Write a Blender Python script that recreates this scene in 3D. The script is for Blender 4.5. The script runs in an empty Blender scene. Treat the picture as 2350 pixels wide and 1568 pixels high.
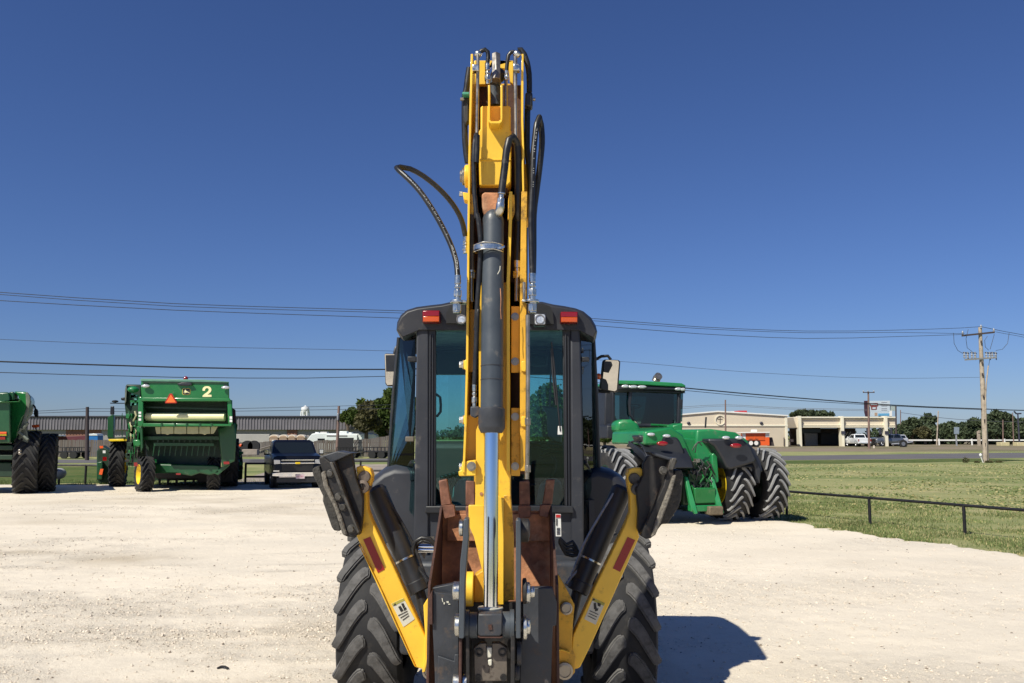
import bpy, bmesh, math, random
import numpy as np
from mathutils import Vector, Matrix

random.seed(7)
R = math.radians
C = bpy.context.scene.collection
SC = bpy.context.scene

# ------------------------------------------------------------------ camera, sky, sun, exposure
CAM_H = 2.1
PITCH = R(6.26)
FPX, CX, CY = 1969.0, 1175.0, 784.0
cam_d = bpy.data.cameras.new("camera")
cam_d.sensor_width = 36.0
cam_d.sensor_fit = 'HORIZONTAL'
cam_d.lens = 36.0 * FPX / 2350.0
cam_d.clip_start = 0.05
cam_d.clip_end = 6000.0
cam = bpy.data.objects.new("camera", cam_d)
C.objects.link(cam)
cam.location = (0, 0, CAM_H)
cam.rotation_euler = (R(90) + PITCH, 0, 0)
SC.camera = cam

SUN_EL, SHADOW_AZ = R(47.5), R(48)          # shadows run 48 degrees from +X towards +Y
to_sun = Vector((-math.cos(SHADOW_AZ) * math.cos(SUN_EL), -math.sin(SHADOW_AZ) * math.cos(SUN_EL), math.sin(SUN_EL)))
world = bpy.data.worlds.new("World")
SC.world = world
world.use_nodes = True
wn = world.node_tree
sky = wn.nodes.new('ShaderNodeTexSky')
sky.sky_type = 'NISHITA'
sky.sun_disc = False
sky.sun_elevation = SUN_EL
sky.sun_rotation = math.atan2(to_sun.x, to_sun.y)
sky.altitude = 100
sky.air_density = 1.0
sky.dust_density = 0.15
sky.ozone_density = 3.0
bg = wn.nodes['Background']
bg.inputs[1].default_value = 0.071
wb = wn.nodes.new('ShaderNodeMix')                     # the phone's cool white balance, the same for the whole sky
wb.data_type = 'RGBA'; wb.blend_type = 'MULTIPLY'
wb.inputs['Factor'].default_value = 1.0
wb.inputs[7].default_value = (0.535, 0.675, 1.05, 1)
wn.links.new(sky.outputs[0], wb.inputs[6])
wn.links.new(wb.outputs[2], bg.inputs[0])

sun_d = bpy.data.lights.new("sun", 'SUN')
sun_d.energy = 5.0
sun_d.angle = R(0.53)
sun_d.color = (1.0, 0.95, 0.82)
sun = bpy.data.objects.new("sun", sun_d)
C.objects.link(sun)
sun.rotation_euler = to_sun.to_track_quat('Z', 'Y').to_euler()
sun.location = (-20, -20, 40)

SC.view_settings.view_transform = 'Standard'
SC.view_settings.look = 'None'
SC.view_settings.exposure = 0.14
SC.view_settings.gamma = 1.0
SC.view_settings.use_curve_mapping = False
SC.render.engine = 'CYCLES'
SC.cycles.max_bounces = 8
SC.cycles.transparent_max_bounces = 16
SC.cycles.use_denoising = True

# ------------------------------------------------------------------ pixel -> world helper (2350 px wide reference grid)
_c, _s = math.cos(PITCH), math.sin(PITCH)
def P(u, v, Y):
    a = (u - CX) / FPX; b = (CY - v) / FPX
    k = Y / (_c - b * _s)
    return Vector((a * k, Y, CAM_H + (_s + b * _c) * k))
ZT = {1: (1400, 130, 2.75), 2: (1220, 480, 2.5286), 3: (1200, 900, 1.96), 4: (960, 1380, 1.9643), 5: (1540, 1380, 1.9643),
      6: (0, 1130, 2.9375), 7: (1860, 1130, 2.6129), 8: (2150, 1000, 2.1095), 9: (720, 1180, 3.9196), 10: (2600, 1180, 3.5392),
      11: (1320, 1600, 2.712), 12: (1200, 940, 5.2267), 13: (1680, 940, 4.3563), 16: (400, 1170, 6.5278), 0: (0, 0, 1 / 1.38894)}
def zp(k, x, y, Y):
    ox, oy, s = ZT[k]
    return P((ox + x / s) / 1.38894, (oy + y / s) / 1.38894, Y)
def ground_Y(v):
    b = (CY - v) / FPX
    return -CAM_H * (_c - b * _s) / (_s + b * _c)

# ------------------------------------------------------------------ objects
WM = {}
def tag(o, label=None, cat=None, group=None, kind=None):
    if label: o['label'] = label
    if cat: o['category'] = cat
    if group: o['group'] = group
    if kind: o['kind'] = kind
    return o
def thing(name, label, cat, loc=(0, 0, 0), rotz=0.0, group=None):
    o = bpy.data.objects.new(name, None)
    o.empty_display_size = 0.3
    C.objects.link(o)
    o.location = loc; o.rotation_euler = (0, 0, rotz)
    WM[o.name] = Matrix.Translation(Vector(loc)) @ Matrix.Rotation(rotz, 4, 'Z')
    return tag(o, label, cat, group)
def copy_tree(o, parent=None):
    c = o.copy(); C.objects.link(c)
    if parent is not None: c.parent = parent
    for ch in list(o.children): copy_tree(ch, c)
    return c
def place(o, x, y, z, rz, label=None):
    o.location = (x, y, z); o.rotation_euler = (0, 0, rz)
    if label: o['label'] = label
    return o

def catmull(pts, step):
    pts = [Vector(p) for p in pts]
    if len(pts) < 3: return pts
    out = []
    ext = [pts[0] * 2 - pts[1]] + pts + [pts[-1] * 2 - pts[-2]]
    for i in range(1, len(ext) - 2):
        p0, p1, p2, p3 = ext[i - 1:i + 3]
        n = max(1, int((p2 - p1).length / step))
        n = min(n, 14)
        for k in range(n):
            t = k / n
            out.append(0.5 * ((2 * p1) + (p2 - p0) * t + (2 * p0 - 5 * p1 + 4 * p2 - p3) * t * t + (3 * p1 - p0 - 3 * p2 + p3) * t ** 3))
    out.append(pts[-1])
    return out

HEAD = [0.0]                                    # sideways run per metre of depth of the thing being built (its heading)
class MB:
    def __init__(s): s.v = []; s.f = []
    def add(s, vs, fs):
        b = len(s.v)
        s.v.extend([Vector(p) for p in vs]); s.f.extend([tuple(i + b for i in f) for f in fs]); return s
    def box(s, c, size, rot=None):
        c = Vector(c); hx, hy, hz = size[0] / 2, size[1] / 2, size[2] / 2
        vs = [Vector((x, y, z)) for x in (-hx, hx) for y in (-hy, hy) for z in (-hz, hz)]
        if rot is not None: vs = [rot @ p for p in vs]
        return s.add([p + c for p in vs], [(0, 1, 3, 2), (4, 6, 7, 5), (0, 4, 5, 1), (2, 3, 7, 6), (0, 2, 6, 4), (1, 5, 7, 3)])
    def bx(s, x0, x1, y0, y1, z0, z1):
        return s.box(((x0 + x1) / 2, (y0 + y1) / 2, (z0 + z1) / 2), (abs(x1 - x0), abs(y1 - y0), abs(z1 - z0)))
    def prism(s, pts, vec):
        pts = [Vector(p) for p in pts]; n = len(pts); vec = Vector(vec)
        vs = pts + [p + vec for p in pts]
        fs = [tuple(range(n - 1, -1, -1)), tuple(range(n, 2 * n))] + [(i, (i + 1) % n, n + (i + 1) % n, n + i) for i in range(n)]
        return s.add(vs, fs)
    def loft(s, rings, cap=True):
        n = len(rings[0]); vs = [Vector(p) for r in rings for p in r]; fs = []
        for k in range(len(rings) - 1):
            for i in range(n):
                j = (i + 1) % n
                fs.append((k * n + i, k * n + j, (k + 1) * n + j, (k + 1) * n + i))
        if cap: fs += [tuple(range(n - 1, -1, -1)), tuple(range((len(rings) - 1) * n, len(rings) * n))]
        return s.add(vs, fs)
    def frame(s, d):
        d = Vector(d).normalized()
        a = Vector((0, 0, 1)) if abs(d.z) < 0.9 else Vector((1, 0, 0))
        x = d.cross(a).normalized(); y = d.cross(x).normalized()
        return x, y
    def cyl(s, p0, p1, r0, r1=None, n=16, cap=True):
        p0, p1 = Vector(p0), Vector(p1); r1 = r0 if r1 is None else r1
        x, y = s.frame(p1 - p0)
        rings = []
        for p, r in ((p0, r0), (p1, r1)):
            rings.append([p + (x * math.cos(2 * math.pi * i / n) + y * math.sin(2 * math.pi * i / n)) * r for i in range(n)])
        return s.loft(rings, cap)
    def lathe(s, o, d, prof, n=24, cap=True):      # prof: (radius, distance along d)
        o = Vector(o); d = Vector(d).normalized(); x, y = s.frame(d)
        rings = [[o + d * h + (x * math.cos(2 * math.pi * i / n) + y * math.sin(2 * math.pi * i / n)) * r for i in range(n)] for r, h in prof]
        return s.loft(rings, cap)
    def tube(s, pts, r, n=8, step=0.04, smooth=True):
        pts = catmull(pts, step) if smooth else [Vector(p) for p in pts]
        m = len(pts); rings = []; x = None
        for i, p in enumerate(pts):
            d = (pts[min(i + 1, m - 1)] - pts[max(i - 1, 0)])
            if d.length < 1e-9: d = Vector((0, 0, 1))
            d.normalize()
            if x is None: x, y = s.frame(d)
            else:
                x = (x - d * x.dot(d)); x = x.normalized() if x.length > 1e-6 else s.frame(d)[0]
            y = d.cross(x).normalized()
            rr = r(i / (m - 1)) if callable(r) else r
            rings.append([p + (x * math.cos(2 * math.pi * k / n) + y * math.sin(2 * math.pi * k / n)) * rr for k in range(n)])
        return s.loft(rings)
    def ball(s, c, r, nu=12, nv=8, sc=(1, 1, 1)):
        c = Vector(c); vs = [c + Vector((0, 0, r * sc[2]))]
        for j in range(1, nv):
            t = math.pi * j / nv
            for i in range(nu):
                a = 2 * math.pi * i / nu
                vs.append(c + Vector((math.sin(t) * math.cos(a) * r * sc[0], math.sin(t) * math.sin(a) * r * sc[1], math.cos(t) * r * sc[2])))
        vs.append(c - Vector((0, 0, r * sc[2])))
        fs = [(0, 1 + i, 1 + (i + 1) % nu) for i in range(nu)]
        for j in range(nv - 2):
            for i in range(nu):
                a = 1 + j * nu + i; b = 1 + j * nu + (i + 1) % nu
                fs.append((a, a + nu, b + nu, b))
        L = len(vs) - 1; o = 1 + (nv - 2) * nu
        fs += [(o + i, L, o + (i + 1) % nu) for i in range(nu)]
        return s.add(vs, fs)
    def pp(s, k, pts, Y, dY):                       # outline read off the photo at its true distance, with real depth
        return s.prism([zp(k, x, y, Y) for x, y in pts], (dY * HEAD[0], dY, 0))
    def build(s, name, mat, parent=None, bevel=0.0, local=False, smooth=True, seg=2, angle=38):
        me = bpy.data.meshes.new(name)
        vs = s.v
        if parent is not None and not local:
            M_ = WM[parent.name].inverted(); vs = [M_ @ p for p in vs]
        me.from_pydata([tuple(p) for p in vs], [], s.f)
        bm = bmesh.new(); bm.from_mesh(me)
        bmesh.ops.recalc_face_normals(bm, faces=bm.faces)
        bm.to_mesh(me); bm.free()
        if smooth:
            me.shade_smooth(); me.set_sharp_from_angle(angle=R(angle))
        else: me.shade_flat()
        me.materials.append(mat)
        o = bpy.data.objects.new(name, me); C.objects.link(o)
        if parent is not None:
            o.parent = parent
            WM[o.name] = WM[parent.name]
        else: WM[o.name] = Matrix.Identity(4)
        if bevel > 0:
            b = o.modifiers.new("bevel", 'BEVEL'); b.width = bevel; b.segments = seg; b.limit_method = 'ANGLE'; b.angle_limit = R(40)
            b.harden_normals = False
        return o

def raw_mesh(name, V, F, mat, smooth=False):
    me = bpy.data.meshes.new(name)
    V = np.asarray(V, dtype=np.float32); F = np.asarray(F, dtype=np.int32)
    k = F.shape[1]
    me.vertices.add(len(V)); me.vertices.foreach_set('co', V.ravel())
    me.loops.add(F.size); me.loops.foreach_set('vertex_index', F.ravel())
    me.polygons.add(len(F)); me.polygons.foreach_set('loop_start', np.arange(0, F.size, k, dtype=np.int32))
    me.update(calc_edges=True)
    if smooth: me.shade_smooth()
    else: me.shade_flat()
    if mat: me.materials.append(mat)
    return me

# ------------------------------------------------------------------ materials
def mat(name, col, rough=0.5, metal=0.0, var=0.12, scale=3.0, bump=0.0, bscale=40.0, dirt=None, coat=0.0, spec=0.5, detail=4.0, rvar=0.1):
    m = bpy.data.materials.new(name); m.use_nodes = True
    nt = m.node_tree; N = nt.nodes; L = nt.links
    b = N['Principled BSDF']
    b.inputs['Metallic'].default_value = metal
    b.inputs['Specular IOR Level'].default_value = spec
    b.inputs['Coat Weight'].default_value = coat
    b.inputs['Coat Roughness'].default_value = 0.08
    tc = N.new('ShaderNodeTexCoord')
    n1 = N.new('ShaderNodeTexNoise'); n1.inputs['Scale'].default_value = scale; n1.inputs['Detail'].default_value = detail; n1.inputs['Roughness'].default_value = 0.6
    L.new(tc.outputs['Object'], n1.inputs['Vector'])
    mx = N.new('ShaderNodeMix'); mx.data_type = 'RGBA'
    mr = N.new('ShaderNodeMapRange'); mr.inputs['From Min'].default_value = 0.3; mr.inputs['From Max'].default_value = 0.7
    L.new(n1.outputs['Fac'], mr.inputs['Value']); L.new(mr.outputs['Result'], mx.inputs['Factor'])
    lo = [max(0, c * (1 - var)) for c in col[:3]] + [1]; hi = [min(1, c * (1 + var)) for c in col[:3]] + [1]
    mx.inputs[6].default_value = lo; mx.inputs[7].default_value = hi
    out = mx.outputs[2]
    rr = N.new('ShaderNodeMapRange'); rr.inputs['From Min'].default_value = 0.3; rr.inputs['From Max'].default_value = 0.7
    rr.inputs['To Min'].default_value = max(0.02, rough - rvar); rr.inputs['To Max'].default_value = min(1, rough + rvar)
    L.new(n1.outputs['Fac'], rr.inputs['Value']); rout = rr.outputs['Result']
    if dirt:
        dcol, amt, dsc = dirt
        n2 = N.new('ShaderNodeTexNoise'); n2.inputs['Scale'].default_value = dsc; n2.inputs['Detail'].default_value = 8; n2.inputs['Roughness'].default_value = 0.7
        L.new(tc.outputs['Object'], n2.inputs['Vector'])
        r2 = N.new('ShaderNodeMapRange'); r2.inputs['From Min'].default_value = 0.62 - amt * 0.25; r2.inputs['From Max'].default_value = 0.74 - amt * 0.15
        L.new(n2.outputs['Fac'], r2.inputs['Value'])
        m2 = N.new('ShaderNodeMix'); m2.data_type = 'RGBA'
        L.new(r2.outputs['Result'], m2.inputs['Factor']); L.new(out, m2.inputs[6]); m2.inputs[7].default_value = list(dcol) + [1]
        out = m2.outputs[2]
        m3 = N.new('ShaderNodeMix'); m3.data_type = 'FLOAT'
        L.new(r2.outputs['Result'], m3.inputs['Factor']); L.new(rout, m3.inputs[2]); m3.inputs[3].default_value = 0.85
        rout = m3.outputs[0]
    L.new(out, b.inputs['Base Color']); L.new(rout, b.inputs['Roughness'])
    if bump > 0:
        n3 = N.new('ShaderNodeTexNoise'); n3.inputs['Scale'].default_value = bscale; n3.inputs['Detail'].default_value = 6
        L.new(tc.outputs['Object'], n3.inputs['Vector'])
        bp = N.new('ShaderNodeBump'); bp.inputs['Strength'].default_value = bump; bp.inputs['Distance'].default_value = 0.01
        L.new(n3.outputs['Fac'], bp.inputs['Height']); L.new(bp.outputs['Normal'], b.inputs['Normal'])
    return m

def glass_mat(name, tint, fac=0.12, rough=0.0, ior=1.5):
    m = bpy.data.materials.new(name); m.use_nodes = True
    nt = m.node_tree; N = nt.nodes; L = nt.links
    N.remove(N['Principled BSDF'])
    tr = N.new('ShaderNodeBsdfTransparent'); tr.inputs[0].default_value = list(tint) + [1]
    gl = N.new('ShaderNodeBsdfGlossy'); gl.inputs['Roughness'].default_value = rough
    fr = N.new('ShaderNodeFresnel'); fr.inputs['IOR'].default_value = ior
    ad = N.new('ShaderNodeMath'); ad.operation = 'ADD'; ad.inputs[1].default_value = fac; ad.use_clamp = True
    L.new(fr.outputs[0], ad.inputs[0])
    mx = N.new('ShaderNodeMixShader')
    L.new(ad.outputs[0], mx.inputs[0]); L.new(tr.outputs[0], mx.inputs[1]); L.new(gl.outputs[0], mx.inputs[2])
    L.new(mx.outputs[0], N['Material Output'].inputs[0])
    return m

RUSTY = (0.10, 0.045, 0.02)
DUST = (0.42, 0.36, 0.28)
m_yellow = mat("yellow_paint", (0.88, 0.535, 0.042), 0.42, var=0.09, scale=5, dirt=((0.40, 0.21, 0.05), 0.12, 11), coat=0.15, bump=0.05, bscale=60)
m_yellow_worn_shaded = mat("worn_shaded_yellow_paint", (0.72, 0.39, 0.03), 0.5, var=0.14, scale=7, dirt=((0.12, 0.065, 0.02), 0.34, 12), bump=0.1, bscale=60)  # darker base carries the shade of right-hand parts; the dirt is wear
m_slate = mat("slate_grey_paint", (0.056, 0.068, 0.082), 0.42, var=0.15, scale=6, dirt=((0.16, 0.15, 0.14), 0.08, 12), bump=0.05)
m_slate_worn = mat("worn_slate_paint", (0.036, 0.040, 0.048), 0.5, var=0.25, scale=9, dirt=((0.10, 0.07, 0.05), 0.28, 11), bump=0.15)
m_cabgrey = mat("cab_grey_panel", (0.030, 0.033, 0.042), 0.5, var=0.12, scale=4, dirt=((0.13, 0.12, 0.11), 0.03, 6))
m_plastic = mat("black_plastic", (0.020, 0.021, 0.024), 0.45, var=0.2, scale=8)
m_roofplastic = mat("roof_plastic", (0.024, 0.025, 0.031), 0.48, var=0.15, scale=8, dirt=((0.12, 0.11, 0.10), 0.06, 7))
m_blackiron = mat("black_iron", (0.016, 0.015, 0.015), 0.55, var=0.3, scale=10, dirt=((0.07, 0.05, 0.04), 0.25, 18), bump=0.2)
m_hose = mat("hose_rubber", (0.014, 0.014, 0.015), 0.38, var=0.25, scale=20, dirt=((0.06, 0.055, 0.05), 0.12, 24))
m_hose_brown = mat("dusty_hose_rubber", (0.05, 0.038, 0.03), 0.6, var=0.25, scale=20)
m_chrome = mat("chrome_rod", (0.80, 0.82, 0.86), 0.09, 1.0, var=0.03, scale=2, rvar=0.03)
m_zinc = mat("zinc_fitting", (0.62, 0.62, 0.58), 0.28, 1.0, var=0.15, scale=40, dirt=((0.30, 0.24, 0.13), 0.2, 60))
m_tube = mat("steel_tube", (0.33, 0.30, 0.26), 0.35, 0.8, var=0.2, scale=20)
m_rust = mat("rust", (0.43, 0.19, 0.092), 0.8, var=0.45, scale=14, dirt=((0.52, 0.30, 0.17), 0.35, 9), bump=0.35, bscale=50)
m_rust_tooth = mat("polished_rusty_tooth", (0.20, 0.088, 0.055), 0.65, 0.15, var=0.45, scale=18, dirt=((0.34, 0.20, 0.13), 0.3, 16), bump=0.3)
m_rust_shade = mat("dark_rust_and_shade", (0.065, 0.030, 0.022), 0.8, var=0.4, scale=14, dirt=((0.16, 0.08, 0.045), 0.1, 20), bump=0.35, bscale=50)  # dark rust, also used where shade is put into the colour
m_rubber = mat("tyre_rubber", (0.014, 0.014, 0.016), 0.78, var=0.2, scale=6, dirt=((0.04, 0.037, 0.034), 0.3, 7), bump=0.15, bscale=30)
m_lug = mat("tyre_lug_dusty", (0.105, 0.102, 0.10), 0.85, var=0.35, scale=10, dirt=((0.04, 0.038, 0.036), 0.5, 9), bump=0.25, bscale=50)
m_pad_rubber = mat("worn_pad_rubber", (0.05, 0.047, 0.042), 0.9, var=0.5, scale=30, bump=0.9, bscale=60)
m_frayed = mat("frayed_rubber", (0.17, 0.155, 0.13), 0.95, var=0.5, scale=45, bump=1.0, bscale=70)
m_red_refl = mat("red_reflective_tape", (0.30, 0.008, 0.010), 0.35, var=0.08, scale=60)
m_decal = mat("decal_white", (0.62, 0.60, 0.50), 0.45, var=0.05, scale=20)
m_decal_y = mat("decal_olive", (0.38, 0.34, 0.06), 0.45, var=0.05)
m_print = mat("decal_black", (0.015, 0.015, 0.015), 0.5)
m_print_red = mat("decal_red", (0.5, 0.03, 0.03), 0.5)
m_redlens = mat("red_lens", (0.24, 0.006, 0.007), 0.15, var=0.1, coat=0.6)
m_orangelens = mat("orange_lens", (0.55, 0.085, 0.006), 0.15, var=0.1, coat=0.6)
m_lampglass = mat("lamp_glass", (0.62, 0.64, 0.66), 0.12, 0.35, var=0.35, scale=60, coat=0.7)
m_mirror = mat("mirror_glass", (0.62, 0.61, 0.58), 0.02, 1.0, var=0.0, rvar=0.0)
m_glass = glass_mat("tinted_cab_glass", (0.60, 0.84, 0.83), 0.015, ior=1.3)
m_glass_side = glass_mat("side_cab_glass", (0.52, 0.72, 0.74), 0.02, ior=1.12)
m_glass_dark = glass_mat("dark_tinted_glass", (0.26, 0.40, 0.40), 0.03)
m_seat = mat("seat_vinyl", (0.085, 0.095, 0.105), 0.6)
m_interior = mat("cab_interior", (0.04, 0.042, 0.045), 0.7)

# green machines
m_green = mat("green_paint", (0.014, 0.150, 0.036), 0.32, var=0.10, scale=1.5, coat=0.35, dirt=((0.12, 0.16, 0.09), 0.02, 2))
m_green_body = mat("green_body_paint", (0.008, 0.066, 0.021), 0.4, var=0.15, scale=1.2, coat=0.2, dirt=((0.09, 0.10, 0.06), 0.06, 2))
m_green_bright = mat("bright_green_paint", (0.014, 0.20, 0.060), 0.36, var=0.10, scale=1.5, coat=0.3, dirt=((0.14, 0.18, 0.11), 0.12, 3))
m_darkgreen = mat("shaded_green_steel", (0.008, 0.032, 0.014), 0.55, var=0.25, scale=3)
m_cream = mat("cream_roller_paint", (0.82, 0.76, 0.42), 0.4, var=0.05)
m_creamdull = mat("cream_dusty_panel", (0.42, 0.40, 0.22), 0.6, var=0.15, scale=5)
m_jdyellow = mat("yellow_rim_paint", (0.82, 0.58, 0.02), 0.35, var=0.05, coat=0.2)
m_tyrefar = mat("far_tyre_rubber", (0.013, 0.013, 0.014), 0.8, var=0.3, scale=3, dirt=((0.06, 0.056, 0.05), 0.25, 3))
m_tyrelug = mat("far_tyre_lug", (0.25, 0.25, 0.25), 0.85, var=0.25, scale=4)
m_tyrelug_shade = mat("far_tyre_lug_shaded", (0.030, 0.029, 0.028), 0.85, var=0.3, scale=4)  # lugs blackened in colour for the shade under the harvester bodies
m_smv = mat("orange_triangle", (0.95, 0.16, 0.03), 0.4, var=0.03)
m_blackpaint = mat("black_fender_plastic", (0.018, 0.020, 0.026), 0.42, var=0.12, scale=2)
m_grimy = mat("greyish_soiled_panel", (0.13, 0.15, 0.12), 0.6, var=0.3, scale=3)
m_orange_refl = mat("orange_reflector", (0.9, 0.13, 0.03), 0.3)
m_white_sticker = mat("white_sticker", (0.75, 0.75, 0.72), 0.5, var=0.05)
# ------------------------------------------------------------------ ground, lot, road
def nodes_ground(name, cols, scales, rough=0.95, bump=0.4, bscale=8.0, bdist=0.05, spec=0.2):
    """three colours mixed by two noises, with relief"""
    m = bpy.data.materials.new(name); m.use_nodes = True
    nt = m.node_tree; N = nt.nodes; L = nt.links
    b = N['Principled BSDF']; b.inputs['Roughness'].default_value = rough; b.inputs['Specular IOR Level'].default_value = spec
    tc = N.new('ShaderNodeTexCoord'); out = None
    for i, (c, sc) in enumerate(zip(cols[1:], scales)):
        n = N.new('ShaderNodeTexNoise'); n.inputs['Scale'].default_value = sc[0]; n.inputs['Detail'].default_value = 8; n.inputs['Roughness'].default_value = 0.65
        mp = N.new('ShaderNodeMapping'); mp.inputs['Scale'].default_value = (sc[3] if len(sc) > 3 else 1, 1, 1); mp.inputs['Location'].default_value = (i * 13.1, i * 7.7, 0)
        L.new(tc.outputs['Object'], mp.inputs['Vector']); L.new(mp.outputs[0], n.inputs['Vector'])
        r = N.new('ShaderNodeMapRange'); r.inputs['From Min'].default_value = sc[1]; r.inputs['From Max'].default_value = sc[2]
        L.new(n.outputs['Fac'], r.inputs['Value'])
        mx = N.new('ShaderNodeMix'); mx.data_type = 'RGBA'
        L.new(r.outputs['Result'], mx.inputs['Factor'])
        if out is None: mx.inputs[6].default_value = list(cols[0]) + [1]
        else: L.new(out, mx.inputs[6])
        mx.inputs[7].default_value = list(c) + [1]
        out = mx.outputs[2]
    L.new(out, b.inputs['Base Color'])
    h = None
    for sc, w in ((bscale, 1.0), (bscale * 6, 0.45)):
        n = N.new('ShaderNodeTexNoise'); n.inputs['Scale'].default_value = sc; n.inputs['Detail'].default_value = 6; n.inputs['Roughness'].default_value = 0.7
        L.new(tc.outputs['Object'], n.inputs['Vector'])
        mu = N.new('ShaderNodeMath'); mu.operation = 'MULTIPLY'; mu.inputs[1].default_value = w; L.new(n.outputs['Fac'], mu.inputs[0])
        if h is None: h = mu.outputs[0]
        else:
            ad = N.new('ShaderNodeMath'); ad.operation = 'ADD'; L.new(h, ad.inputs[0]); L.new(mu.outputs[0], ad.inputs[1]); h = ad.outputs[0]
    bp = N.new('ShaderNodeBump'); bp.inputs['Strength'].default_value = bump; bp.inputs['Distance'].default_value = bdist
    L.new(h, bp.inputs['Height']); L.new(bp.outputs['Normal'], b.inputs['Normal'])
    return m

m_field = nodes_ground("dry_grass_field", [(0.31, 0.31, 0.135), (0.175, 0.215, 0.075), (0.40, 0.36, 0.18), (0.22, 0.235, 0.105)],
                       [(0.10, 0.42, 0.58, 0.5), (0.30, 0.50, 0.66, 0.6), (2.2, 0.50, 0.72)], bump=0.6, bscale=6, bdist=0.08)
def gravel_mat():
    m = bpy.data.materials.new("crushed_limestone"); m.use_nodes = True
    nt = m.node_tree; N = nt.nodes; L = nt.links
    b = N['Principled BSDF']; b.inputs['Roughness'].default_value = 0.95; b.inputs['Specular IOR Level'].default_value = 0.15
    tc = N.new('ShaderNodeTexCoord')
    def noise(sc, det=6, ro=0.65, sx=1.0, loc=0.0):
        n = N.new('ShaderNodeTexNoise'); n.inputs['Scale'].default_value = sc; n.inputs['Detail'].default_value = det; n.inputs['Roughness'].default_value = ro
        mp = N.new('ShaderNodeMapping'); mp.inputs['Scale'].default_value = (sx, 1, 1); mp.inputs['Location'].default_value = (loc, loc * .6, 0); mp.inputs['Rotation'].default_value = (0, 0, -0.14)
        L.new(tc.outputs['Object'], mp.inputs['Vector']); L.new(mp.outputs[0], n.inputs['Vector']); return n.outputs['Fac']
    def rng_(x, a, b_, c=0.0, d=1.0):
        r = N.new('ShaderNodeMapRange'); r.inputs['From Min'].default_value = a; r.inputs['From Max'].default_value = b_; r.inputs['To Min'].default_value = c; r.inputs['To Max'].default_value = d
        L.new(x, r.inputs['Value']); return r.outputs['Result']
    def mix(f, A, B):
        x = N.new('ShaderNodeMix'); x.data_type = 'RGBA'; L.new(f, x.inputs['Factor'])
        for v, i in ((A, 6), (B, 7)):
            if isinstance(v, tuple): x.inputs[i].default_value = list(v) + [1]
            else: L.new(v, x.inputs[i])
        return x.outputs[2]
    def math_(op, x, y):
        q = N.new('ShaderNodeMath'); q.operation = op
        for v, i in ((x, 0), (y, 1)):
            if isinstance(v, (int, float)): q.inputs[i].default_value = v
            else: L.new(v, q.inputs[i])
        return q.outputs[0]
    at = N.new('ShaderNodeAttribute'); at.attribute_name = 'rough'; rough = at.outputs['Fac']
    at2 = N.new('ShaderNodeAttribute'); at2.attribute_name = 'tan'; tan_ = at2.outputs['Fac']
    c = mix(rng_(noise(0.45, 5, .6, .5), .40, .62), (0.80, 0.71, 0.575), (0.71, 0.635, 0.52))
    c = mix(tan_, c, (0.54, 0.46, 0.345))
    c = mix(math_('MULTIPLY', rng_(noise(11, 8, .75), .52, .72), math_('ADD', math_('MULTIPLY', rough, .6), .35)), c, (0.50, 0.425, 0.325))
    c = mix(math_('MULTIPLY', rng_(noise(38, 4, .7, 1, 3), .60, .70), math_('ADD', math_('MULTIPLY', rough, .5), .25)), c, (0.34, 0.275, 0.20))
    L.new(c, b.inputs['Base Color'])
    h = math_('ADD', noise(9, 8, .72), math_('MULTIPLY', noise(48, 5, .7, 1, 7), .35))
    h = math_('MULTIPLY', h, math_('ADD', math_('MULTIPLY', rough, 1.1), .38))
    bp = N.new('ShaderNodeBump'); bp.inputs['Strength'].default_value = 0.8; bp.inputs['Distance'].default_value = 0.05
    L.new(h, bp.inputs['Height']); L.new(bp.outputs['Normal'], b.inputs['Normal'])
    return m
m_gravel = gravel_mat()
m_asphalt = nodes_ground("asphalt", [(0.13, 0.125, 0.135), (0.16, 0.15, 0.15), (0.11, 0.105, 0.11)], [(0.2, 0.4, 0.6), (20, 0.4, 0.7)], bump=0.3, bscale=30, bdist=0.01)
m_drive = nodes_ground("pale_concrete", [(0.34, 0.29, 0.24), (0.26, 0.22, 0.19), (0.38, 0.33, 0.27)], [(0.3, 0.4, 0.6), (3, 0.5, 0.7)], bump=0.2, bscale=12, bdist=0.02)
m_dirtlot = nodes_ground("worn_dirt_and_grass", [(0.24, 0.19, 0.14), (0.15, 0.15, 0.07), (0.28, 0.22, 0.16)], [(0.12, 0.45, 0.6, 0.3), (0.6, 0.5, 0.7)], bump=0.3, bscale=5, bdist=0.05)
m_greenstrip = nodes_ground("greener_grass", [(0.10, 0.13, 0.035), (0.055, 0.10, 0.02), (0.17, 0.16, 0.06)], [(0.25, 0.42, 0.6, 0.4), (1.2, 0.5, 0.7)], bump=0.6, bscale=6, bdist=0.08)

g = MB(); g.add([(-2600, -1500, 0), (2600, -1500, 0), (2600, 4200, 0), (-2600, 4200, 0)], [(0, 1, 2, 3)])
tag(g.build('ground', m_field), kind='structure')

def edge_noise(x, seed=0.0):
    return 0.35 * math.sin(x * 0.9 + seed) + 0.22 * math.sin(x * 2.3 + 1.7 + seed) + 0.10 * math.sin(x * 6.1 + seed * 2)
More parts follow.
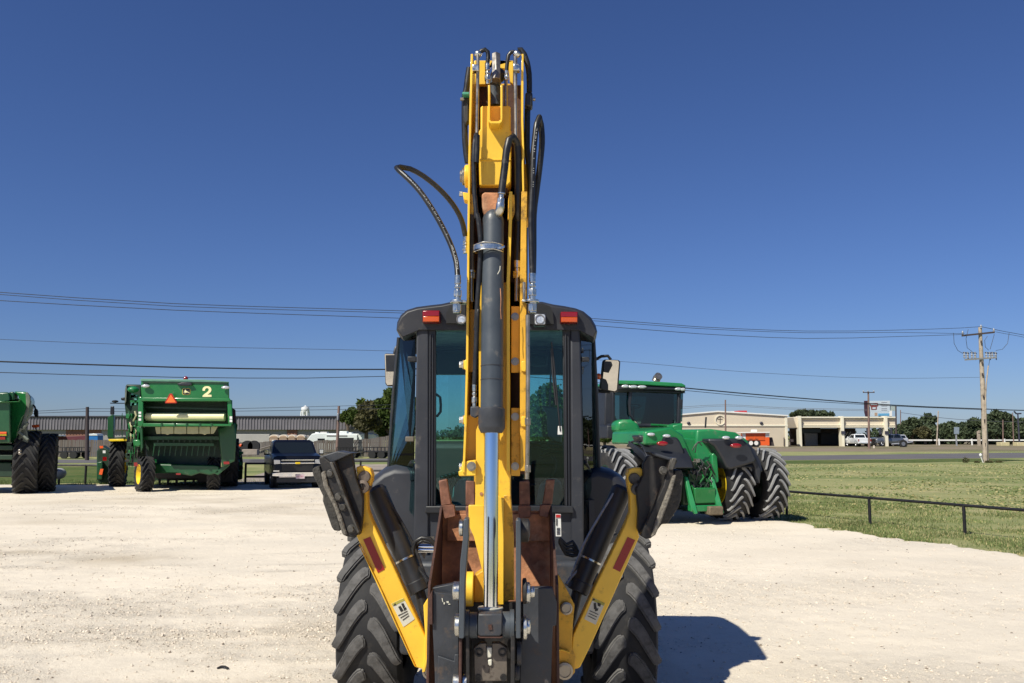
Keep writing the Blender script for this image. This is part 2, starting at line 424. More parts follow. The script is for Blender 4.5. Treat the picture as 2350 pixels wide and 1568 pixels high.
# far edge of the lot: a line running from the left (Y 37.6) to behind the tractor, then down to the right
EDGE = [(-70, 37.6), (-2.0, 37.0), (4.2, 25.5), (6.9, 21.0), (9.25, 15.4), (11.5, 9.0), (14, -30)]
def lot_edge_dist(x, y):                                # > 0 inside the lot
    best = 1e9; 
    for (x0, y0), (x1, y1) in zip(EDGE[:-1], EDGE[1:]):
        dx, dy = x1 - x0, y1 - y0; L_ = math.hypot(dx, dy)
        t = max(0, min(1, ((x - x0) * dx + (y - y0) * dy) / L_ / L_))
        px, py = x0 + dx * t, y0 + dy * t
        d = math.hypot(x - px, y - py); sgn = 1 if ((x - x0) * dy - (y - y0) * dx) > 0 else -1
        if d < abs(best): best = d * sgn
    return best
rng = np.random.default_rng(11)
def vnoise(X, Y, cell, seed):
    r = np.random.default_rng(seed).random((128, 128))
    x = X / cell; y = Y / cell
    xi = np.floor(x).astype(int); yi = np.floor(y).astype(int)
    fx = x - xi; fy = y - yi; fx = fx * fx * (3 - 2 * fx); fy = fy * fy * (3 - 2 * fy)
    g_ = lambda a, b: r[a % 128, b % 128]
    return (g_(xi, yi) * (1 - fx) + g_(xi + 1, yi) * fx) * (1 - fy) + (g_(xi, yi + 1) * (1 - fx) + g_(xi + 1, yi + 1) * fx) * fy
def edge_field(X, Y):
    best = np.full(X.shape, 1e9); sg = np.ones(X.shape)
    for (x0, y0), (x1, y1) in zip(EDGE[:-1], EDGE[1:]):
        dx, dy = x1 - x0, y1 - y0; L2 = dx * dx + dy * dy
        t = np.clip(((X - x0) * dx + (Y - y0) * dy) / L2, 0, 1)
        d = np.hypot(X - x0 - dx * t, Y - y0 - dy * t)
        s_ = np.where((X - x0) * dy - (Y - y0) * dx > 0, 1.0, -1.0)
        m_ = d < best; best = np.where(m_, d, best); sg = np.where(m_, s_, sg)
    return best * sg
def lot_height(X, Y):
    h = 0.028 + 0.020 * (vnoise(X, Y, 2.7, 1) - 0.5) + 0.014 * (vnoise(X, Y, 0.8, 2) - 0.5) + 0.014 * (vnoise(X, Y * 2.5, 0.35, 3) - 0.5) + 0.012 * (vnoise(X, Y, 0.16, 9) - 0.5) * (0.3 + vnoise(X * .45, Y, 1.9, 61))
    for off, amp in ((-0.3, 0.012), (1.6, 0.010), (-3.4, 0.009), (4.5, 0.008)):     # wheel tracks
        d = (Y - 9.5 - off) - 0.16 * (X + 4) - 0.5 * np.sin(X * 0.25)
        h -= amp * np.exp(-(d / 0.22) ** 2) * (X < -1.0) * 0.6
        h += amp * np.exp(-((d - 0.36) / 0.10) ** 2) * (X < -1.0) * (0.4 + 0.6 * vnoise(X, Y, 0.5, 5))
    return h
TRACKS = ((-0.3, 1.0), (1.7, 0.8), (-3.2, 0.9), (-1.5, 0.6), (4.4, 0.8), (6.6, 0.7), (-5.0, 0.6))
def rough_field(X, Y):
    q = 0.55 * vnoise(X * .45, Y, 1.9, 61) + 0.30 * vnoise(X * .6, Y, 0.55, 62) + 0.15 * vnoise(X, Y, 0.2, 63)
    r_ = np.clip((q - 0.46) * 3.6, 0, 1) * np.where(X > 1.5, 0.45, 1.0)
    for off, w in TRACKS:
        d = (Y - 9.5 - off) - 0.16 * (X + 4) - 0.5 * np.sin(X * 0.25 + off)
        for o_ in (-0.32, 0.32):
            r_ = r_ + w * 0.9 * np.exp(-((d - o_) / 0.11) ** 2) * (X < 0) * np.clip(vnoise(X, Y, 0.9, 64 + int(off * 3)) * 2.4 - 0.8, 0, 1)
    return np.clip(r_, 0, 1)
def tan_field(X, Y):
    t = np.clip((0.6 * vnoise(X * .5, Y, 3.1, 71) + 0.4 * vnoise(X * .7, Y, 0.8, 72) - 0.50) * 3.2, 0, 1) * 0.55 * np.where(X > 1.5, 0.35, 1.0)
    for (cx, cy, rx, ry, a) in ((-8.6, 15.6, 1.5, .30, .9), (-6.6, 14.8, .9, .8, .8), (-9.8, 13.6, .9, .7, .6), (-13, 16.5, 1.6, .3, .6)):
        e = ((X - cx) / rx) ** 2 + ((Y - cy) / ry) ** 2
        t = np.maximum(t, a * np.exp(-e) * (0.4 + 0.9 * vnoise(X, Y, 0.35, 73)))
    return np.clip(t, 0, 1)
def lot_z(X, Y):
    e = edge_field(X, Y) + 0.9 * (vnoise(X, Y, 1.1, 4) - 0.5) + 0.5 * (vnoise(X, Y, 0.3, 6) - 0.5)
    h = lot_height(X, Y)
    k = np.clip((e + 0.25) / 0.5, 0, 1)
    return -0.06 + (h + 0.06) * k
def grid_mesh(xs, ys):
    X, Y = np.meshgrid(xs, ys); Z = lot_z(X, Y)
    V = np.stack([X.ravel(), Y.ravel(), Z.ravel()], 1)
    nx = len(xs); ny = len(ys)
    i = np.arange(nx - 1)[None, :] + nx * np.arange(ny - 1)[:, None]
    F = np.stack([i, i + 1, i + nx + 1, i + nx], -1).reshape(-1, 4)
    return V, F
xs = np.concatenate([np.arange(-70, -13, 1.0), np.arange(-13, 13, 0.07), np.arange(13, 18.1, 0.5)])
ys = np.concatenate([np.arange(-30, 3, 1.0), np.arange(3, 14, 0.07), np.arange(14, 40, 0.16)])
V, F = grid_mesh(xs, ys)
lot = bpy.data.objects.new('gravel_lot', raw_mesh('gravel_lot', V, F, m_gravel, smooth=True)); C.objects.link(lot)
for nm_, fn_ in (('rough', rough_field), ('tan', tan_field)):
    at_ = lot.data.attributes.new(nm_, 'FLOAT', 'POINT'); at_.data.foreach_set('value', fn_(V[:, 0], V[:, 1]).astype(np.float32))
tag(lot, kind='structure')

# loose stones on the lot
def stones(n, xr, yr, smin, smax, seed, power=1.0):
    r = np.random.default_rng(seed)
    Y = yr[0] + (yr[1] - yr[0]) * r.random(n) ** power
    half = Y * 0.66 + 1.0
    X = (r.random(n) * 2 - 1) * half
    X = np.clip(X, xr[0], xr[1])
    cl = rough_field(X, Y)
    keep = (edge_field(X, Y) > 0.1) & (r.random(n) < np.clip(cl * 0.8, 0.09, 1)) & (X > xr[0]) & (X < xr[1])
    X, Y = X[keep], Y[keep]; n = len(X)
    S = smin + (smax - smin) * r.random(n) ** 3
    base = np.array([(1, 0, 0), (-1, 0, 0), (0, 1, 0), (0, -1, 0), (0, 0, 1), (0, 0, -1)], float)
    F0 = np.array([(0, 2, 4), (2, 1, 4), (1, 3, 4), (3, 0, 4), (2, 0, 5), (1, 2, 5), (3, 1, 5), (0, 3, 5)])
    jit = base[None] * (0.6 + 0.8 * r.random((n, 6, 1))) + (r.random((n, 6, 3)) - 0.5) * 0.5
    jit[:, :, 2] *= 0.62
    a = r.random(n) * 6.28; ca, sa = np.cos(a), np.sin(a)
    x = jit[:, :, 0] * ca[:, None] - jit[:, :, 1] * sa[:, None]; y = jit[:, :, 0] * sa[:, None] + jit[:, :, 1] * ca[:, None]
    Z = lot_z(X, Y)
    Vv = np.stack([x * S[:, None] + X[:, None], y * S[:, None] + Y[:, None], jit[:, :, 2] * S[:, None] + Z[:, None] + S[:, None] * 0.15], -1).reshape(-1, 3)
    Ff = (F0[None] + 6 * np.arange(n)[:, None, None]).reshape(-1, 3)
    return Vv, Ff
m_stone = mat("limestone_pebble", (0.66, 0.58, 0.475), 0.9, var=0.28, scale=7, detail=8, spec=0.2)
m_stone_dark = mat("dark_pebble", (0.22, 0.18, 0.14), 0.9, var=0.4, scale=5, spec=0.2)
Va, Fa = stones(140000, (-12, 12), (4.2, 14), 0.003, 0.018, 31, 0.9)
Vb, Fb = stones(60000, (-20, 14), (9, 34), 0.006, 0.026, 32, 1.0)
o = bpy.data.objects.new('gravel', raw_mesh('gravel', np.concatenate([Va, Vb]), np.concatenate([Fa, Fb + len(Va)]), m_stone)); C.objects.link(o)
tag(o, 'pale limestone pebbles scattered loose over the lot', 'gravel', kind='stuff')
Va, Fa = stones(24000, (-20, 12), (4.2, 30), 0.004, 0.020, 33, 1.0)
o = bpy.data.objects.new('gravel', raw_mesh('dark_gravel', Va, Fa, m_stone_dark)); C.objects.link(o)
tag(o, 'sparse darker brown pebbles lying among the pale gravel', 'gravel', kind='stuff')

# flat strips beyond the lot, each a few mm above the one below
def strip(name, pts, z, m):
    b = MB(); b.add([(x, y, z) for x, y in pts], [tuple(range(len(pts)))])
    return tag(b.build(name, m, smooth=False), kind='structure')
def wavy(p0, p1, n, amp, seed):
    out = []
    for i in range(n + 1):
        t = i / n; x = p0[0] + (p1[0] - p0[0]) * t; y = p0[1] + (p1[1] - p0[1]) * t
        out.append((x, y + amp * (math.sin(i * 1.9 + seed) + 0.6 * math.sin(i * 4.3 + seed))))
    return out
strip('road', [(-90, 62), (14, 71), (60, 86), (260, 96), (260, 113), (60, 106), (12, 82), (-90, 70)], 0.008, m_asphalt)
strip('parking_apron', wavy((-2, 112), (260, 124), 40, 0.8, 1) + [(260, 330), (30, 330), (-2, 180)], 0.004, m_dirtlot)
strip('driveway', [(-12.5, 37.6), (-8.2, 37.6), (-6.0, 64), (-16, 63)], 0.004, m_drive)
strip('grass_verge', wavy((14, 62), (44, 72), 14, 0.5, 2) + list(reversed(wavy((14, 70), (44, 80), 14, 0.2, 4))), 0.004, m_greenstrip)
strip('grass_verge', wavy((-40, 38.6), (-17.2, 38.4), 14, 0.25, 2) + list(reversed(wavy((-40, 58), (-20, 60), 14, 0.8, 4))), 0.004, m_greenstrip)
strip('grass_verge', wavy((-5.5, 40), (0, 40), 6, 0.25, 5) + list(reversed(wavy((-5, 62), (8, 66), 8, 0.5, 4))), 0.004, m_greenstrip)

sc_ = thing('rubber_scrap', 'small dark scrap of rubber lying on gravel left of the loader', 'scrap', P(511, 1545, ground_Y(1545)))
b = MB(); q = P(511, 1545, ground_Y(1545)); q.z = 0.03
b.tube([q + Vector((-0.05, 0, 0.008)), q + Vector((-0.02, 0.02, 0.02)), q + Vector((0.02, 0.0, 0.026)), q + Vector((0.05, -0.01, 0.01))], lambda t: 0.011 + 0.006 * math.sin(t * 9), 7)
b.build('rubber_strip', m_rubber, sc_)

# grass blades along the lot's edge and over the near field
def blades(n, area, seed, hmin, hmax, cond=None):
    r = np.random.default_rng(seed)
    X, Y = area(r, n)
    e = edge_field(X, Y) + 0.9 * (vnoise(X, Y, 1.1, 4) - 0.5)
    keep = (e < 0.12) & (r.random(n) < np.clip(vnoise(X, Y, 0.8, 41) * 1.9 - 0.35, 0.08, 1))
    X, Y = X[keep], Y[keep]; n = len(X)
    H = hmin + (hmax - hmin) * r.random(n) ** 1.5; W = 0.004 + 0.006 * r.random(n)
    a = r.random(n) * 6.28; lean = (r.random(n)) * 0.7
    dx, dy = np.cos(a), np.sin(a); lx, ly = np.cos(a + 1.3) * lean * H, np.sin(a + 1.3) * lean * H
    z0 = np.zeros(n)
    V = np.stack([np.stack([X - dx * W, Y - dy * W, z0], 1), np.stack([X + dx * W, Y + dy * W, z0], 1),
                  np.stack([X + lx * .45 + dx * W * .7, Y + ly * .45 + dy * W * .7, H * .6], 1), np.stack([X + lx * .45 - dx * W * .7, Y + ly * .45 - dy * W * .7, H * .6], 1),
                  np.stack([X + lx, Y + ly, H], 1)], 1).reshape(-1, 3)
    i = 5 * np.arange(n)[:, None]
    F = np.concatenate([i + np.array([[0, 1, 2]]), i + np.array([[0, 2, 3]]), i + np.array([[3, 2, 4]])])
    return V, F
m_blade = mat("grass_blade", (0.135, 0.175, 0.060), 0.8, var=0.4, scale=0.9, spec=0.2)
m_blade_dry = mat("dry_grass_blade", (0.40, 0.35, 0.17), 0.85, var=0.3, scale=0.9, spec=0.2)
def near_right(r, n):
    t = r.random(n) ** 1.6
    Y = 11 + 30 * r.random(n); X = np.interp(Y, [9, 15.4, 21, 25.5, 37], [11.5, 9.25, 6.9, 4.2, -2]) + t * 9 - 0.4
    return X, Y
V, F = blades(150000, near_right, 51, 0.015, 0.075)
o = bpy.data.objects.new('grass', raw_mesh('grass', V, F, m_blade)); C.objects.link(o)
tag(o, 'short green grass growing along the gravel edge by the pipe fence', 'grass', kind='stuff')
V, F = blades(45000, near_right, 52, 0.015, 0.06)
o = bpy.data.objects.new('grass', raw_mesh('dry_grass', V, F, m_blade_dry)); C.objects.link(o)
tag(o, 'dry straw-coloured grass mixed through the field beyond the gravel', 'grass', kind='stuff')
def far_right(r, n):
    Y = 24 + 40 * r.random(n) ** 1.3; X = 1 + Y * 0.62 * r.random(n); return X, Y
def tufts(n, seed):
    r = np.random.default_rng(seed); X, Y = far_right(r, n)
    keep = (edge_field(X, Y) < 0) & (r.random(n) < np.clip(vnoise(X, Y, 2.2, 43) * 2.2 - 0.5, 0.05, 1)) & (Y < 60 + X * .2); X, Y = X[keep], Y[keep]; n = len(X)
    W = 0.03 + 0.05 * r.random(n); H = 0.02 + 0.03 * r.random(n); a = r.random(n) * 3.14; dx, dy = np.cos(a) * W, np.sin(a) * W; z0 = np.zeros(n); o1 = (r.random(n) - .5) * .05; o2 = (r.random(n) - .5) * .05
    V = np.stack([np.stack([X - dx, Y - dy, z0], 1), np.stack([X + dx, Y + dy, z0], 1), np.stack([X + o1, Y + o2, H], 1)], 1).reshape(-1, 3)
    return V, (3 * np.arange(n)[:, None] + np.arange(3)[None])
V, F = tufts(14000, 57)
o = bpy.data.objects.new('grass', raw_mesh('far_tufts', V, F, m_blade)); C.objects.link(o)
tag(o, 'green tufts dotted over the dry field between fence and road', 'grass', kind='stuff')
V, F = tufts(8000, 58)
o = bpy.data.objects.new('grass', raw_mesh('far_dry_tufts', V, F, m_blade_dry)); C.objects.link(o)
tag(o, 'yellow dry tufts dotted over the field between fence and road', 'grass', kind='stuff')
def near_left(r, n):
    return -40 + 38 * r.random(n), 36.8 + 4 * r.random(n) ** 1.6
V, F = blades(26000, near_left, 53, 0.04, 0.15)
o = bpy.data.objects.new('grass', raw_mesh('left_grass', V, F, m_blade)); C.objects.link(o)
tag(o, 'low green grass under the pipe fence behind the harvesters', 'grass', kind='stuff')
# ------------------------------------------------------------------ backhoe loader seen from behind
BX = -0.105                                   # its centre line
bk = thing('backhoe_loader', 'yellow and charcoal backhoe loader seen from behind with its digging arm folded upright', 'backhoe loader', (BX, 6.6, 0))

def bolt(mb, p, d, r, h, n=6):
    p = Vector(p); d = Vector(d).normalized()
    mb.cyl(p, p + d * h, r, n=n)
def ring(mb, p, d, r_out, r_in, h, n=20):
    p = Vector(p); d = Vector(d).normalized()
    mb.lathe(p, d, [(r_in, 0), (r_out, 0), (r_out, h), (r_in, h)], n, cap=False)
    x, y = mb.frame(d)

# ---- outer dipper: two side plates, back web, boltbars
YF, YB = 4.06, 4.46
d = MB()
Lp = [zp(1, 277, 115, YF), zp(1, 262, 700, YF), zp(1, 255, 1050, YF), zp(1, 248, 1560, YF), zp(3, 565, 0, YF), zp(3, 560, 480, YF), zp(3, 550, 880, YF), zp(3, 537, 1190, YF)]
def side_plate(front, t, yb):
    m_ = MB(); n = len(front)
    rings = []
    for p in front:
        rings.append([p, p + Vector((t, 0, 0)), Vector((p.x + t, yb, p.z)), Vector((p.x, yb, p.z))])
    return m_.loft(rings)
side_plate(Lp, 0.011, YB).build('side_plate', m_yellow, bk, 0.002)
Rp = [zp(1, 722, 115, YF), zp(1, 720, 700, YF), zp(1, 728, 1000, YF), zp(2, 1120, 80, YF), zp(2, 1125, 330, YF)]
side_plate(Rp, 0.010, YB).build('side_plate', m_yellow, bk, 0.002)
# lower right: inner strip, channel, outer band
Ri = [zp(2, 1003, 330, YF + 0.03), zp(2, 1015, 560, YF + 0.03), zp(3, 828, 0, YF + 0.03), zp(3, 828, 600, YF + 0.03)]
m_ = MB()
m_.loft([[p, p + Vector((0.016, 0, 0)), p + Vector((0.016, 0.32, 0)), p + Vector((0, 0.32, 0))] for p in [zp(2, 1018, 330, YF), zp(2, 1015, 560, YF), zp(3, 812, 0, YF), zp(3, 812, 1180, YF)]])
m_.build('guide_rail', m_yellow, bk, 0.002)
m_ = MB()
m_.loft([[p, p + Vector((w, 0, 0)), p + Vector((w, 0.36, 0)), p + Vector((0, 0.36, 0))] for p, w in [(zp(2, 1118, 330, YF), .028), (zp(2, 1112, 700, YF), .028), (zp(3, 897, 0, YF), .031), (zp(3, 897, 900, YF), .028), (zp(3, 900, 1180, YF), .024)]])
m_.build('side_plate', m_yellow_worn_shaded, bk, 0.002)
w = MB(); w.pp(1, [(277, 390), (730, 390), (770, 1560), (255, 1560)], YB - 0.01, 0.012)
w.pp(2, [(690, 300), (1170, 300), (1165, 1560), (682, 1560)], YB - 0.01, 0.012)
w.pp(3, [(565, 0), (930, 0), (930, 1200), (545, 1190)], YB - 0.01, 0.012)
w.build('back_web', m_rust_shade, bk)  # web coloured dark to stand for the shade inside the channel
# orange-brown web seen inside the left plate and plates in the right channel
w = MB(); w.pp(3, [(572, 170), (618, 170), (618, 560), (572, 560)], YF + 0.14, 0.01); w.build('inner_flange', m_yellow, bk, 0.002)
w = MB(); w.pp(3, [(560, 840), (640, 800), (640, 1190), (548, 1190)], YF + 0.10, 0.015)
w.build('inner_flange', m_yellow, bk, 0.002)
for y0, y1 in ((150, 565), (785, 1210)):
    w = MB(); w.pp(3, [(842, y0), (897, y0), (897, y1), (842, y1)], YF + 0.05, 0.012)
    hp = w.build('wear_plate', m_yellow_worn_shaded, bk, 0.002)
    b_ = MB()
    for yy in ((215, 495) if y0 < 500 else (840, 1150)):
        bolt(b_, zp(3, 866, yy, YF + 0.05), (0, -1, 0), 0.013, 0.012)
        ring(b_, zp(3, 866, yy, YF + 0.05), (0, -1, 0), 0.019, 0.010, 0.004)
    b_.build('plate_bolt', m_tube, bk)
# bolt lugs on the left edge
for yy in (515, 860, 1150):
    l = MB(); l.pp(3, [(545, yy - 25), (565, yy - 35), (565, yy + 35), (545, yy + 25)], YF + 0.02, 0.05); lg = l.build('bolt_lug', m_yellow, bk, 0.003)
    l = MB(); q = zp(3, 546, yy, YF + 0.045); l.cyl(q, q + Vector((-0.022, 0, 0)), 0.018, n=6); l.cyl(q, q + Vector((-0.006, 0, 0)), 0.023, n=14); l.build('lug_bolt', m_zinc, lg, 0.002)
l = MB(); l.pp(3, [(535, 1120), (622, 1110), (622, 1210), (515, 1212), (512, 1180), (530, 1175)], YF + 0.01, 0.06); fl = l.build('end_flange', m_yellow, bk, 0.004)
l = MB(); bolt(l, zp(3, 594, 1150, YF + 0.01), (0, -1, 0), 0.015, 0.014); ring(l, zp(3, 594, 1150, YF + 0.01), (0, -1, 0), 0.022, 0.01, 0.004, 16); l.build('lug_bolt', m_tube, fl)
for yy in (525, 870):
    l = MB(); l.pp(3, [(905, yy - 30), (932, yy - 35), (940, yy), (932, yy + 35), (905, yy + 30)], YF - 0.012, 0.05); l.build('bolt_lug', m_yellow, bk, 0.003)
# top cross plate
l = MB(); l.pp(1, [(305, 172), (650, 172), (650, 385), (620, 360), (610, 250), (520, 240), (520, 180), (470, 182), (440, 240), (420, 385), (310, 385)], 4.40, 0.03)
l.build('top_cross_plate', m_yellow, bk, 0.004)
# pivot boss at the left edge and its lower lug
l = MB(); q = zp(1, 262, 1190, 4.20); l.lathe(q, (-1, 0, 0), [(0.058, -0.02), (0.058, 0.018), (0.052, 0.022)], 28); l.build('pivot_boss', m_yellow, bk, 0.003)
l = MB(); q = zp(1, 225, 1190, 4.20); l.lathe(q, (-1, 0, 0), [(0.045, 0), (0.045, 0.012), (0.03, 0.016), (0.03, 0.024)], 20); l.build('pivot_pin', m_tube, bk, 0.002)
l = MB(); l.pp(1, [(205, 1325), (262, 1335), (262, 1405), (215, 1395)], 4.12, 0.07); lb = l.build('pin_keeper', m_yellow, bk, 0.004)
l = MB(); q = zp(1, 205, 1345, 4.15); l.cyl(q, q + Vector((-0.016, 0, 0)), 0.013, n=6); l.build('keeper_bolt', m_zinc, lb)
l = MB(); l.pp(1, [(730, 1075), (780, 1080), (795, 1200), (785, 1560), (750, 1560), (735, 1300)], 4.2, 0.20); l.build('pivot_boss', m_yellow_worn_shaded, bk, 0.006)
l = MB(); l.pp(1, [(262, 1340), (300, 1350), (300, 1530), (262, 1530)], 4.09, 0.03); l.build('gusset', m_yellow, bk, 0.003)
l = MB(); l.pp(1, [(612, 1345), (660, 1350), (665, 1500), (640, 1560), (600, 1570), (605, 1400)], 4.07, 0.03); l.build('gusset', m_yellow_worn_shaded, bk, 0.003)

# ---- boom behind the dipper
l = MB()
l.loft([[Vector((BX + sx * 0.10, yy, zz)) for sx, yy, zz in ((-1, y0, z0), (1, y0, z0), (1, y1, z1), (-1, y1, z1))] for y0, z0, y1, z1 in
        ((4.52, 4.02, 4.72, 4.05), (4.52, 3.3, 4.85, 3.35), (4.62, 2.3, 4.98, 2.35), (4.72, 1.5, 5.1, 1.5), (4.85, 1.15, 5.1, 1.1))])
l.build('boom', m_yellow_worn_shaded, bk, 0.01)

# ---- yellow casting with U bracket at the top
l = MB(); l.pp(1, [(372, 570), (612, 568), (626, 585), (626, 785), (634, 800), (630, 1240), (600, 1270), (352, 1270), (345, 1000), (343, 800), (362, 770), (362, 585)], 4.10, 0.16)
cast = l.build('boom_casting', m_yellow, bk, 0.006)
l = MB(); l.pp(1, [(352, 1035), (628, 1035), (628, 1048), (352, 1048)], 4.094, 0.01); l.build('casting_rib', m_yellow, cast, 0.002)
l = MB()
for x0 in (428, 537):
    l.pp(1, [(x0, 388), (x0 + 18, 388), (x0 + 18, 690), (x0, 690)], 4.02, 0.10)
l.pp(1, [(428, 690), (446, 690), (455, 705), (520, 705), (537, 690), (555, 690), (548, 712), (530, 726), (450, 726), (432, 712)], 4.02, 0.10)
l.build('guard_bracket', m_yellow, cast, 0.002)
# hidden second cylinder and spherical joint
l = MB(); l.cyl(zp(1, 482, 360, 4.22), zp(1, 490, 575, 4.22), 0.036, n=24); l.cyl(zp(1, 500, 330, 4.22), zp(1, 484, 400, 4.2), 0.03, n=20)
l.build('dipper_cylinder', m_slate, bk)
l = MB(); l.ball(zp(1, 516, 305, 4.22), 0.040, 16, 12, (1, 0.8, 1)); l.build('cylinder_eye', m_blackiron, bk)
l = MB(); l.cyl(zp(1, 499, 125, 4.20), zp(1, 499, 350, 4.15), 0.0245, n=6); l.build('lock_bar', m_tube, bk, 0.002)
l = MB(); l.cyl(zp(1, 585, 300, 4.2), zp(1, 585, 575, 4.2), 0.009, n=10); l.build('steel_tube', m_tube, bk)

# ---- rust coloured lug and main (bucket) cylinder
l = MB(); l.pp(2, [(797, 350), (822, 335), (935, 337), (925, 480), (900, 520), (820, 520), (800, 450)], 4.03, 0.10); l.build('cylinder_lug', m_rust, bk, 0.008)
l = MB(); l.pp(1, [(350, 1270), (600, 1270), (600, 1330), (350, 1330)], 4.14, 0.1); l.build('pin_housing', m_rust_shade, bk)
top_ax = zp(2, 890, 470, 4.06); col_ax = zp(3, 721, 930, 3.985); bot_ax = zp(11, 660, 950, 3.93)
ax = (top_ax - bot_ax).normalized()
L_ = (top_ax - bot_ax).length
lc = (col_ax - bot_ax).length
l = MB()
l.lathe(bot_ax, ax, [(0.0495, lc), (0.0525, lc + .006), (0.0525, L_ - 0.075), (0.050, L_ - 0.05), (0.043, L_ - 0.028), (0.030, L_ - 0.012), (0.020, L_)], 40)
cylb = l.build('bucket_cylinder', m_slate, bk, angle=25)
l = MB(); l.lathe(bot_ax, ax, [(0.050, lc - 0.008), (0.060, lc + 0.012), (0.062, lc + 0.018), (0.062, lc + 0.10), (0.055, lc + 0.108)], 40); l.build('gland_nut', m_slate_worn, cylb, angle=25)
l = MB()
for hh in (0.235, 0.30): l.lathe(bot_ax, ax, [(0.0515, lc + hh), (0.0545, lc + hh + .002), (0.0545, lc + hh + .005), (0.0515, lc + hh + .007)], 40, cap=False)
l.build('seam_band', m_slate_worn, cylb)
l = MB(); l.lathe(bot_ax, ax, [(0.0330, 0), (0.0330, lc + 0.05)], 40); l.build('piston_rod', m_chrome, bk, angle=60)
l = MB(); q = bot_ax + ax * (-0.005)
l.lathe(q, ax, [(0.030, 0), (0.050, 0.004), (0.058, 0.022), (0.056, 0.026), (0.034, 0.024)], 32); l.build('rod_wiper', m_decal, bk)
# hose clamp around barrel and hose
l = MB(); q = zp(2, 872, 795, 4.03)
for dz in (0.0, 0.032):
    pts = [q + Vector((0.060 * math.cos(a) - (0.022 if math.cos(a) < 0 else 0), 0.062 * math.sin(a), dz - 0.014 + 0.003 * math.sin(3 * a))) for a in [i * math.pi / 12 for i in range(25)]]
    l.tube(pts, 0.0030, 6, smooth=False)
rings = []
pts = [(0.062 * math.cos(a) - (0.022 if math.cos(a) < 0 else 0), 0.064 * math.sin(a)) for a in [math.pi * (1 + i / 16) for i in range(17)]]
l.loft([[q + Vector((x, y, -0.009)), q + Vector((x, y, 0.013)), q + Vector((x * .96, y * .96, 0.013)), q + Vector((x * .96, y * .96, -0.009))] for x, y in pts])
l.pp(2, [(925, 780), (965, 772), (982, 765), (984, 780), (965, 790), (925, 797)], 3.96, 0.006)
l.build('hose_clamp', m_zinc, bk)

# ---- inner stick (box beam with bright flanges)
l = MB(); l.pp(3, [(640, 0), (835, 0), (838, 1560), (668, 1560), (622, 1210), (625, 925), (640, 900)], 4.13, 0.10)
l.build('inner_stick', m_yellow, bk, 0.004)
l = MB(); l.pp(3, [(640, 20), (657, 20), (657, 850), (676, 925), (676, 1400), (615, 1400), (622, 1210), (622, 925), (640, 880)], 4.10, 0.028); l.build('stick_flange', m_yellow, bk, 0.002)
l = MB(); l.pp(11, [(470, 30), (604, 30), (604, 640), (590, 600), (516, 300), (480, 220), (472, 170)], 4.088, 0.04); l.build('stick_flange', m_yellow, bk, 0.003)
l = MB(); l.pp(11, [(728, -50), (775, -30), (775, 890), (728, 890)], 4.07, 0.06); l.build('stick_flange', m_yellow, bk, 0.003)
l = MB(); l.pp(11, [(772, -60), (838, -60), (862, 300), (866, 850), (810, 856), (805, 892), (770, 892)], 4.121, 0.10); l.build('stick_side', m_yellow_worn_shaded, bk, 0.004)
l = MB(); l.pp(11, [(600, 590), (520, 640), (517, 860), (530, 890), (740, 890), (740, 580)], 4.113, 0.10); l.build('stick_foot', m_yellow_worn_shaded, bk, 0.004)
l = MB(); q = zp(11, 515, 752, 4.10); l.lathe(q, (-1, 0, 0), [(0.078, 0), (0.078, 0.035), (0.07, 0.045)], 30); l.build('stick_boss', m_yellow, bk, 0.003)
l = MB(); bolt(l, zp(3, 655, 1322, 4.10), (0, -1, 0), 0.008, 0.004, 12); l.build('grease_fitting', m_rust, bk)

# ---- hoses
def hose(pts, r, m=m_hose, name='hose', n=10, parent=bk):
    return MB().tube(pts, r, n, 0.03).build(name, m, parent, angle=80)
def Z(k, lst, Y0, Y1=None):
    n = len(lst); Y1 = Y0 if Y1 is None else Y1
    return [zp(k, x, y, Y0 + (Y1 - Y0) * i / (n - 1)) for i, (x, y) in enumerate(lst)]
def fitting(k, x, y0, y1, Y, r, x1=None, parent=bk, spec=None):
    """a stack of crimp sleeve and hexes along the line (x,y0)-(x1,y1)"""
    p0 = zp(k, x, y0, Y); p1 = zp(k, x1 if x1 is not None else x, y1, Y); dd = p1 - p0; m_ = MB()
    for a, b, rr, n in (spec or ((0, .34, 1.0, 14), (.34, .40, .72, 14), (.40, .50, 1.12, 6), (.50, .58, .7, 12), (.58, .82, 1.32, 6), (.82, 1.0, 0.95, 12))):
        m_.cyl(p0 + dd * a, p0 + dd * b, r * rr, n=n)
    return m_.build('hose_fitting', m_zinc, parent, 0.0015)
# big loop out to the left
hose(Z(2, [(603, 1010), (592, 900), (556, 780), (492, 640), (402, 480), (300, 330), (205, 228), (128, 158), (112, 140), (140, 133), (220, 148), (330, 208), (455, 310), (562, 430), (635, 560), (668, 700)], 4.0, 4.36), 0.0135)
fitting(2, 604, 1005, 1215, 4.0, 0.0155)
fitting(2, 598, 1222, 1310, 4.0, 0.0165, spec=((0, .2, 1.1, 14), (.2, .85, 1.32, 6), (.85, 1, 1.1, 12)))
l = MB(); q = zp(2, 600, 1220, 4.0); l.lathe(q, (0, 0, 1), [(0.034, -0.006), (0.034, 0.006)], 20); l.bx(q.x, q.x + 0.045, q.y - 0.02, q.y + 0.05, q.z - 0.006, q.z + 0.004); l.build('bulkhead_plate', m_zinc, bk, 0.002)
fitting(2, 668, 695, 830, 4.36, 0.0145)
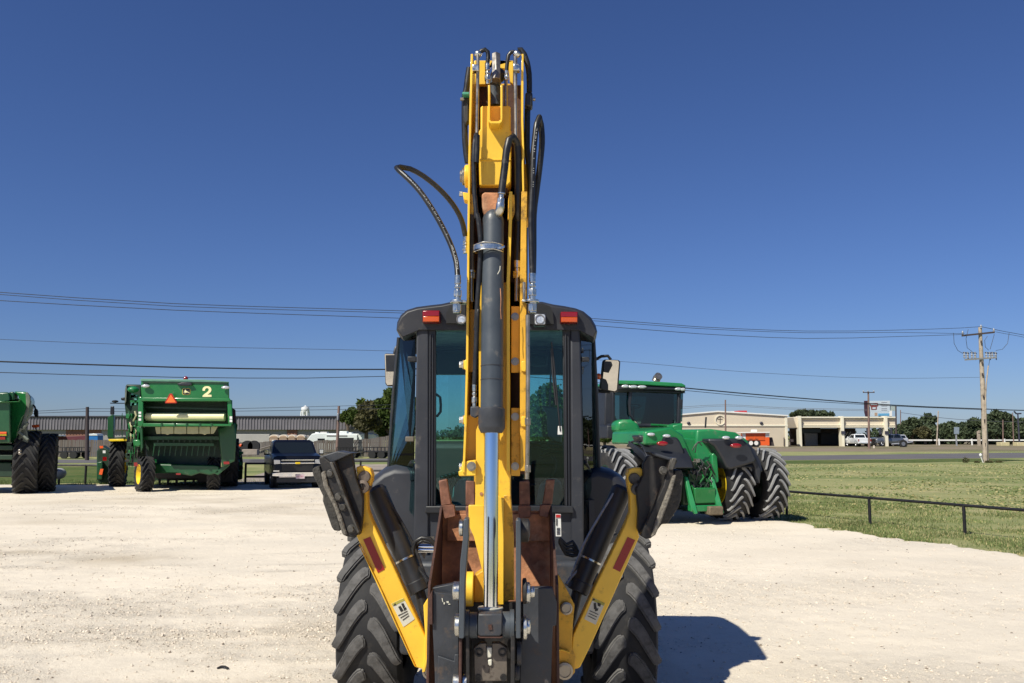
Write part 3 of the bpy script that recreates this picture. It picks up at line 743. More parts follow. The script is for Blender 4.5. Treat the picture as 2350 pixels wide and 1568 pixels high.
# right pair
hose(Z(2, [(1206, 1000), (1200, 800), (1195, 560), (1205, 300), (1213, 60), (1222, -60), (1240, -210), (1262, -268)], 4.02, 4.1) + Z(2, [(1276, -210), (1284, -60), (1262, 160), (1240, 330), (1218, 520), (1216, 800), (1212, 1000)], 4.14, 4.18), 0.0150)
fitting(2, 1206, 990, 1210, 4.02, 0.0165)
fitting(2, 1206, 1218, 1310, 4.02, 0.017, spec=((0, .2, 1.1, 14), (.2, .85, 1.32, 6), (.85, 1, 1.1, 12)))
l = MB(); q = zp(2, 1200, 1215, 4.02); l.lathe(q, (0, 0, 1), [(0.036, -0.006), (0.036, 0.006)], 20); l.bx(q.x - 0.045, q.x, q.y - 0.02, q.y + 0.05, q.z - 0.006, q.z + 0.004); l.build('bulkhead_plate', m_zinc, bk, 0.002)
# long steel tube on the right edge
l = MB(); l.tube(Z(3, [(944, 205), (946, 600), (944, 1000), (940, 1230)], 4.03), 0.0105, 10, smooth=False); l.build('steel_tube', m_tube, bk)
l = MB(); l.tube(Z(3, [(922, 0), (922, 120)], 4.03), 0.008, 10, smooth=False); l.build('steel_tube', m_tube, bk)
for yy in (870, 1165):
    l = MB(); l.cyl(zp(3, 945, yy - 22, 4.03), zp(3, 945, yy + 22, 4.03), 0.016, n=6); l.build('tube_nut', m_tube, bk, 0.002)
# hose lying left of the barrel
hose(Z(1, [(335, 830), (322, 822), (310, 900), (303, 1030), (308, 1300), (322, 1480), (330, 1560)], 4.06, 4.03)[0:] + Z(2, [(765, 520), (785, 680), (788, 800), (778, 1000), (765, 1200), (752, 1450)], 4.02) + Z(3, [(632, 150), (622, 420), (613, 640)], 4.02), 0.0118, m_hose)
hose(Z(1, [(325, 1070), (330, 950), (332, 830)], 4.025), 0.0145, m_hose)
fitting(3, 612, 630, 780, 4.02, 0.0105)
l = MB(); l.pp(3, [(586, 775), (645, 775), (645, 832), (615, 850), (586, 835)], 3.99, 0.05); l.build('port_block', m_slate_worn, bk, 0.006)
# hose in left gap with nut and bare tube
hose(Z(2, [(716, 520), (714, 700), (716, 970)], 4.09), 0.0155, m_hose_brown)
fitting(2, 716, 965, 1032, 4.09, 0.0165, spec=((0, .25, 1.05, 14), (.25, 1, 1.15, 6)))
l = MB(); l.tube(Z(2, [(716, 1030), (716, 1190), (722, 1220)], 4.09), 0.0095, 10, smooth=False); l.build('steel_tube', m_tube, bk)
# arch hose at centre right
hose(Z(1, [(546, 1345), (556, 1250), (575, 1100), (590, 960), (612, 870), (645, 845)], 4.0, 4.02) + Z(1, [(680, 890), (692, 1000), (694, 1250), (692, 1560)], 4.06, 4.1) + Z(2, [(1092, 300), (1096, 600), (1085, 890)], 4.12), 0.0185)
fitting(1, 546, 1335, 1440, 4.0, 0.019, 537, spec=((0, .12, 1.05, 14), (.12, .45, .72, 14), (.45, .9, 1.0, 6), (.9, 1, .7, 10)))
l = MB(); l.tube([zp(1, 536, 1430, 4.0), zp(1, 530, 1480, 4.0), zp(1, 515, 1515, 4.02), zp(1, 505, 1520, 4.06)], 0.0215, 14, 0.01); l.build('elbow_fitting', m_zinc, bk)
fitting(2, 1085, 885, 1030, 4.12, 0.018, spec=((0, .42, .95, 14), (.42, .62, .75, 12), (.62, 1, 1.3, 6)))
l = MB(); l.tube(Z(2, [(1083, 1030), (1078, 1180), (1078, 1215)], 4.12), 0.0115, 10, smooth=False); l.build('steel_tube', m_tube, bk)
# top: steel tubes, hex blocks, arches
l = MB(); l.tube(Z(1, [(338, 115), (340, 220)], 4.05) + Z(1, [(338, 300), (330, 810)], 4.06), 0.0085, 10, smooth=False); l.build('steel_tube', m_tube, bk)
l = MB(); l.tube(Z(1, [(668, 110), (668, 400), (672, 860)], 4.06), 0.0095, 10, smooth=False); l.build('steel_tube', m_tube, bk)
l = MB(); l.pp(1, [(290, 205), (348, 205), (348, 262), (290, 262)], 4.03, 0.04); l.build('tube_block', m_zinc, bk, 0.003)
l = MB(); l.pp(1, [(650, 200), (706, 200), (706, 258), (650, 258)], 4.03, 0.04); l.build('tube_block', m_zinc, bk, 0.003)
for x in (340, 680):
    l = MB(); l.ball(zp(1, x, 118, 4.06), 0.020, 12, 8, (1, 1, 0.9)); l.build('elbow_fitting', m_zinc, bk)
hose(Z(1, [(345, 120), (368, 92), (402, 78), (426, 100), (430, 150), (422, 205)], 4.08), 0.011)
fitting(1, 422, 200, 385, 4.08, 0.0125, 424)
hose(Z(1, [(660, 98), (630, 100), (606, 130), (597, 190), (590, 265)], 4.08), 0.010)
fitting(1, 590, 262, 345, 4.08, 0.010)
hose(Z(1, [(690, 85), (715, 80), (745, 120), (770, 190), (788, 300), (790, 450)], 4.12), 0.0145)
hose(Z(1, [(775, 570), (772, 700), (770, 850), (770, 950), (785, 1080), (800, 1300), (806, 1560)], 4.16), 0.0155)
l = MB(); l.pp(1, [(755, 450), (818, 450), (820, 575), (790, 578), (750, 570)], 4.10, 0.06); hc = l.build('hose_guard', m_plastic, bk, 0.008)
l = MB(); q = zp(1, 820, 515, 4.13); l.cyl(q, q + Vector((0.013, 0, 0)), 0.009, n=8); l.build('guard_bolt', m_tube, hc)
hose(Z(1, [(265, 240), (250, 330), (238, 430), (225, 480), (222, 700), (228, 900), (238, 1000), (250, 1070)], 4.20), 0.0160)
l = MB(); l.pp(1, [(203, 448), (262, 448), (262, 472), (203, 472)], 4.12, 0.08); l.build('hose_strap', mat("teal_strap", (0.05, 0.28, 0.2), 0.5), bk, 0.003)
l = MB(); l.pp(1, [(205, 474), (262, 474), (262, 700), (232, 740), (208, 700)], 4.16, 0.05); l.build('hose_guard', m_plastic, bk, 0.008)
l = MB(); q = zp(1, 196, 513, 4.15); l.cyl(q + Vector((0.01, 0, 0)), q + Vector((-0.006, 0, 0)), 0.009, n=8); l.build('guard_bolt', m_tube, bk)

# ---- bucket: shell, side plates, lip, teeth
xl, xr = -0.374, 0.204
prof = [(4.66, 1.70), (4.655, 1.40), (4.60, 1.00), (4.45, 0.72), (4.2, 0.62), (4.0, 0.72), (3.98, 1.0), (4.0, 1.41)]
def shell(prof, t, x0, x1):
    m_ = MB(); n = len(prof)
    for i in range(n - 1):
        (y0, z0), (y1, z1) = prof[i], prof[i + 1]
        nx_, nz_ = (z1 - z0), -(y1 - y0); l_ = math.hypot(nx_, nz_); nx_, nz_ = nx_ / l_ * t, nz_ / l_ * t
        m_.prism([(x0, y0, z0), (x0, y1, z1), (x0, y1 - nx_, z1 - nz_), (x0, y0 - nx_, z0 - nz_)], (x1 - x0, 0, 0))
    return m_
shell(prof[:5], 0.014, xl, xr).build('bucket_shell', m_rust, bk)
l = MB(); l.bx(xl + 0.03, xr - 0.004, 4.63, 4.645, 1.545, 1.685); l.build('bucket_lip', m_rust, bk, 0.003)
sidep = [(4.67, 1.70), (4.64, 1.73), (4.50, 1.66), (4.0, 1.425), (3.96, 1.0), (4.0, 0.70), (4.2, 0.60), (4.45, 0.70), (4.61, 1.00)]
for x0 in (xl - 0.008, xr - 0.004):
    l = MB(); l.prism([(x0, y, z) for y, z in sidep], (0.012, 0, 0)); l.build('bucket_side', m_rust_shade, bk, 0.002)  # sides coloured darker than the shell to carry their shade
Yt = 4.60
for nm, pts in (('left', [(388, 1240), (440, 1228), (470, 1390), (485, 1398), (494, 1462), (425, 1478), (412, 1402), (405, 1398)]),
                ('lm', [(557, 1240), (614, 1245), (616, 1395), (626, 1470), (560, 1475), (556, 1400)]),
                ('rm', [(893, 1245), (955, 1238), (960, 1392), (966, 1410), (962, 1470), (890, 1480), (886, 1404), (893, 1396)]),
                ('right', [(1062, 1235), (1114, 1232), (1097, 1390), (1086, 1400), (1072, 1474), (1016, 1462), (1024, 1398), (1037, 1390)])):
    k = 4
    tip, shank = [pts[0], pts[1], pts[2], pts[-1]], pts[2:8]
    l = MB(); l.pp(3, tip, Yt + 0.005, 0.035); th = l.build('bucket_tooth', m_rust_tooth, bk, 0.006)
    l = MB(); l.pp(3, [pts[2]] + list(pts[3:7]) + [pts[7] if len(pts) > 7 else pts[-1], ] if len(pts) > 7 else [pts[2], pts[3], pts[4], pts[5]], Yt - 0.01, 0.06); l.build('tooth_shank', m_rust_tooth, th, 0.006)

# near wall of the bucket / coupler: left and right boxes with dark centre
l = MB(); l.pp(11, [(160, 760), (180, 780), (385, 805), (388, 1075), (385, 1568), (385, 1900), (180, 1900), (178, 1500), (160, 1080)], 3.97, 0.05); l.build('bucket_back_plate', m_slate_worn, bk, 0.004)
l = MB(); l.pp(11, [(155, 745), (385, 700), (388, 800), (170, 785)], 4.01, 0.05); l.build('bucket_top_edge', m_slate_worn, bk, 0.003)
l = MB(); l.pp(11, [(125, 830), (158, 760), (160, 1065), (122, 1060)], 3.95, 0.06); l.build('side_cutter', m_rust_shade, bk, 0.003)
l = MB(); l.pp(11, [(945, 745), (1195, 742), (1234, 870), (1230, 1068), (1200, 1078), (1192, 1300), (1180, 1900), (900, 1900), (920, 1300), (945, 1000)], 3.97, 0.05); l.build('bucket_back_plate', m_slate_worn, bk, 0.004)
l = MB(); l.pp(11, [(380, 870), (945, 870), (945, 1900), (380, 1900)], 4.10, 0.03); l.build('bucket_cavity_shade', m_blackiron, bk)  # black sheet stands for the shade in the cavity between the boxes
l = MB(); l.pp(11, [(205, 1330), (345, 1378), (350, 1320), (385, 1320), (385, 1900), (200, 1900)], 3.955, 0.012); l.build('coupler_plate', m_slate_worn, bk, 0.003)
# guide links
bar = lambda pts, Y, dY, m, nm: MB().pp(11, pts, Y, dY).build(nm, m, bk, 0.004)
bar([(428, 155), (440, 147), (470, 150), (472, 300), (462, 420), (440, 700), (434, 1165), (425, 1185), (388, 1182), (388, 900), (398, 520), (420, 330)], 3.76, 0.10, m_slate, 'guide_link')
bar([(880, 170), (890, 152), (922, 158), (925, 500), (922, 1182), (880, 1182), (880, 500)], 3.76, 0.10, m_slate, 'guide_link')
bar([(388, 1186), (414, 1186), (408, 1900), (380, 1900)], 3.80, 0.12, m_rust_shade, 'link_edge')
bar([(440, 1090), (478, 1090), (482, 1900), (452, 1900)], 3.82, 0.16, m_blackiron, 'fork_arm')
bar([(836, 1090), (872, 1090), (868, 1900), (832, 1900)], 3.82, 0.16, m_blackiron, 'fork_arm')
def xpin(k, x, y, Y, r, half, m=m_zinc, nm='link_pin'):
    q = zp(k, x, y, Y); l = MB(); l.lathe(q - Vector((half, 0, 0)), (1, 0, 0), [(r * .8, 0), (r, 0.004), (r, 2 * half - 0.004), (r * .8, 2 * half)], 24)
    return l.build(nm, m, bk, angle=50)
xpin(11, 408, 225, 3.81, 0.036, 0.010); xpin(11, 366, 770, 3.81, 0.040, 0.016); xpin(11, 374, 1065, 3.81, 0.048, 0.012)
xpin(11, 955, 245, 3.85, 0.052, 0.020, m_blackiron); xpin(11, 985, 235, 3.87, 0.04, 0.008, m_blackiron)
xpin(11, 955, 770, 3.82, 0.055, 0.010, m_blackiron); xpin(11, 985, 785, 3.82, 0.045, 0.010, m_zinc); xpin(11, 1018, 780, 3.82, 0.024, 0.012)
xpin(11, 958, 1085, 3.82, 0.052, 0.010); xpin(11, 986, 1075, 3.82, 0.034, 0.010)
xpin(11, 460, 1060, 3.87, 0.062, 0.012, m_slate); xpin(11, 515, 1065, 3.87, 0.055, 0.020, m_slate); xpin(11, 800, 1060, 3.87, 0.055, 0.022, m_slate); xpin(11, 848, 1060, 3.87, 0.064, 0.012, m_slate)
xpin(11, 655, 1065, 3.87, 0.030, 0.14, m_tube)
xpin(11, 905, 1310, 3.9, 0.05, 0.012, m_slate_worn); xpin(11, 890, 1470, 3.9, 0.035, 0.012, m_slate_worn); xpin(11, 440, 1560, 3.85, 0.04, 0.012, m_zinc); xpin(11, 365, 1560, 3.85, 0.035, 0.016, m_zinc)
l = MB(); l.pp(11, [(553, 970), (764, 970), (762, 1140), (740, 1165), (575, 1165), (550, 1150)], 3.80, 0.14); rb = l.build('rod_end_block', m_slate_worn, bk, 0.006)
l = MB(); l.pp(11, [(640, 1065), (672, 1060), (676, 1105), (644, 1108)], 3.794, 0.01); l.build('grease_hole', m_rust_shade, rb)
l = MB(); l.pp(11, [(548, 1168), (770, 1168), (745, 1180), (570, 1180)], 3.80, 0.12); l.build('block_foot', m_rust_shade, rb, 0.002)
l = MB(); l.pp(11, [(515, 1265), (570, 1222), (625, 1222), (630, 1335), (668, 1335), (672, 1222), (742, 1222), (806, 1265), (808, 1552), (520, 1552)], 3.88, 0.04); lp_ = l.build('wear_pad_plate', mat("bare_worn_steel", (0.16, 0.135, 0.11), 0.55, 0.3, var=0.25, scale=30, dirt=((0.06, 0.045, 0.035), 0.4, 30)), bk, 0.004)
l = MB(); l.pp(11, [(628, 1258), (672, 1258), (672, 1330), (664, 1350), (634, 1350), (628, 1320)], 3.87, 0.03); l.pp(11, [(636, 1368), (672, 1362), (674, 1410), (655, 1425), (640, 1405)], 3.87, 0.02); l.build('centre_pin', m_decal, lp_, 0.004)
for x, y in ((555, 1520), (772, 1516)):
    l = MB(); ring(l, zp(11, x, y, 3.88), (0, -1, 0), 0.015, 0.008, 0.006, 12); bolt(l, zp(11, x, y, 3.88), (0, -1, 0), 0.008, 0.004); l.build('pad_bolt', m_blackiron, lp_)
for x in (563, 762):
    l = MB(); ring(l, zp(11, x, 1300, 3.88), (0, -1, 0), 0.018, 0.011, 0.008, 14); l.build('pad_boss', m_blackiron, lp_)
# chips of missing paint on the left box
l = MB()
for pts in ([(238, 833), (246, 835), (252, 870), (244, 862)], [(255, 868), (268, 872), (262, 888), (254, 884)], [(278, 862), (296, 858), (302, 872), (284, 876)], [(296, 880), (314, 884), (310, 890), (294, 888)]):
    l.pp(11, pts, 3.966, 0.003)
l.build('paint_chip', m_decal, bk)

# ---- stabilizers, one each side
m_pinsteel = mat("grimy_pin_steel", (0.17, 0.135, 0.11), 0.55, 0.4, var=0.35, scale=30)
m_tube_dark = mat("scuffed_dark_steel", (0.085, 0.080, 0.072), 0.5, 0.3, var=0.4, scale=25, dirt=((0.03, 0.028, 0.025), 0.4, 20))
def stabiliser(k, L):
    """L: True for the left one (outlines from zoom 4), False for the right (zoom 5, mirrored reading)"""
    Y = 4.90
    if L:
        arm = [(345, 645), (378, 520), (392, 380), (352, 290), (343, 215), (372, 206), (400, 212), (432, 225), (445, 262), (443, 300), (430, 330), (412, 375), (416, 480), (440, 545), (600, 885), (775, 1275), (800, 1320), (798, 1440), (770, 1525), (755, 1478), (715, 1468), (640, 1300), (500, 985)]
        red = [(388, 668), (432, 650), (523, 855), (480, 878)]
        dec = [(565, 1070), (640, 1035), (711, 1166), (640, 1216)]
        ink = [[(607, 1090), (622, 1083), (640, 1112), (624, 1122)], [(625, 1070), (640, 1066), (650, 1090), (638, 1098)], [(640, 1100), (655, 1092), (660, 1104), (644, 1114)]]
        tri = [[(578, 1082), (587, 1066), (596, 1078)]]
        olive = [(567, 1070), (640, 1036), (648, 1050), (575, 1086)]
        lines = [[(606 + 14 * i + 0, 1143 + 14 * i), (664 + 5 * i, 1114 + 14 * i), (666 + 5 * i, 1118 + 14 * i), (608 + 14 * i, 1147 + 14 * i)] for i in range(3)]
        cyl = ((470, 360), (742, 990)); rod = ((740, 985), (806, 1250)); clamp = (652, 792)
        pins = [((398, 274), .034), ((388, 336), .037)]
        extra = [((325, 335), .032), ((318, 362), .022)]
        mount = [(765, 1080), (792, 1038), (806, 1100), (806, 1200), (826, 1280), (830, 1525), (800, 1530), (756, 1500), (768, 1400), (775, 1260)]
        rib = [(756, 1500), (790, 1390), (815, 1345), (828, 1345), (828, 1365), (806, 1380), (775, 1500)]
        piv = [((808, 1490), .042)]
        plate = [(215, 122), (268, 128), (320, 128), (330, 210), (345, 290), (372, 360), (388, 420), (384, 520), (376, 600), (368, 640), (345, 636), (205, 178)]
        top = [(112, 150), (225, 114), (268, 122), (320, 128), (215, 178), (180, 190), (150, 178)]
        bar_ = [(112, 152), (142, 150), (182, 185), (208, 178), (362, 620), (350, 642), (330, 655), (292, 652), (262, 640), (112, 175)]
        rub1 = [(68, 230), (82, 216), (112, 205), (135, 300), (215, 480), (250, 605), (240, 616), (205, 612), (190, 590), (135, 430), (136, 395), (75, 270)]
        rub2 = [(122, 250), (148, 235), (165, 320), (215, 430), (250, 520), (290, 640), (268, 645), (255, 630), (205, 470), (140, 340)]
        bolts = [(185, 256), (236, 402), (265, 463), (316, 602)]
        rail = [(176, 185), (196, 182), (366, 622), (352, 630)]
        gus = [(330, 290), (385, 300), (390, 420), (340, 400)]
        side = [(360, 700), (392, 760), (500, 985), (640, 1300), (715, 1468), (704, 1452), (480, 960)]
    else:
        arm = [(978, 652), (965, 600), (972, 490), (962, 430), (965, 385), (940, 330), (1000, 262), (1002, 232), (985, 218), (945, 216), (915, 226), (902, 262), (905, 320), (920, 400), (920, 500), (885, 585), (720, 920), (562, 1270), (555, 1340), (560, 1480), (590, 1478), (608, 1468), (680, 1320), (900, 830)]
        red = [(905, 652), (952, 672), (858, 871), (812, 849)]
        dec = [(690, 1034), (762, 1070), (705, 1202), (633, 1166)]
        ink = [[(692, 1068), (706, 1064), (712, 1100), (694, 1106)], [(716, 1062), (738, 1070), (734, 1090), (718, 1084)], [(700, 1104), (722, 1098), (718, 1114), (700, 1118)]]
        tri = [[(684, 1050), (694, 1034), (702, 1048)]]
        olive = [(690, 1036), (761, 1069), (754, 1084), (684, 1050)]
        lines = [[(668 - 6 * i, 1112 + 16 * i), (722 - 8 * i, 1136 + 16 * i), (720 - 8 * i, 1140 + 16 * i), (666 - 6 * i, 1116 + 16 * i)] for i in range(3)]
        cyl = ((868, 360), (590, 990)); rod = ((592, 985), (530, 1240)); clamp = (685, 803)
        pins = [((945, 287), .032), ((962, 352), .034)]
        extra = [((1025, 372), .026), ((1000, 330), .03)]
        mount = [(470, 888), (516, 968), (573, 1080), (562, 1200), (556, 1345), (578, 1400), (575, 1500), (555, 1524), (520, 1530), (470, 1510), (428, 1482), (436, 1300), (440, 1080), (462, 900)]
        rib = [(428, 1358), (500, 1356), (540, 1372), (545, 1384), (500, 1366), (428, 1370)]
        piv = [((510, 1487), .046), ((520, 1096), .034)]
        plate = [(1028, 145), (1110, 150), (1165, 168), (1168, 240), (1140, 330), (985, 645), (965, 600), (972, 490), (965, 430), (960, 350), (1005, 262), (1000, 200)]
        top = [(1045, 118), (1075, 125), (1190, 160), (1215, 155), (1208, 190), (1180, 180), (1060, 140)]
        bar_ = [(1170, 165), (1212, 158), (1216, 180), (1190, 232), (1200, 300), (1120, 470), (1055, 660), (1020, 665), (985, 645), (1130, 330)]
        rub1 = [(1200, 235), (1240, 230), (1254, 262), (1240, 420), (1222, 470), (1190, 520), (1155, 570), (1120, 572), (1090, 612), (1180, 330)]
        rub2 = [(1188, 270), (1212, 262), (1175, 400), (1115, 560), (1080, 640), (1052, 658), (1078, 560), (1160, 350)]
        bolts = [(1128, 236)]
        rail = [(1162, 232), (1184, 158), (1214, 158), (1190, 232)]
        gus = [(962, 300), (1015, 300), (1010, 400), (962, 420)]
        side = None
    B = lambda pts, y, dy, m, nm, bv=0.004, par=bk: MB().pp(k, pts, y, dy).build(nm, m, par, bv)
    armo = B(arm, Y, 0.085, m_yellow, 'stabiliser_arm', 0.006)
    B(red, Y - 0.003, 0.004, m_red_refl, 'reflective_strip', 0, armo).__setitem__('label', 'dark red reflective strip on the arm')
    dc = B(dec, Y - 0.003, 0.004, m_decal, 'warning_decal', 0, armo)
    B(olive, Y - 0.0045, 0.004, m_decal_y, 'decal_header', 0, armo)
    l = MB()
    for q in ink + tri + lines: l.pp(k, q, Y - 0.006, 0.0015)
    l.build('decal_print', m_print, armo)
    # cylinder
    a, b_ = zp(k, *cyl[0], 5.12), zp(k, *cyl[1], 5.04)
    l = MB(); dd = (b_ - a).normalized()
    l.lathe(a, dd, [(0.045, -0.02), (0.060, 0.0), (0.060, (b_ - a).length - 0.06), (0.064, (b_ - a).length - 0.055), (0.064, (b_ - a).length), (0.05, (b_ - a).length + 0.006)], 28)
    cy = l.build('stabiliser_cylinder', m_plastic, bk, angle=30)
    l = MB(); l.cyl(zp(k, *rod[0], 5.04), zp(k, *rod[1], 5.0), 0.030, n=20); l.build('cylinder_rod', m_blackiron, cy)
    q = zp(k, *clamp, 5.07); q = a + dd * (q - a).dot(dd)
    l = MB(); l.lathe(q, dd, [(0.0605, -0.006), (0.0625, -0.005), (0.0625, 0.005), (0.0605, 0.006)], 28, cap=False); l.build('hose_clamp', m_zinc, cy)
    off = 50 if L else -50
    l = MB(); l.tube([zp(k, cyl[0][0] + off, cyl[0][1] + 20, 5.08), zp(k, (cyl[0][0] + cyl[1][0]) / 2 + off * 1.6, (cyl[0][1] + cyl[1][1]) / 2 - 10, 5.06), zp(k, cyl[1][0] + off * 0.9, cyl[1][1] - 70, 5.02)], 0.009, 8); l.build('cylinder_tube', m_tube if not L else m_blackiron, cy)
    # head pins
    for (x, y), r in pins:
        l = MB(); q = zp(k, x, y, Y); l.lathe(q, (0, -1, 0), [(r, -0.1), (r, 0.03), (r * .55, 0.034), (r * .5, 0.02)] if r == pins[1][1] else [(r * 1.0, -0.05), (r, 0.012), (r * .9, 0.02)], 22); l.build('pivot_pin', m_pinsteel if L else m_tube_dark, bk, angle=40)
    for (x, y), r in extra:
        l = MB(); q = zp(k, x, y, Y - 0.02); l.lathe(q, (0, -1, 0), [(r, -0.08), (r, 0.03), (r * .7, 0.036)], 14); l.build('pad_bolt', m_pinsteel if L else m_tube_dark, bk)
    B(mount, Y - 0.02, 0.06, m_yellow_worn_shaded if not L else m_yellow, 'stabiliser_mount', 0.005)  # right mount takes the darker yellow to stand for its shade
    B(rib, Y - 0.05, 0.03, m_yellow, 'mount_rib', 0.004)
    for (x, y), r in piv:
        l = MB(); q = zp(k, x, y, Y - 0.02); l.lathe(q, (0, -1, 0), [(r, 0), (r, 0.022), (r * .72, 0.024), (r * .70, 0.016), (0.001, 0.016)], 26, cap=False); l.build('pivot_pin', m_tube, bk, angle=40)
    # street pad
    pad = B(plate, Y - 0.06, 0.05, m_blackiron, 'street_pad', 0.006)
    B(top, Y - 0.10, 0.20, m_slate_worn, 'pad_top_plate', 0.006, pad)
    B(bar_, Y - 0.13, 0.07, m_blackiron, 'pad_bar', 0.006, pad)
    B(rail, Y - 0.145, 0.03, m_tube_dark, 'pad_edge_rail', 0.004, pad)
    B(rub1, Y - 0.09, 0.16, m_pad_rubber, 'rubber_block', 0.008, pad)
    B(rub2, Y - 0.15, 0.09, m_frayed, 'rubber_block', 0.008, pad)
    B(gus, Y - 0.03, 0.10, m_blackiron, 'pad_hinge', 0.006, pad)
    for x, y in bolts:
        l = MB(); bolt(l, zp(k, x, y, Y - 0.13), (0, -1, 0), 0.017, 0.026); l.cyl(zp(k, x, y, Y - 0.13), zp(k, x, y, Y - 0.136), 0.024, n=14); l.build('rubber_bolt', m_tube_dark, pad, 0.002)
    if side:
        B(side, Y - 0.022, 0.024, m_yellow, 'arm_edge', 0.003, armo)
stabiliser(4, True)
stabiliser(5, False)
# printed lettering on the loop hoses, scuffs on the barrel
def hose_print(pts, r_, seed, m_=m_decal):
    rp_ = random.Random(seed); path = catmull(pts, 0.004); l = MB(); n = 0
    for i in range(len(path) - 1):
        if rp_.random() < 0.55:
            p_ = path[i]; q_ = path[i + 1]; d_ = (q_ - p_)
            if d_.length < 1e-5: continue
            d_.normalize(); s_ = Vector((d_.z, 0, -d_.x)) * (0.0022 + 0.0012 * rp_.random()); o_ = Vector((0.25 * r_, -r_ * 1.0, 0)); e_ = d_ * 0.0028
            l.add([p_ + o_ - s_, p_ + o_ + s_, p_ + o_ + s_ + e_, p_ + o_ - s_ + e_], [(0, 1, 2, 3)]); n += 1
    return tag(l.build('hose_print', m_, bk, smooth=False), kind='stuff')
m_faded_print = mat("faded_hose_print", (0.34, 0.34, 0.32), 0.6)
hose_print(Z(2, [(600, 960), (590, 880), (556, 780), (492, 640), (402, 480), (300, 330), (205, 228), (150, 178)], 4.0, 4.12), 0.0136, 3, m_faded_print)
hose_print(Z(2, [(1205, 300), (1212, 60), (1222, -60), (1238, -190)], 4.03, 4.09), 0.0150, 4, m_faded_print)
l = MB(); l.tube(Z(2, [(947, 932), (944, 965), (926, 998)], 3.945), 0.0022, 5); l.build('barrel_scratch', m_decal, bk)
l = MB(); l.tube(Z(2, [(948, 1110), (953, 1200), (950, 1290), (955, 1360)], 3.944), 0.0020, 5); l.build('barrel_scratch', m_rust, bk)
# small sheet-metal fins and hydraulics around the swing frame
l = MB(); l.bx(BX - 0.42, BX + 0.42, 5.45, 6.2, 0.35, 0.90); l.build('rear_frame', m_blackiron, bk, 0.02)
l = MB(); l.bx(BX - 0.20, BX + 0.20, 4.75, 5.2, 0.4, 1.25); l.build('swing_post', m_slate_worn, bk, 0.02)
for yy in (712, 732):
    l = MB(); l.cyl(zp(4, 700, yy, 5.12), zp(4, 830, yy, 5.12), 0.016, n=16); l.build('swing_cylinder_rod', m_chrome, bk)
l = MB(); l.pp(4, [(735, 652), (832, 650), (832, 700), (735, 700)], 5.2, 0.02); l.pp(4, [(745, 745), (790, 745), (770, 790)], 5.2, 0.02); l.build('control_plate', m_tube, bk)
hose(Z(4, [(735, 842), (705, 790), (700, 730), (715, 680), (755, 658), (800, 662), (840, 700)], 5.05), 0.014)
hose(Z(4, [(742, 800), (722, 760), (722, 700), (760, 675), (815, 690)], 5.10), 0.010)
hose(Z(4, [(735, 842), (770, 890), (800, 940)], 5.05, 4.9), 0.014)
hose(Z(5, [(520, 950), (550, 905), (600, 850), (650, 740), (720, 620)], 4.98, 5.1), 0.010, m_tube)
for j in range(4): hose(Z(5, [(478, 660 + 8 * j), (520, 700 + 20 * j), (560, 680 + 30 * j), (600, 760)], 5.2), 0.011)
l = MB(); l.pp(11, [(1222, 105), (1268, 108), (1272, 298), (1225, 298)], 5.95, 0.01); st_ = l.build('safety_label', m_white_sticker, bk)
l = MB(); l.pp(11, [(1226, 110), (1264, 112), (1264, 136), (1226, 136)], 5.945, 0.004); l.build('label_header', m_print_red, st_)
l = MB(); l.pp(11, [(1228, 145), (1238, 145), (1238, 205), (1228, 205)], 5.945, 0.004)
for j in range(5): l.pp(11, [(1232, 225 + j * 13), (1262, 225 + j * 13), (1262, 229 + j * 13), (1232, 229 + j * 13)], 5.945, 0.004)
l.build('label_print', m_print, st_)
# ---- cab body, roof, glazing
YC = 6.32
l = MB(); l.prism([P(u, v, YC + 0.02) for u, v in ((957, 1170), (1336, 1170), (1338, 1345), (945, 1345))], (0, 0.5, 0))
l.build('cab_lower_body', m_cabgrey, bk, 0.01)
l = MB(); l.bx(BX - 0.66, BX + 0.66, 6.0, 6.6, 0.62, 1.24); l.build('rear_axle_housing', m_slate_worn, bk, 0.03)
def D(u, v, Y): return P(u, v, Y)
def uvp(pts, Y, dY, name, m, bv=0.004, par=bk):
    l = MB(); l.prism([P(u, v, Y) for u, v in pts], (0, dY, 0)); return l.build(name, m, par, bv)
uvp([(956, 742), (984, 742), (984, 1345), (947, 1345), (953, 1000)], YC, 0.10, 'corner_pillar', m_cabgrey, 0.012)
uvp([(1309, 742), (1331, 742), (1338, 1000), (1342, 1345), (1312, 1345)], YC, 0.10, 'corner_pillar', m_cabgrey, 0.012)
# rear window frame: sides with fine ridges, top, sill
uvp([(984, 745), (1000, 752), (1000, 1160), (978, 1175)], YC + 0.01, 0.05, 'window_frame', m_plastic)
for u0 in (986.5, 992): uvp([(u0, 768), (u0 + 1.8, 768), (u0 + 0.2, 1165), (u0 - 2.0, 1168)], YC - 0.005, 0.02, 'window_trim', m_cabgrey, 0.001)
uvp([(1291, 752), (1309, 745), (1314, 1175), (1296, 1160)], YC + 0.01, 0.05, 'window_frame', m_plastic)
for u0 in (1297, 1303): uvp([(u0, 768), (u0 + 1.8, 768), (u0 + 4.2, 1168), (u0 + 2.2, 1165)], YC - 0.005, 0.02, 'window_trim', m_cabgrey, 0.001)
uvp([(984, 742), (1309, 742), (1309, 758), (984, 758)], YC + 0.01, 0.05, 'window_frame', m_plastic)
uvp([(977, 1162), (1315, 1162), (1317, 1178), (975, 1178)], YC - 0.03, 0.08, 'window_sill', m_plastic, 0.006)
uvp([(1000, 757), (1292, 757), (1298, 1163), (996, 1163)], YC + 0.035, 0.005, 'rear_window', m_glass, 0)
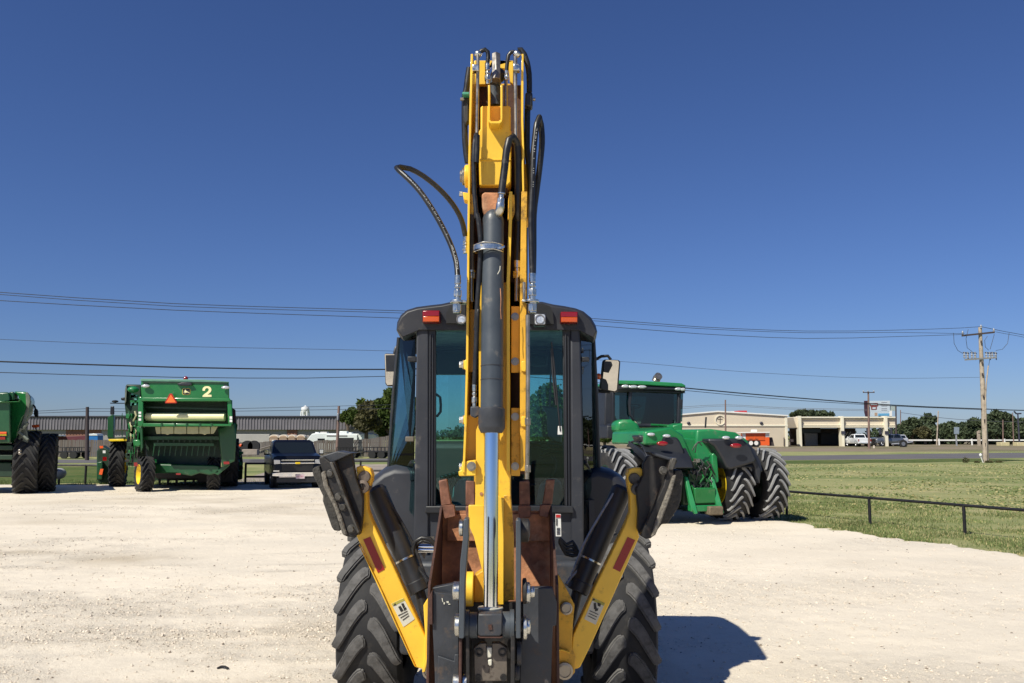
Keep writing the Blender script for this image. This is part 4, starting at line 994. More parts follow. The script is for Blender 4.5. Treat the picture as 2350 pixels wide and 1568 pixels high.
# side quarter glazing runs forward and outwards
def quad(pts, name, m, th=0.006, par=bk):
    l = MB(); a, b_, c, d_ = pts; n = (b_ - a).cross(d_ - a).normalized() * th
    l.prism(pts, n); return l.build(name, m, par)
YS = 6.80
quad([P(955, 765, YC + 0.05), P(916, 779, YS), P(893, 1075, YS), P(950, 1105, YC + 0.05)], 'side_window', m_glass_side)
quad([P(950, 1105, YC + 0.05), P(893, 1075, YS), P(905, 1110, YS), P(946, 1180, YC + 0.05)], 'side_window', m_glass_side)
quad([P(1333, 760, YC + 0.05), P(1362, 779, YS), P(1370, 1075, YS), P(1341, 1110, YC + 0.05)], 'side_window', m_glass_side)
quad([P(1341, 1110, YC + 0.05), P(1370, 1075, YS), P(1362, 1110, YS), P(1343, 1180, YC + 0.05)], 'side_window', m_glass_side)
# front posts and door posts
for us in ([(916, 775), (904, 905), (893, 1078)], [(1361, 775), (1368, 905), (1374, 1078)]):
    l = MB(); l.tube([P(u, v, YS) for u, v in us], 0.018, 8, smooth=False); l.build('door_post', m_plastic, bk)
for us in ([(946, 1060), (912, 1108)], [(1343, 1060), (1366, 1108)]):
    l = MB(); l.tube([P(us[0][0], us[0][1], YC + 0.08), P(us[1][0], us[1][1], YC + 0.6)], 0.015, 8, smooth=False); l.build('window_stay', m_plastic, bk)
# handles
uvp([(935, 818), (956, 818), (956, 831), (935, 829)], YC + 0.02, 0.05, 'window_latch', m_plastic, 0.006)
uvp([(1334, 819), (1352, 819), (1353, 829), (1334, 830)], YC + 0.02, 0.05, 'window_latch', m_plastic, 0.006)
uvp([(930, 1002), (950, 1002), (950, 1014), (930, 1014)], YC + 0.02, 0.05, 'window_latch', mat("dusty_latch", (0.14, 0.12, 0.09), 0.6), 0.006)
# front of the cab: posts, header, lower panel, windshield
xf = 0.72; YW = 7.95
for s in (-1, 1):
    l = MB(); l.bx(BX + s * xf - 0.04, BX + s * xf + 0.04, YW - 0.04, YW + 0.04, 1.1, 2.9); l.build('front_post', m_plastic, bk, 0.01)
l = MB(); l.bx(BX - xf, BX + xf, YW - 0.03, YW + 0.03, 2.66, 2.9); l.build('front_header', m_plastic, bk)
l = MB(); l.bx(BX - xf + .04, BX + xf - .04, YW - 0.004, YW + 0.004, 2.05, 2.66); l.build('windshield', glass_mat("windshield_tint", (0.82, 0.95, 0.93), 0.03), bk)
l = MB(); l.bx(BX - xf, BX + xf, YW - 0.03, YW + 0.03, 0.9, 2.05); l.build('firewall', m_interior, bk)
l = MB(); l.bx(BX - 0.7, BX + 0.7, 6.4, 7.95, 1.02, 1.06); l.build('cab_floor', m_interior, bk)
for s in (-1, 1):
    l = MB(); l.bx(BX + s * 0.70 - 0.02, BX + s * 0.70 + 0.02, 6.5, 7.9, 1.0, 1.62); l.build('door_lower', m_cabgrey, bk)
# interior
l = MB(); l.bx(BX + 0.10, BX + 0.52, 6.75, 7.25, 1.12, 1.52); l.build('seat', m_seat, bk, 0.05, seg=3)
l = MB(); l.prism([P(1228, 1165, 7.05), P(1240, 1110, 7.05), P(1262, 1098, 7.05), P(1286, 1100, 7.05), P(1300, 1165, 7.05)], (0, .14, 0)); l.build('seat_back', m_seat, bk, 0.04, seg=3)
l = MB(); l.prism([P(1241, 930, 7.2), P(1290, 938, 7.2), P(1290, 1030, 7.2), P(1275, 1020, 7.2), P(1258, 1000, 7.2), P(1255, 950, 7.2)], (0, .1, 0)); l.build('head_rest', m_seat, bk, 0.02)
l = MB(); l.bx(BX - 0.6, BX + 0.6, 7.5, 7.92, 1.1, 2.03); l.build('dashboard', m_interior, bk, 0.04)
l = MB(); q = Vector((BX + 0.27, 7.3, 1.86)); l.tube([q + Vector((0.2 * math.cos(a), 0.09 * math.sin(a), 0.17 * math.sin(a))) for a in [i * math.pi / 12 for i in range(25)]], 0.013, 8, smooth=False)
l.cyl(q, q + Vector((0, 0.25, -0.35)), 0.025, n=10); l.cyl(q - Vector((0.19, 0, 0)), q + Vector((0.19, 0, 0)), 0.012, n=8); l.build('steering_wheel', m_plastic, bk)
for j in range(5):
    l = MB(); l.tube([P(1060 - 6 * j, 1160, 6.8), P(1058 - 6 * j, 1110, 6.8), P(1052 - 9 * j, 1085 + 3 * j, 6.8)], 0.011, 8); l.ball(P(1052 - 9 * j, 1085 + 3 * j, 6.8), 0.022, 8, 6); l.build('control_lever', m_plastic, bk)
uvp([(1035, 1165), (1040, 1120), (1053, 1102), (1068, 1100), (1068, 1165)], 6.7, 0.15, 'control_console', mat("console_grey_green", (0.22, 0.32, 0.32), 0.6), 0.01)
for j in range(5):
    l = MB(); l.tube([P(1240, 1020 + j * 8, 6.9), P(1262, 1014 + j * 7, 6.9), P(1290, 1018 + j * 7, 6.9)], 0.010, 8); l.build('bellows_ring', m_interior, bk)
uvp([(1000, 757), (1068, 757), (1068, 800), (1000, 800)], 7.6, 0.02, 'sun_visor', m_interior, 0)
uvp([(1217, 757), (1292, 757), (1292, 803), (1217, 803)], 7.6, 0.02, 'sun_visor', m_interior, 0)
l = MB(); l.prism([P(u, v, 7.5) for u, v in [(1219, 818), (1224, 814), (1250, 815), (1256, 819), (1257, 836), (1252, 840), (1225, 841), (1219, 837)]], (0, 0.025, 0)); mi = l.build('interior_mirror', m_plastic, bk, 0.005)
l = MB(); l.prism([P(u, v, 7.493 - (0.02 if v > 830 else 0.0)) for u, v in [(1222, 819), (1252, 819), (1253, 836), (1223, 837)]], (0, 0.004, 0)); l.build('mirror_face', m_mirror, mi)
l = MB(); l.tube([P(1252, 815, 7.52), P(1252, 803, 7.52), P(1264, 802, 7.52)], 0.006, 6, smooth=False); l.build('mirror_stem', m_plastic, mi)
l = MB(); l.tube([P(1266, 785, 6.33), P(1272, 840, 6.33), P(1283, 960, 6.33), P(1286, 990, 6.33)], 0.006, 6); l.tube([P(1266, 800, 6.34), P(1270, 870, 6.34), P(1277, 930, 6.34)], 0.010, 6)
l.build('wiper_arm', m_plastic, bk)
l = MB(); l.tube([P(1264, 810, 7.9), P(1263, 900, 7.9), P(1258, 980, 7.9)], 0.010, 6)
l.build('wiper_arm', m_plastic, bk)
uvp([(1281, 978), (1289, 978), (1291, 998), (1280, 998)], YC + 0.01, 0.03, 'wiper_pivot', m_white_sticker, 0.003)
l = MB(); l.tube([P(1001, 905, 6.42), P(1010, 912, 6.45), P(1011, 945, 6.45), P(1003, 956, 6.42)], 0.010, 8); l.build('grab_handle', m_plastic, bk)

# roof: domed shell lofted along Y
def roof_ring(Y, dz, sx):
    pts = [(908, 757), (910, 738), (918, 722), (932, 710), (955, 703), (985, 699), (1012, 696), (1040, 690), (1140, 688), (1245, 691), (1270, 697), (1297, 701), (1322, 706), (1340, 713), (1358, 728), (1368, 745), (1372, 760), (1365, 774), (1330, 757), (1140, 757), (960, 757), (921, 773)]
    out = []
    for u, v in pts:
        p = P(u, v, 6.30); out.append(Vector((BX + (p.x - BX) * sx, Y, p.z + dz * (1 if v < 750 else 0.2))))
    return out
l = MB(); l.loft([roof_ring(6.30, -0.02, 0.985), roof_ring(6.34, 0.0, 1.0), roof_ring(6.9, 0.05, 1.06), roof_ring(7.6, 0.04, 1.08), roof_ring(8.05, -0.02, 1.05), roof_ring(8.15, -0.06, 1.02)])
rf = l.build('roof', m_roofplastic, bk, 0.012, angle=30)
l = MB(); l.prism([P(u, v, 6.27) for u, v in [(1024, 742), (1024, 718), (1032, 705), (1050, 697), (1068, 695), (1068, 742)]], (0, .04, 0)); l.build('lamp_recess', m_print, rf)
l = MB(); l.prism([P(u, v, 6.27) for u, v in [(1214, 697), (1245, 697), (1262, 703), (1269, 718), (1271, 744), (1214, 744)]], (0, .04, 0)); l.build('lamp_recess', m_print, rf)
for s, u0, v0, u1, v1 in ((-1, 970, 712, 1009, 741), (1, 1287, 715, 1326, 742)):
    hb = uvp([(u0 - 1, v0), (u1 + 1, v0), (u1 + 1, v1), (u0 - 1, v1)], 6.24, 0.07, 'tail_lamp', mat("dark_red_housing", (0.12, 0.005, 0.006), 0.3), 0.01)
    vm = v0 + (v1 - v0) * 0.48
    uvp([(u0 + 1, v0 + 1.5), (u1 - 1, v0 + 1.5), (u1 - 1, vm), (u0 + 1, vm)], 6.225, 0.02, 'red_lens', m_redlens, 0.004, hb)
    uvp([(u0 + 1, vm + 0.3), (u1 - 1, vm + 0.3), (u1 - 1, v1 - 2.5), (u0 + 1, v1 - 2.5)], 6.225, 0.02, 'amber_lens', m_orangelens, 0.004, hb)
for u0, v0, u1, v1 in ((1047, 722, 1070, 744), (1225, 719, 1254, 748)):
    hb = uvp([(u0, v0), (u1, v0), (u1, v1), (u0, v1)], 6.18, 0.09, 'work_lamp', m_plastic, 0.008)
    uvp([(u0 + 5, v0 + 2.5), (u1 - 5, v0 + 2.5), (u1 - 2.5, v0 + 6), (u1 - 2.5, v1 - 6), (u1 - 5, v1 - 3), (u0 + 5, v1 - 3), (u0 + 2.5, v1 - 6), (u0 + 2.5, v0 + 6)], 6.172, 0.012, 'lamp_lens', m_lampglass, 0.004, hb)
    l = MB(); l.lathe(P((u0 + u1) / 2, (v0 + v1) / 2, 6.172), (0, -1, 0), [(0.036, 0), (0.036, 0.004), (0.028, 0.004), (0.028, 0.0)], 20, cap=False); l.build('lens_ring', m_tube, hb)

# mirrors on brackets
def mirror(pts, Y, tilt, arm1, arm2):
    l = MB(); l.prism([P(u, v, Y) for u, v in pts], (0, 0.05, 0)); h = l.build('wing_mirror', m_plastic, bk, 0.01)
    cu = sum(p[0] for p in pts) / len(pts); cv = sum(p[1] for p in pts) / len(pts)
    face = [P(cu + (u - cu) * 0.80, cv + (v - cv) * 0.93, Y - 0.004) for u, v in pts]
    c0 = sum(face, Vector()) / len(face)
    # tip the reflecting face a little so that it looks down at the lot behind the camera
    face = [Vector((p.x, p.y + (p.z - c0.z) * tilt[1] * -1 + (p.x - c0.x) * tilt[0] - 0.028, p.z)) for p in face]
    l = MB(); l.prism(face, (0, 0.006, 0)); l.build('mirror_face', m_mirror, h, smooth=False)
    for a in (arm1, arm2):
        l = MB(); l.tube([P(u, v, y) for u, v, y in a], 0.013, 8); l.build('mirror_arm', m_plastic, bk)
    return h
mirror([(882, 812), (886, 811), (910, 812), (910, 886), (888, 887), (884, 880)], 7.25, (-0.12, 0.10), [(905, 812, 7.28), (908, 800, 7.28), (915, 790, 7.3)], [(908, 880, 7.28), (914, 880, 7.3), (916, 870, 7.3)])
mirror([(1383, 828), (1388, 825), (1420, 826), (1424, 830), (1419, 897), (1414, 901), (1382, 896), (1376, 890)], 7.25, (0.10, 0.15), [(1368, 825, 7.3), (1380, 818, 7.28), (1395, 817, 7.28), (1402, 826, 7.28)], [(1368, 894, 7.3), (1380, 899, 7.28), (1400, 900, 7.28)])
uvp([(885, 815), (909, 815), (909, 853), (886, 853)], 7.19, 0.012, 'mirror_reflection_patch', m_plastic, 0.002)  # added dark plate imitating the reflection in the left mirror face
uvp([(1386, 829), (1403, 830), (1406, 838), (1397, 856), (1386, 854)], 7.19, 0.012, 'mirror_reflection_shape', m_plastic, 0.003)  # added dark shape imitating a bracket's reflection in the right mirror
uvp([(1380, 868), (1391, 871), (1396, 883), (1396, 896), (1380, 893)], 7.19, 0.012, 'mirror_reflection_shape', m_plastic, 0.003)  # second dark reflection, built as a plate before the right mirror
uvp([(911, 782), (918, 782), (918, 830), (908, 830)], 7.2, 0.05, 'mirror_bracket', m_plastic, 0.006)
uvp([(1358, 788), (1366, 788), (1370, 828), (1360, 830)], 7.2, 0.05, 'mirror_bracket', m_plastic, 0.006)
l = MB(); l.ball(P(1374, 864, 7.2), 0.022, 12, 8, (1, 1, 1.2)); l.build('marker_lamp', m_orangelens, bk)

# fenders
def fender(side):
    Y0, Y1 = (6.42 if side < 0 else 6.60), 7.5
    if side < 0: prof = [(958, 1075), (905, 1072), (880, 1082), (862, 1096), (842, 1112), (830, 1142), (826, 1190), (850, 1230), (958, 1330)]
    else: prof = [(1335, 1090), (1372, 1078), (1400, 1084), (1424, 1098), (1440, 1116), (1452, 1150), (1456, 1190), (1430, 1230), (1335, 1330)]
    base = [P(u, v, Y0) for u, v in prof]
    def rg(y, sc, dz): return [Vector((p.x * 1.0 + (0.10 * (y - Y0) * side if i not in (0, len(base) - 1) else 0), y, min(p.z, 9) + dz)) for i, p in enumerate(base)]
    l = MB(); l.loft([rg(Y0, 1, -0.03), rg(Y0 + 0.05, 1, 0.0), rg(6.9, 1, 0.02), rg(Y1, 1, -0.12)])
    l.build('fender', m_cabgrey if side < 0 else m_roofplastic, bk, 0.02)  # right fender takes a darker colour to stand for its shade
fender(-1); fender(1)

# engine hood, front axle and loader beyond the cab
l = MB(); l.loft([[Vector((BX + sx * w, y, z)) for sx, z in ((-1, 0.9), (1, 0.9), (1, zt - 0.06), (0.8, zt), (-0.8, zt), (-1, zt - 0.06))] for y, w, zt in ((8.0, 0.40, 1.76), (9.2, 0.38, 1.68), (9.85, 0.36, 1.55), (9.95, 0.32, 1.4))])
l.build('engine_hood', m_plastic, bk, 0.02)
l = MB(); l.bx(BX - 0.35, BX + 0.35, 6.6, 9.6, 0.45, 0.9); l.build('chassis', m_blackiron, bk, 0.03)
l = MB(); l.bx(BX - 0.75, BX + 0.75, 9.15, 9.35, 0.42, 0.6); l.build('front_axle', m_blackiron, bk, 0.03)
for s in (-1, 1):
    l = MB(); l.prism([(BX + s * 0.50 - 0.05, y, z) for y, z in ((8.0, 1.35), (8.1, 1.52), (9.4, 1.46), (10.4, 0.72), (10.5, 0.42), (10.38, 0.40), (10.2, 0.7), (9.3, 1.28))], (0.10, 0, 0)); l.build('loader_arm', m_yellow, bk, 0.01)
l = MB(); l.prism([(BX - 1.1, y, z) for y, z in ((10.45, 0.75), (10.35, 0.45), (10.5, 0.12), (11.2, 0.06), (11.2, 0.085), (10.55, 0.16), (10.42, 0.45), (10.52, 0.75))], (2.2, 0, 0)); l.build('loader_bucket', m_slate_worn, bk, 0.004)
for s in (-1, 1):
    l = MB(); l.prism([(BX + s * 1.09 - 0.01, y, z) for y, z in ((10.45, 0.75), (10.35, 0.45), (10.5, 0.12), (11.2, 0.06), (11.1, 0.2), (10.7, 0.75))], (0.02, 0, 0)); l.build('loader_bucket_side', m_slate_worn, bk)

# ---- wheels
def tyre_mesh(c, R_, W, axis=(1, 0, 0), rim=0.5, n=56):
    m_ = MB(); c = Vector(c); a = Vector(axis)
    pr = [(rim * R_, -0.40 * W), (rim * R_ + 0.03, -0.44 * W), (0.75 * R_, -0.5 * W), (0.88 * R_, -0.49 * W), (0.935 * R_, -0.45 * W), (0.955 * R_, -0.33 * W), (0.965 * R_, 0), (0.955 * R_, 0.33 * W), (0.935 * R_, 0.45 * W), (0.88 * R_, 0.49 * W), (0.75 * R_, 0.5 * W), (rim * R_ + 0.03, 0.44 * W), (rim * R_, 0.40 * W)]
    m_.lathe(c, a, pr, n, cap=False); return m_
def lug_mesh(R_, W, side, spacing, curl=1.0, width=0.06, h=0.045):
    """one lug as a mesh around the wheel's own centre (axis X)"""
    prof = []; N_ = 9
    for i in range(N_ + 1):
        t = (0, 0.05, 0.13, 0.24, 0.36, 0.5, 0.64, 0.78, 0.9, 1.0)[i]
        x = side * (0.02 * W + 0.47 * W * t)
        ang = -(curl * spacing) * (0.62 * t ** 1.8 + 0.38 * t * t * (3 - 2 * t))
        rad = R_ * (0.965 - 0.012 * t * t) - (0.03 * R_ if t > 0.97 else 0)
        w_ = width * (0.5 if i == 0 else 1.08 if i == 1 else 1.30 - 0.52 * t)
        prof.append((x, ang, rad, w_))
    rings = []
    for i, (x, ang, rad, w_) in enumerate(prof):
        x2, a2 = prof[min(i + 1, N_)][0], prof[min(i + 1, N_)][1]; x1, a1 = prof[max(i - 1, 0)][0], prof[max(i - 1, 0)][1]
        dx, ds = x2 - x1, (a2 - a1) * R_; L2 = math.hypot(dx, ds); nx_, ns_ = -ds / L2, dx / L2
        ring_ = []
        for sgn, hh in ((-1.08, -0.01), (-0.88, h), (0.88, h), (1.08, -0.01)):
            xx = x + nx_ * sgn * w_ / 2; aa = ang + ns_ * sgn * w_ / 2 / R_
            rr = rad + hh
            ring_.append(Vector((xx, -rr * math.cos(aa), rr * math.sin(aa))))
        rings.append(ring_)
    m_ = MB(); m_.loft(rings); return m_
def mesh_only(mb, name, m, bevel=0):
    me = bpy.data.meshes.new(name); me.from_pydata([tuple(p) for p in mb.v], [], mb.f)
    bm = bmesh.new(); bm.from_mesh(me); bmesh.ops.recalc_face_normals(bm, faces=bm.faces)
    if bevel: bmesh.ops.bevel(bm, geom=[e for e in bm.edges if e.calc_face_angle(0) > 0.6], offset=bevel, segments=2, affect='EDGES')
    bm.to_mesh(me); bm.free(); me.shade_smooth(); me.set_sharp_from_angle(angle=R(35)); me.materials.append(m)
    return me
RW, RT = 0.455, 0.705
YA = 6.75
nl = 18
lugL = mesh_only(lug_mesh(RT - 0.03, RW, -1, 2 * math.pi / nl, 1.25, 0.080, 0.044), 'tread_lug', m_lug, 0.010)
lugR = mesh_only(lug_mesh(RT - 0.03, RW, 1, 2 * math.pi / nl, 1.25, 0.080, 0.044), 'tread_lug', m_lug, 0.010)
for s in (-1, 1):
    cx_ = BX + s * 0.895; ctr = Vector((cx_, YA, RT))
    hub = MB(); hub.lathe(ctr, (s, 0, 0), [(0.10, -0.05), (0.34, -0.02), (0.36, 0.16), (0.33, 0.17), (0.30, 0.02), (0.12, 0.0), (0.10, 0.06)], 32)
    wh = hub.build('rear_wheel', m_yellow_worn_shaded, bk, angle=30)
    ty = tyre_mesh(ctr, RT - 0.01, RW, rim=0.5).build('tyre', m_rubber, wh, angle=50)
    for i in range(nl):
        for me, off in ((lugL, 0.0), (lugR, 0.5)):
            o = bpy.data.objects.new('tread_lug', me); C.objects.link(o); o.parent = wh
            o.location = WM[wh.name].inverted() @ ctr
            o.rotation_euler = (2 * math.pi * (i + off) / nl, 0, 0)
    fc = Vector((BX + s * 0.78, 9.25, 0.46))
    l = MB(); l.lathe(fc, (s, 0, 0), [(0.08, -0.05), (0.22, -0.02), (0.23, 0.10), (0.2, 0.10), (0.18, 0.0), (0.08, 0.03)], 24); fw = l.build('front_wheel', m_jdyellow, bk)
    t_ = tyre_mesh(fc, 0.46, 0.30, rim=0.5, n=40)
    t_.build('tyre', m_rubber, fw)
# ------------------------------------------------------------------ farm tyres as one mesh with lugs joined (too small to pick apart)
def farm_tyre(par, c, R_, W, axis, lugs, m_t, m_l, lw=0.07, lh=0.05, curl=1.4, nm='tyre', rim=0.55):
    """axis: local X; returns tyre object with its tread bars as a child"""
    ty = tyre_mesh(c, R_ - lh * 0.6, W, rim=rim, n=44).build(nm, m_t, par, angle=50, local=True)
    if lugs:
        mm = MB()
        for side, off in ((-1, 0), (1, 0.5)):
            base = lug_mesh(R_ - lh * 0.4, W, side, 2 * math.pi / lugs, curl, lw, lh)
            for i in range(lugs):
                rt = Matrix.Rotation(2 * math.pi * (i + off) / lugs, 4, 'X')
                mm.add([Vector(c) + rt @ p for p in base.v], base.f)
        mm.build('tread_bars', m_l, ty, local=True)
    return ty

# ------------------------------------------------------------------ combine harvester seen from behind, with the 2
YH = 31.8
HEAD[0] = -0.34
hv = thing('combine_harvester', 'green combine harvester with a yellow 2 and orange triangle on its rear', 'combine harvester', (P(424, 1130, YH).x, YH + 2, 0), R(19))
def H(pts, Y, dY, nm, m, bv=0.0, par=None, k=6):
    return MB().pp(k, pts, Y, dY).build(nm, m, par or hv, bv)
# hood
H([(1322, 236), (2140, 258), (2146, 300), (2148, 440), (1328, 438), (1318, 300)], YH, 5.0, 'rear_hood', m_green, 0.04)
H([(1316, 228), (1900, 236), (2144, 256), (2146, 264), (1318, 252)], YH - 0.03, 4.9, 'hood_lip', mat("pale_green", (0.10, 0.24, 0.17), 0.5), 0.02)  # lip in a paler green than the hood
H([(1336, 258), (2130, 264), (2130, 272), (1336, 268)], YH - 0.04, 0.06, 'hood_shadow_strip', m_darkgreen)  # dark strip standing for the shadow under the hood lip
H([(1330, 402), (2150, 408), (2165, 440), (1318, 438)], YH - 0.10, 0.5, 'cross_beam', m_green, 0.03)
# dark upper interior and side frames
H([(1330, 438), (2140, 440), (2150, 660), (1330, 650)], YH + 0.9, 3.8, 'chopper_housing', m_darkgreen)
H([(1296, 395), (1340, 400), (1345, 650), (1330, 676), (1288, 676), (1290, 600)], YH - 0.05, 1.4, 'side_frame', m_green, 0.03)
H([(2128, 425), (2170, 425), (2180, 650), (2150, 668), (2136, 640)], YH - 0.02, 1.4, 'side_frame', m_green, 0.03)
H([(1340, 488), (1600, 492), (2120, 508), (2120, 522), (1600, 508), (1340, 500)], YH + 0.25, 0.10, 'guide_bar', m_darkgreen)
l = MB(); l.lathe(zp(6, 1366, 586, YH + 0.35), (1, 0, 0), [(0.10, 0), (0.155, 0.03), (0.155, (zp(6, 2114, 586, YH + .35) - zp(6, 1366, 586, YH + .35)).x - 0.03), (0.10, (zp(6, 2114, 586, YH + .35) - zp(6, 1366, 586, YH + .35)).x)], 28); l.build('roller', m_cream, hv)
H([(1340, 644), (2165, 652), (2168, 672), (1335, 676)], YH - 0.06, 0.5, 'lower_lip', m_green, 0.02)
for x in (1512, 1634, 1748, 1870, 1980): H([(x - 8, 643), (x + 8, 643), (x + 8, 680), (x - 8, 680)], YH - 0.09, 0.05, 'lip_bracket', m_green_body)
xs_ = [1448, 1506, 1628, 1748, 1862, 1970, 2040]
for i in range(6):
    a, b_ = xs_[i] + 3, xs_[i + 1] - 3
    bot = [(b_, 742), ((a + b_) / 2 + 20, 744), ((a + b_) / 2, 754 if i in (1, 4) else 745), ((a + b_) / 2 - 20, 744), (a, 742)]
    if i == 0: pts = [(a, 678), (b_, 678), (b_, 742), (1465, 744)]
    elif i == 5: pts = [(a, 674), (2040, 674), (2000, 742), (a, 744)]
    else: pts = [(a, 676), (b_, 676)] + bot
    H(pts, YH + 0.15 + 0.02 * (i % 2), 0.12, 'chute_panel', m_creamdull, 0.015)
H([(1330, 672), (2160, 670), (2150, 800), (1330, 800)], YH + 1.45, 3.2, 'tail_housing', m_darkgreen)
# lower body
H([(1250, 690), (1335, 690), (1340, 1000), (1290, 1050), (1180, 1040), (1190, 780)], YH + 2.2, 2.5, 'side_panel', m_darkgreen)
H([(1300, 676), (1336, 676), (1340, 870), (1318, 930), (1312, 760)], YH + 0.9, 0.6, 'panel_edge', m_green_body, 0.03)
H([(1245, 800), (1300, 795), (1330, 840), (1300, 870), (1250, 860)], YH + 1.4, 0.4, 'gearcase', m_green, 0.05)
_r = random.Random(12)
for i in range(20):
    x = 1200 + _r.random() * 110; y = 700 + _r.random() * 300
    l = MB(); l.box(zp(6, x, y, YH + 1.9), (0.08 + .22 * _r.random(), 0.15, 0.06 + .22 * _r.random())); l.build('drive_cover', _r.choice([m_green_body, m_darkgreen, m_green, m_blackiron]), hv, 0.01)
for i in range(10):
    x = 1215 + _r.random() * 90; y = 700 + _r.random() * 200
    l = MB(); l.tube([zp(6, x, y, YH + 1.7), zp(6, x + 20 * _r.random() - 10, y + 60, YH + 1.65), zp(6, x + 30 * _r.random() - 15, y + 130, YH + 1.7)], 0.02, 6, 0.2); l.build('drive_hose', _r.choice([m_blackiron, m_green, m_tube]), hv)
H([(2040, 690), (2200, 640), (2215, 760), (2200, 1000), (2080, 1060)], YH + 0.8, 3.5, 'side_panel', m_green_body, 0.05)
H([(1345, 768), (2060, 768), (2060, 800), (1345, 800)], YH + 1.20, 0.2, 'cross_member', m_green_body)
H([(1440, 828), (2000, 834), (2005, 858), (1440, 856)], YH + 1.15, 0.15, 'cross_member', m_green_body)
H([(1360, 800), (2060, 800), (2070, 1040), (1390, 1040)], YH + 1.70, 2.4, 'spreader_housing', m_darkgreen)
for i in range(12):
    x = 1440 + i * 52; l = MB(); l.pp(6, [(x, 858), (x + 7, 858), (x - 6, 950), (x - 13, 950)], YH + 1.2 + 0.05 * (i % 3), 0.04); l.build('spreader_vane', m_green_body, hv)
for i in range(11):
    x = 1470 + i * 50; l = MB(); l.pp(6, [(x, 800), (x + 16, 800), (x + 10, 824), (x + 2, 824)], YH + 1.12, 0.08); l.build('chopper_knife', m_darkgreen, hv)
H([(1395, 1030), (1420, 1024), (2010, 1040), (2050, 1048), (2052, 1110), (1960, 1130), (1870, 1112), (1790, 1138), (1640, 1112), (1470, 1112), (1390, 1138)], YH + 1.05, 0.7, 'rear_axle_beam', m_green_body, 0.04)
H([(2000, 1110), (2120, 1025), (2150, 1010), (2152, 1040), (2040, 1132)], YH + 1.05, 0.3, 'hitch_arm', m_green_body, 0.02)
H([(1322, 990), (1462, 985), (1468, 1015), (1400, 1030), (1330, 1024)], YH + 0.75, 0.5, 'foot_plate', m_green, 0.02)
H([(1390, 1068), (1428, 1068), (1424, 1140), (1386, 1140)], YH + 1.02, 0.08, 'wheel_chock_bracket', m_creamdull)
H([(1648, 1112), (1692, 1112), (1692, 1128), (1648, 1128)], YH + 0.9, 0.05, 'red_reflector', m_redlens)
H([(2090, 985), (2150, 985), (2150, 1002), (2090, 1002)], YH + 0.9, 0.05, 'orange_reflector', m_orange_refl)
H([(2092, 1004), (2148, 1004), (2146, 1028), (2094, 1028)], YH + 0.75, 0.05, 'tail_lamp', m_redlens)
H([(1250, 985), (1315, 985), (1318, 1010), (1250, 1010)], YH + 0.75, 0.2, 'lamp_bar', m_darkgreen)
H([(1252, 1012), (1310, 1012), (1308, 1048), (1256, 1048)], YH + 0.75, 0.05, 'tail_lamp', m_redlens)
# left rear wheel with yellow rim, seen a little from its inner side; right rear wheel in shade
def wheelX(par, c, R_, W, dish, rimm=m_jdyellow, lugs=18, ml=m_tyrelug_shade, yaw=0.0, cover=None):
    h_ = MB(); c = Vector(c)
    h_.lathe((0, 0, 0), (dish, 0, 0), [(0.10 * R_, -0.1), (0.45 * R_, -0.06), (0.58 * R_, W * 0.42), (0.54 * R_, W * 0.45), (0.46 * R_, W * 0.15), (0.18 * R_, W * 0.1), (0.15 * R_, W * 0.3), (0.01, W * 0.3)], 28)
    mt = Matrix.Translation(c) @ Matrix.Rotation(yaw, 4, 'Z')
    h_.v = [mt @ p for p in h_.v]
    wh = h_.build('wheel', rimm, par, local=True)
    ty = tyre_mesh((0, 0, 0), R_ - 0.03, W, rim=0.55, n=44); ty.v = [mt @ p for p in ty.v]
    tyo = ty.build('tyre', m_tyrefar, wh, local=True, angle=50)
    mm = MB()
    for side, off in ((-1, 0), (1, 0.5)):
        base = lug_mesh(R_ - 0.02, W, side, 2 * math.pi / lugs, 1.5, 0.040 * R_ / 0.8, 0.045)
        for i in range(lugs):
            rt = Matrix.Rotation(2 * math.pi * (i + off) / lugs, 4, 'X')
            mm.add([mt @ (rt @ p) for p in base.v], base.f)
    mm.build('tread_bars', ml, wh, local=True)
    return wh
def loc(par, p): return WM[par.name].inverted() @ Vector(p)
q = zp(6, 1352, 1170, YH + 0.75); wheelX(hv, loc(hv, (q.x, YH + 0.75, 0.66)), 0.66, 0.50, -1, lugs=16, yaw=R(17))
q = zp(6, 2000, 1170, YH + 1.9); wheelX(hv, loc(hv, (q.x, YH + 1.9, 0.66)), 0.66, 0.50, 1, lugs=16)
# front drive wheels, dual
q = zp(6, 1108, 1060, YH + 4.0); wheelX(hv, loc(hv, (q.x, YH + 4.0, 1.0)), 1.0, 0.60, 1, lugs=20)
q2 = zp(6, 2180, 1060, YH + 4.0); wheelX(hv, loc(hv, (q2.x - 0.1, YH + 4.0, 1.0)), 1.0, 0.60, 1, lugs=20)
H([(1016, 792), (1194, 788), (1196, 812), (1026, 816), (1014, 804)], YH + 3.0, 0.25, 'yellow_wheel_guard', m_jdyellow, 0.02)
H([(1010, 780), (1200, 772), (1200, 788), (1016, 792)], YH + 3.0, 0.9, 'platform', m_darkgreen)
H([(1008, 590), (1050, 560), (1064, 580), (1062, 780), (1006, 780)], YH + 3.6, 0.5, 'ladder_panel', m_green_body, 0.02)
for yy in (840, 900, 960, 1020): H([(1196, yy), (1240, yy), (1240, yy + 10), (1196, yy + 10)], YH + 2.2, 0.3, 'ladder_step', m_green)
for xx in (1206, 1234): H([(xx, 700), (xx + 6, 700), (xx + 6, 1080), (xx, 1080)], YH + 2.2, 0.05, 'ladder_rail', m_green)
H([(1140, 560), (1146, 545), (1146, 780), (1140, 780)], YH + 2.9, 0.05, 'handrail', m_green_body)
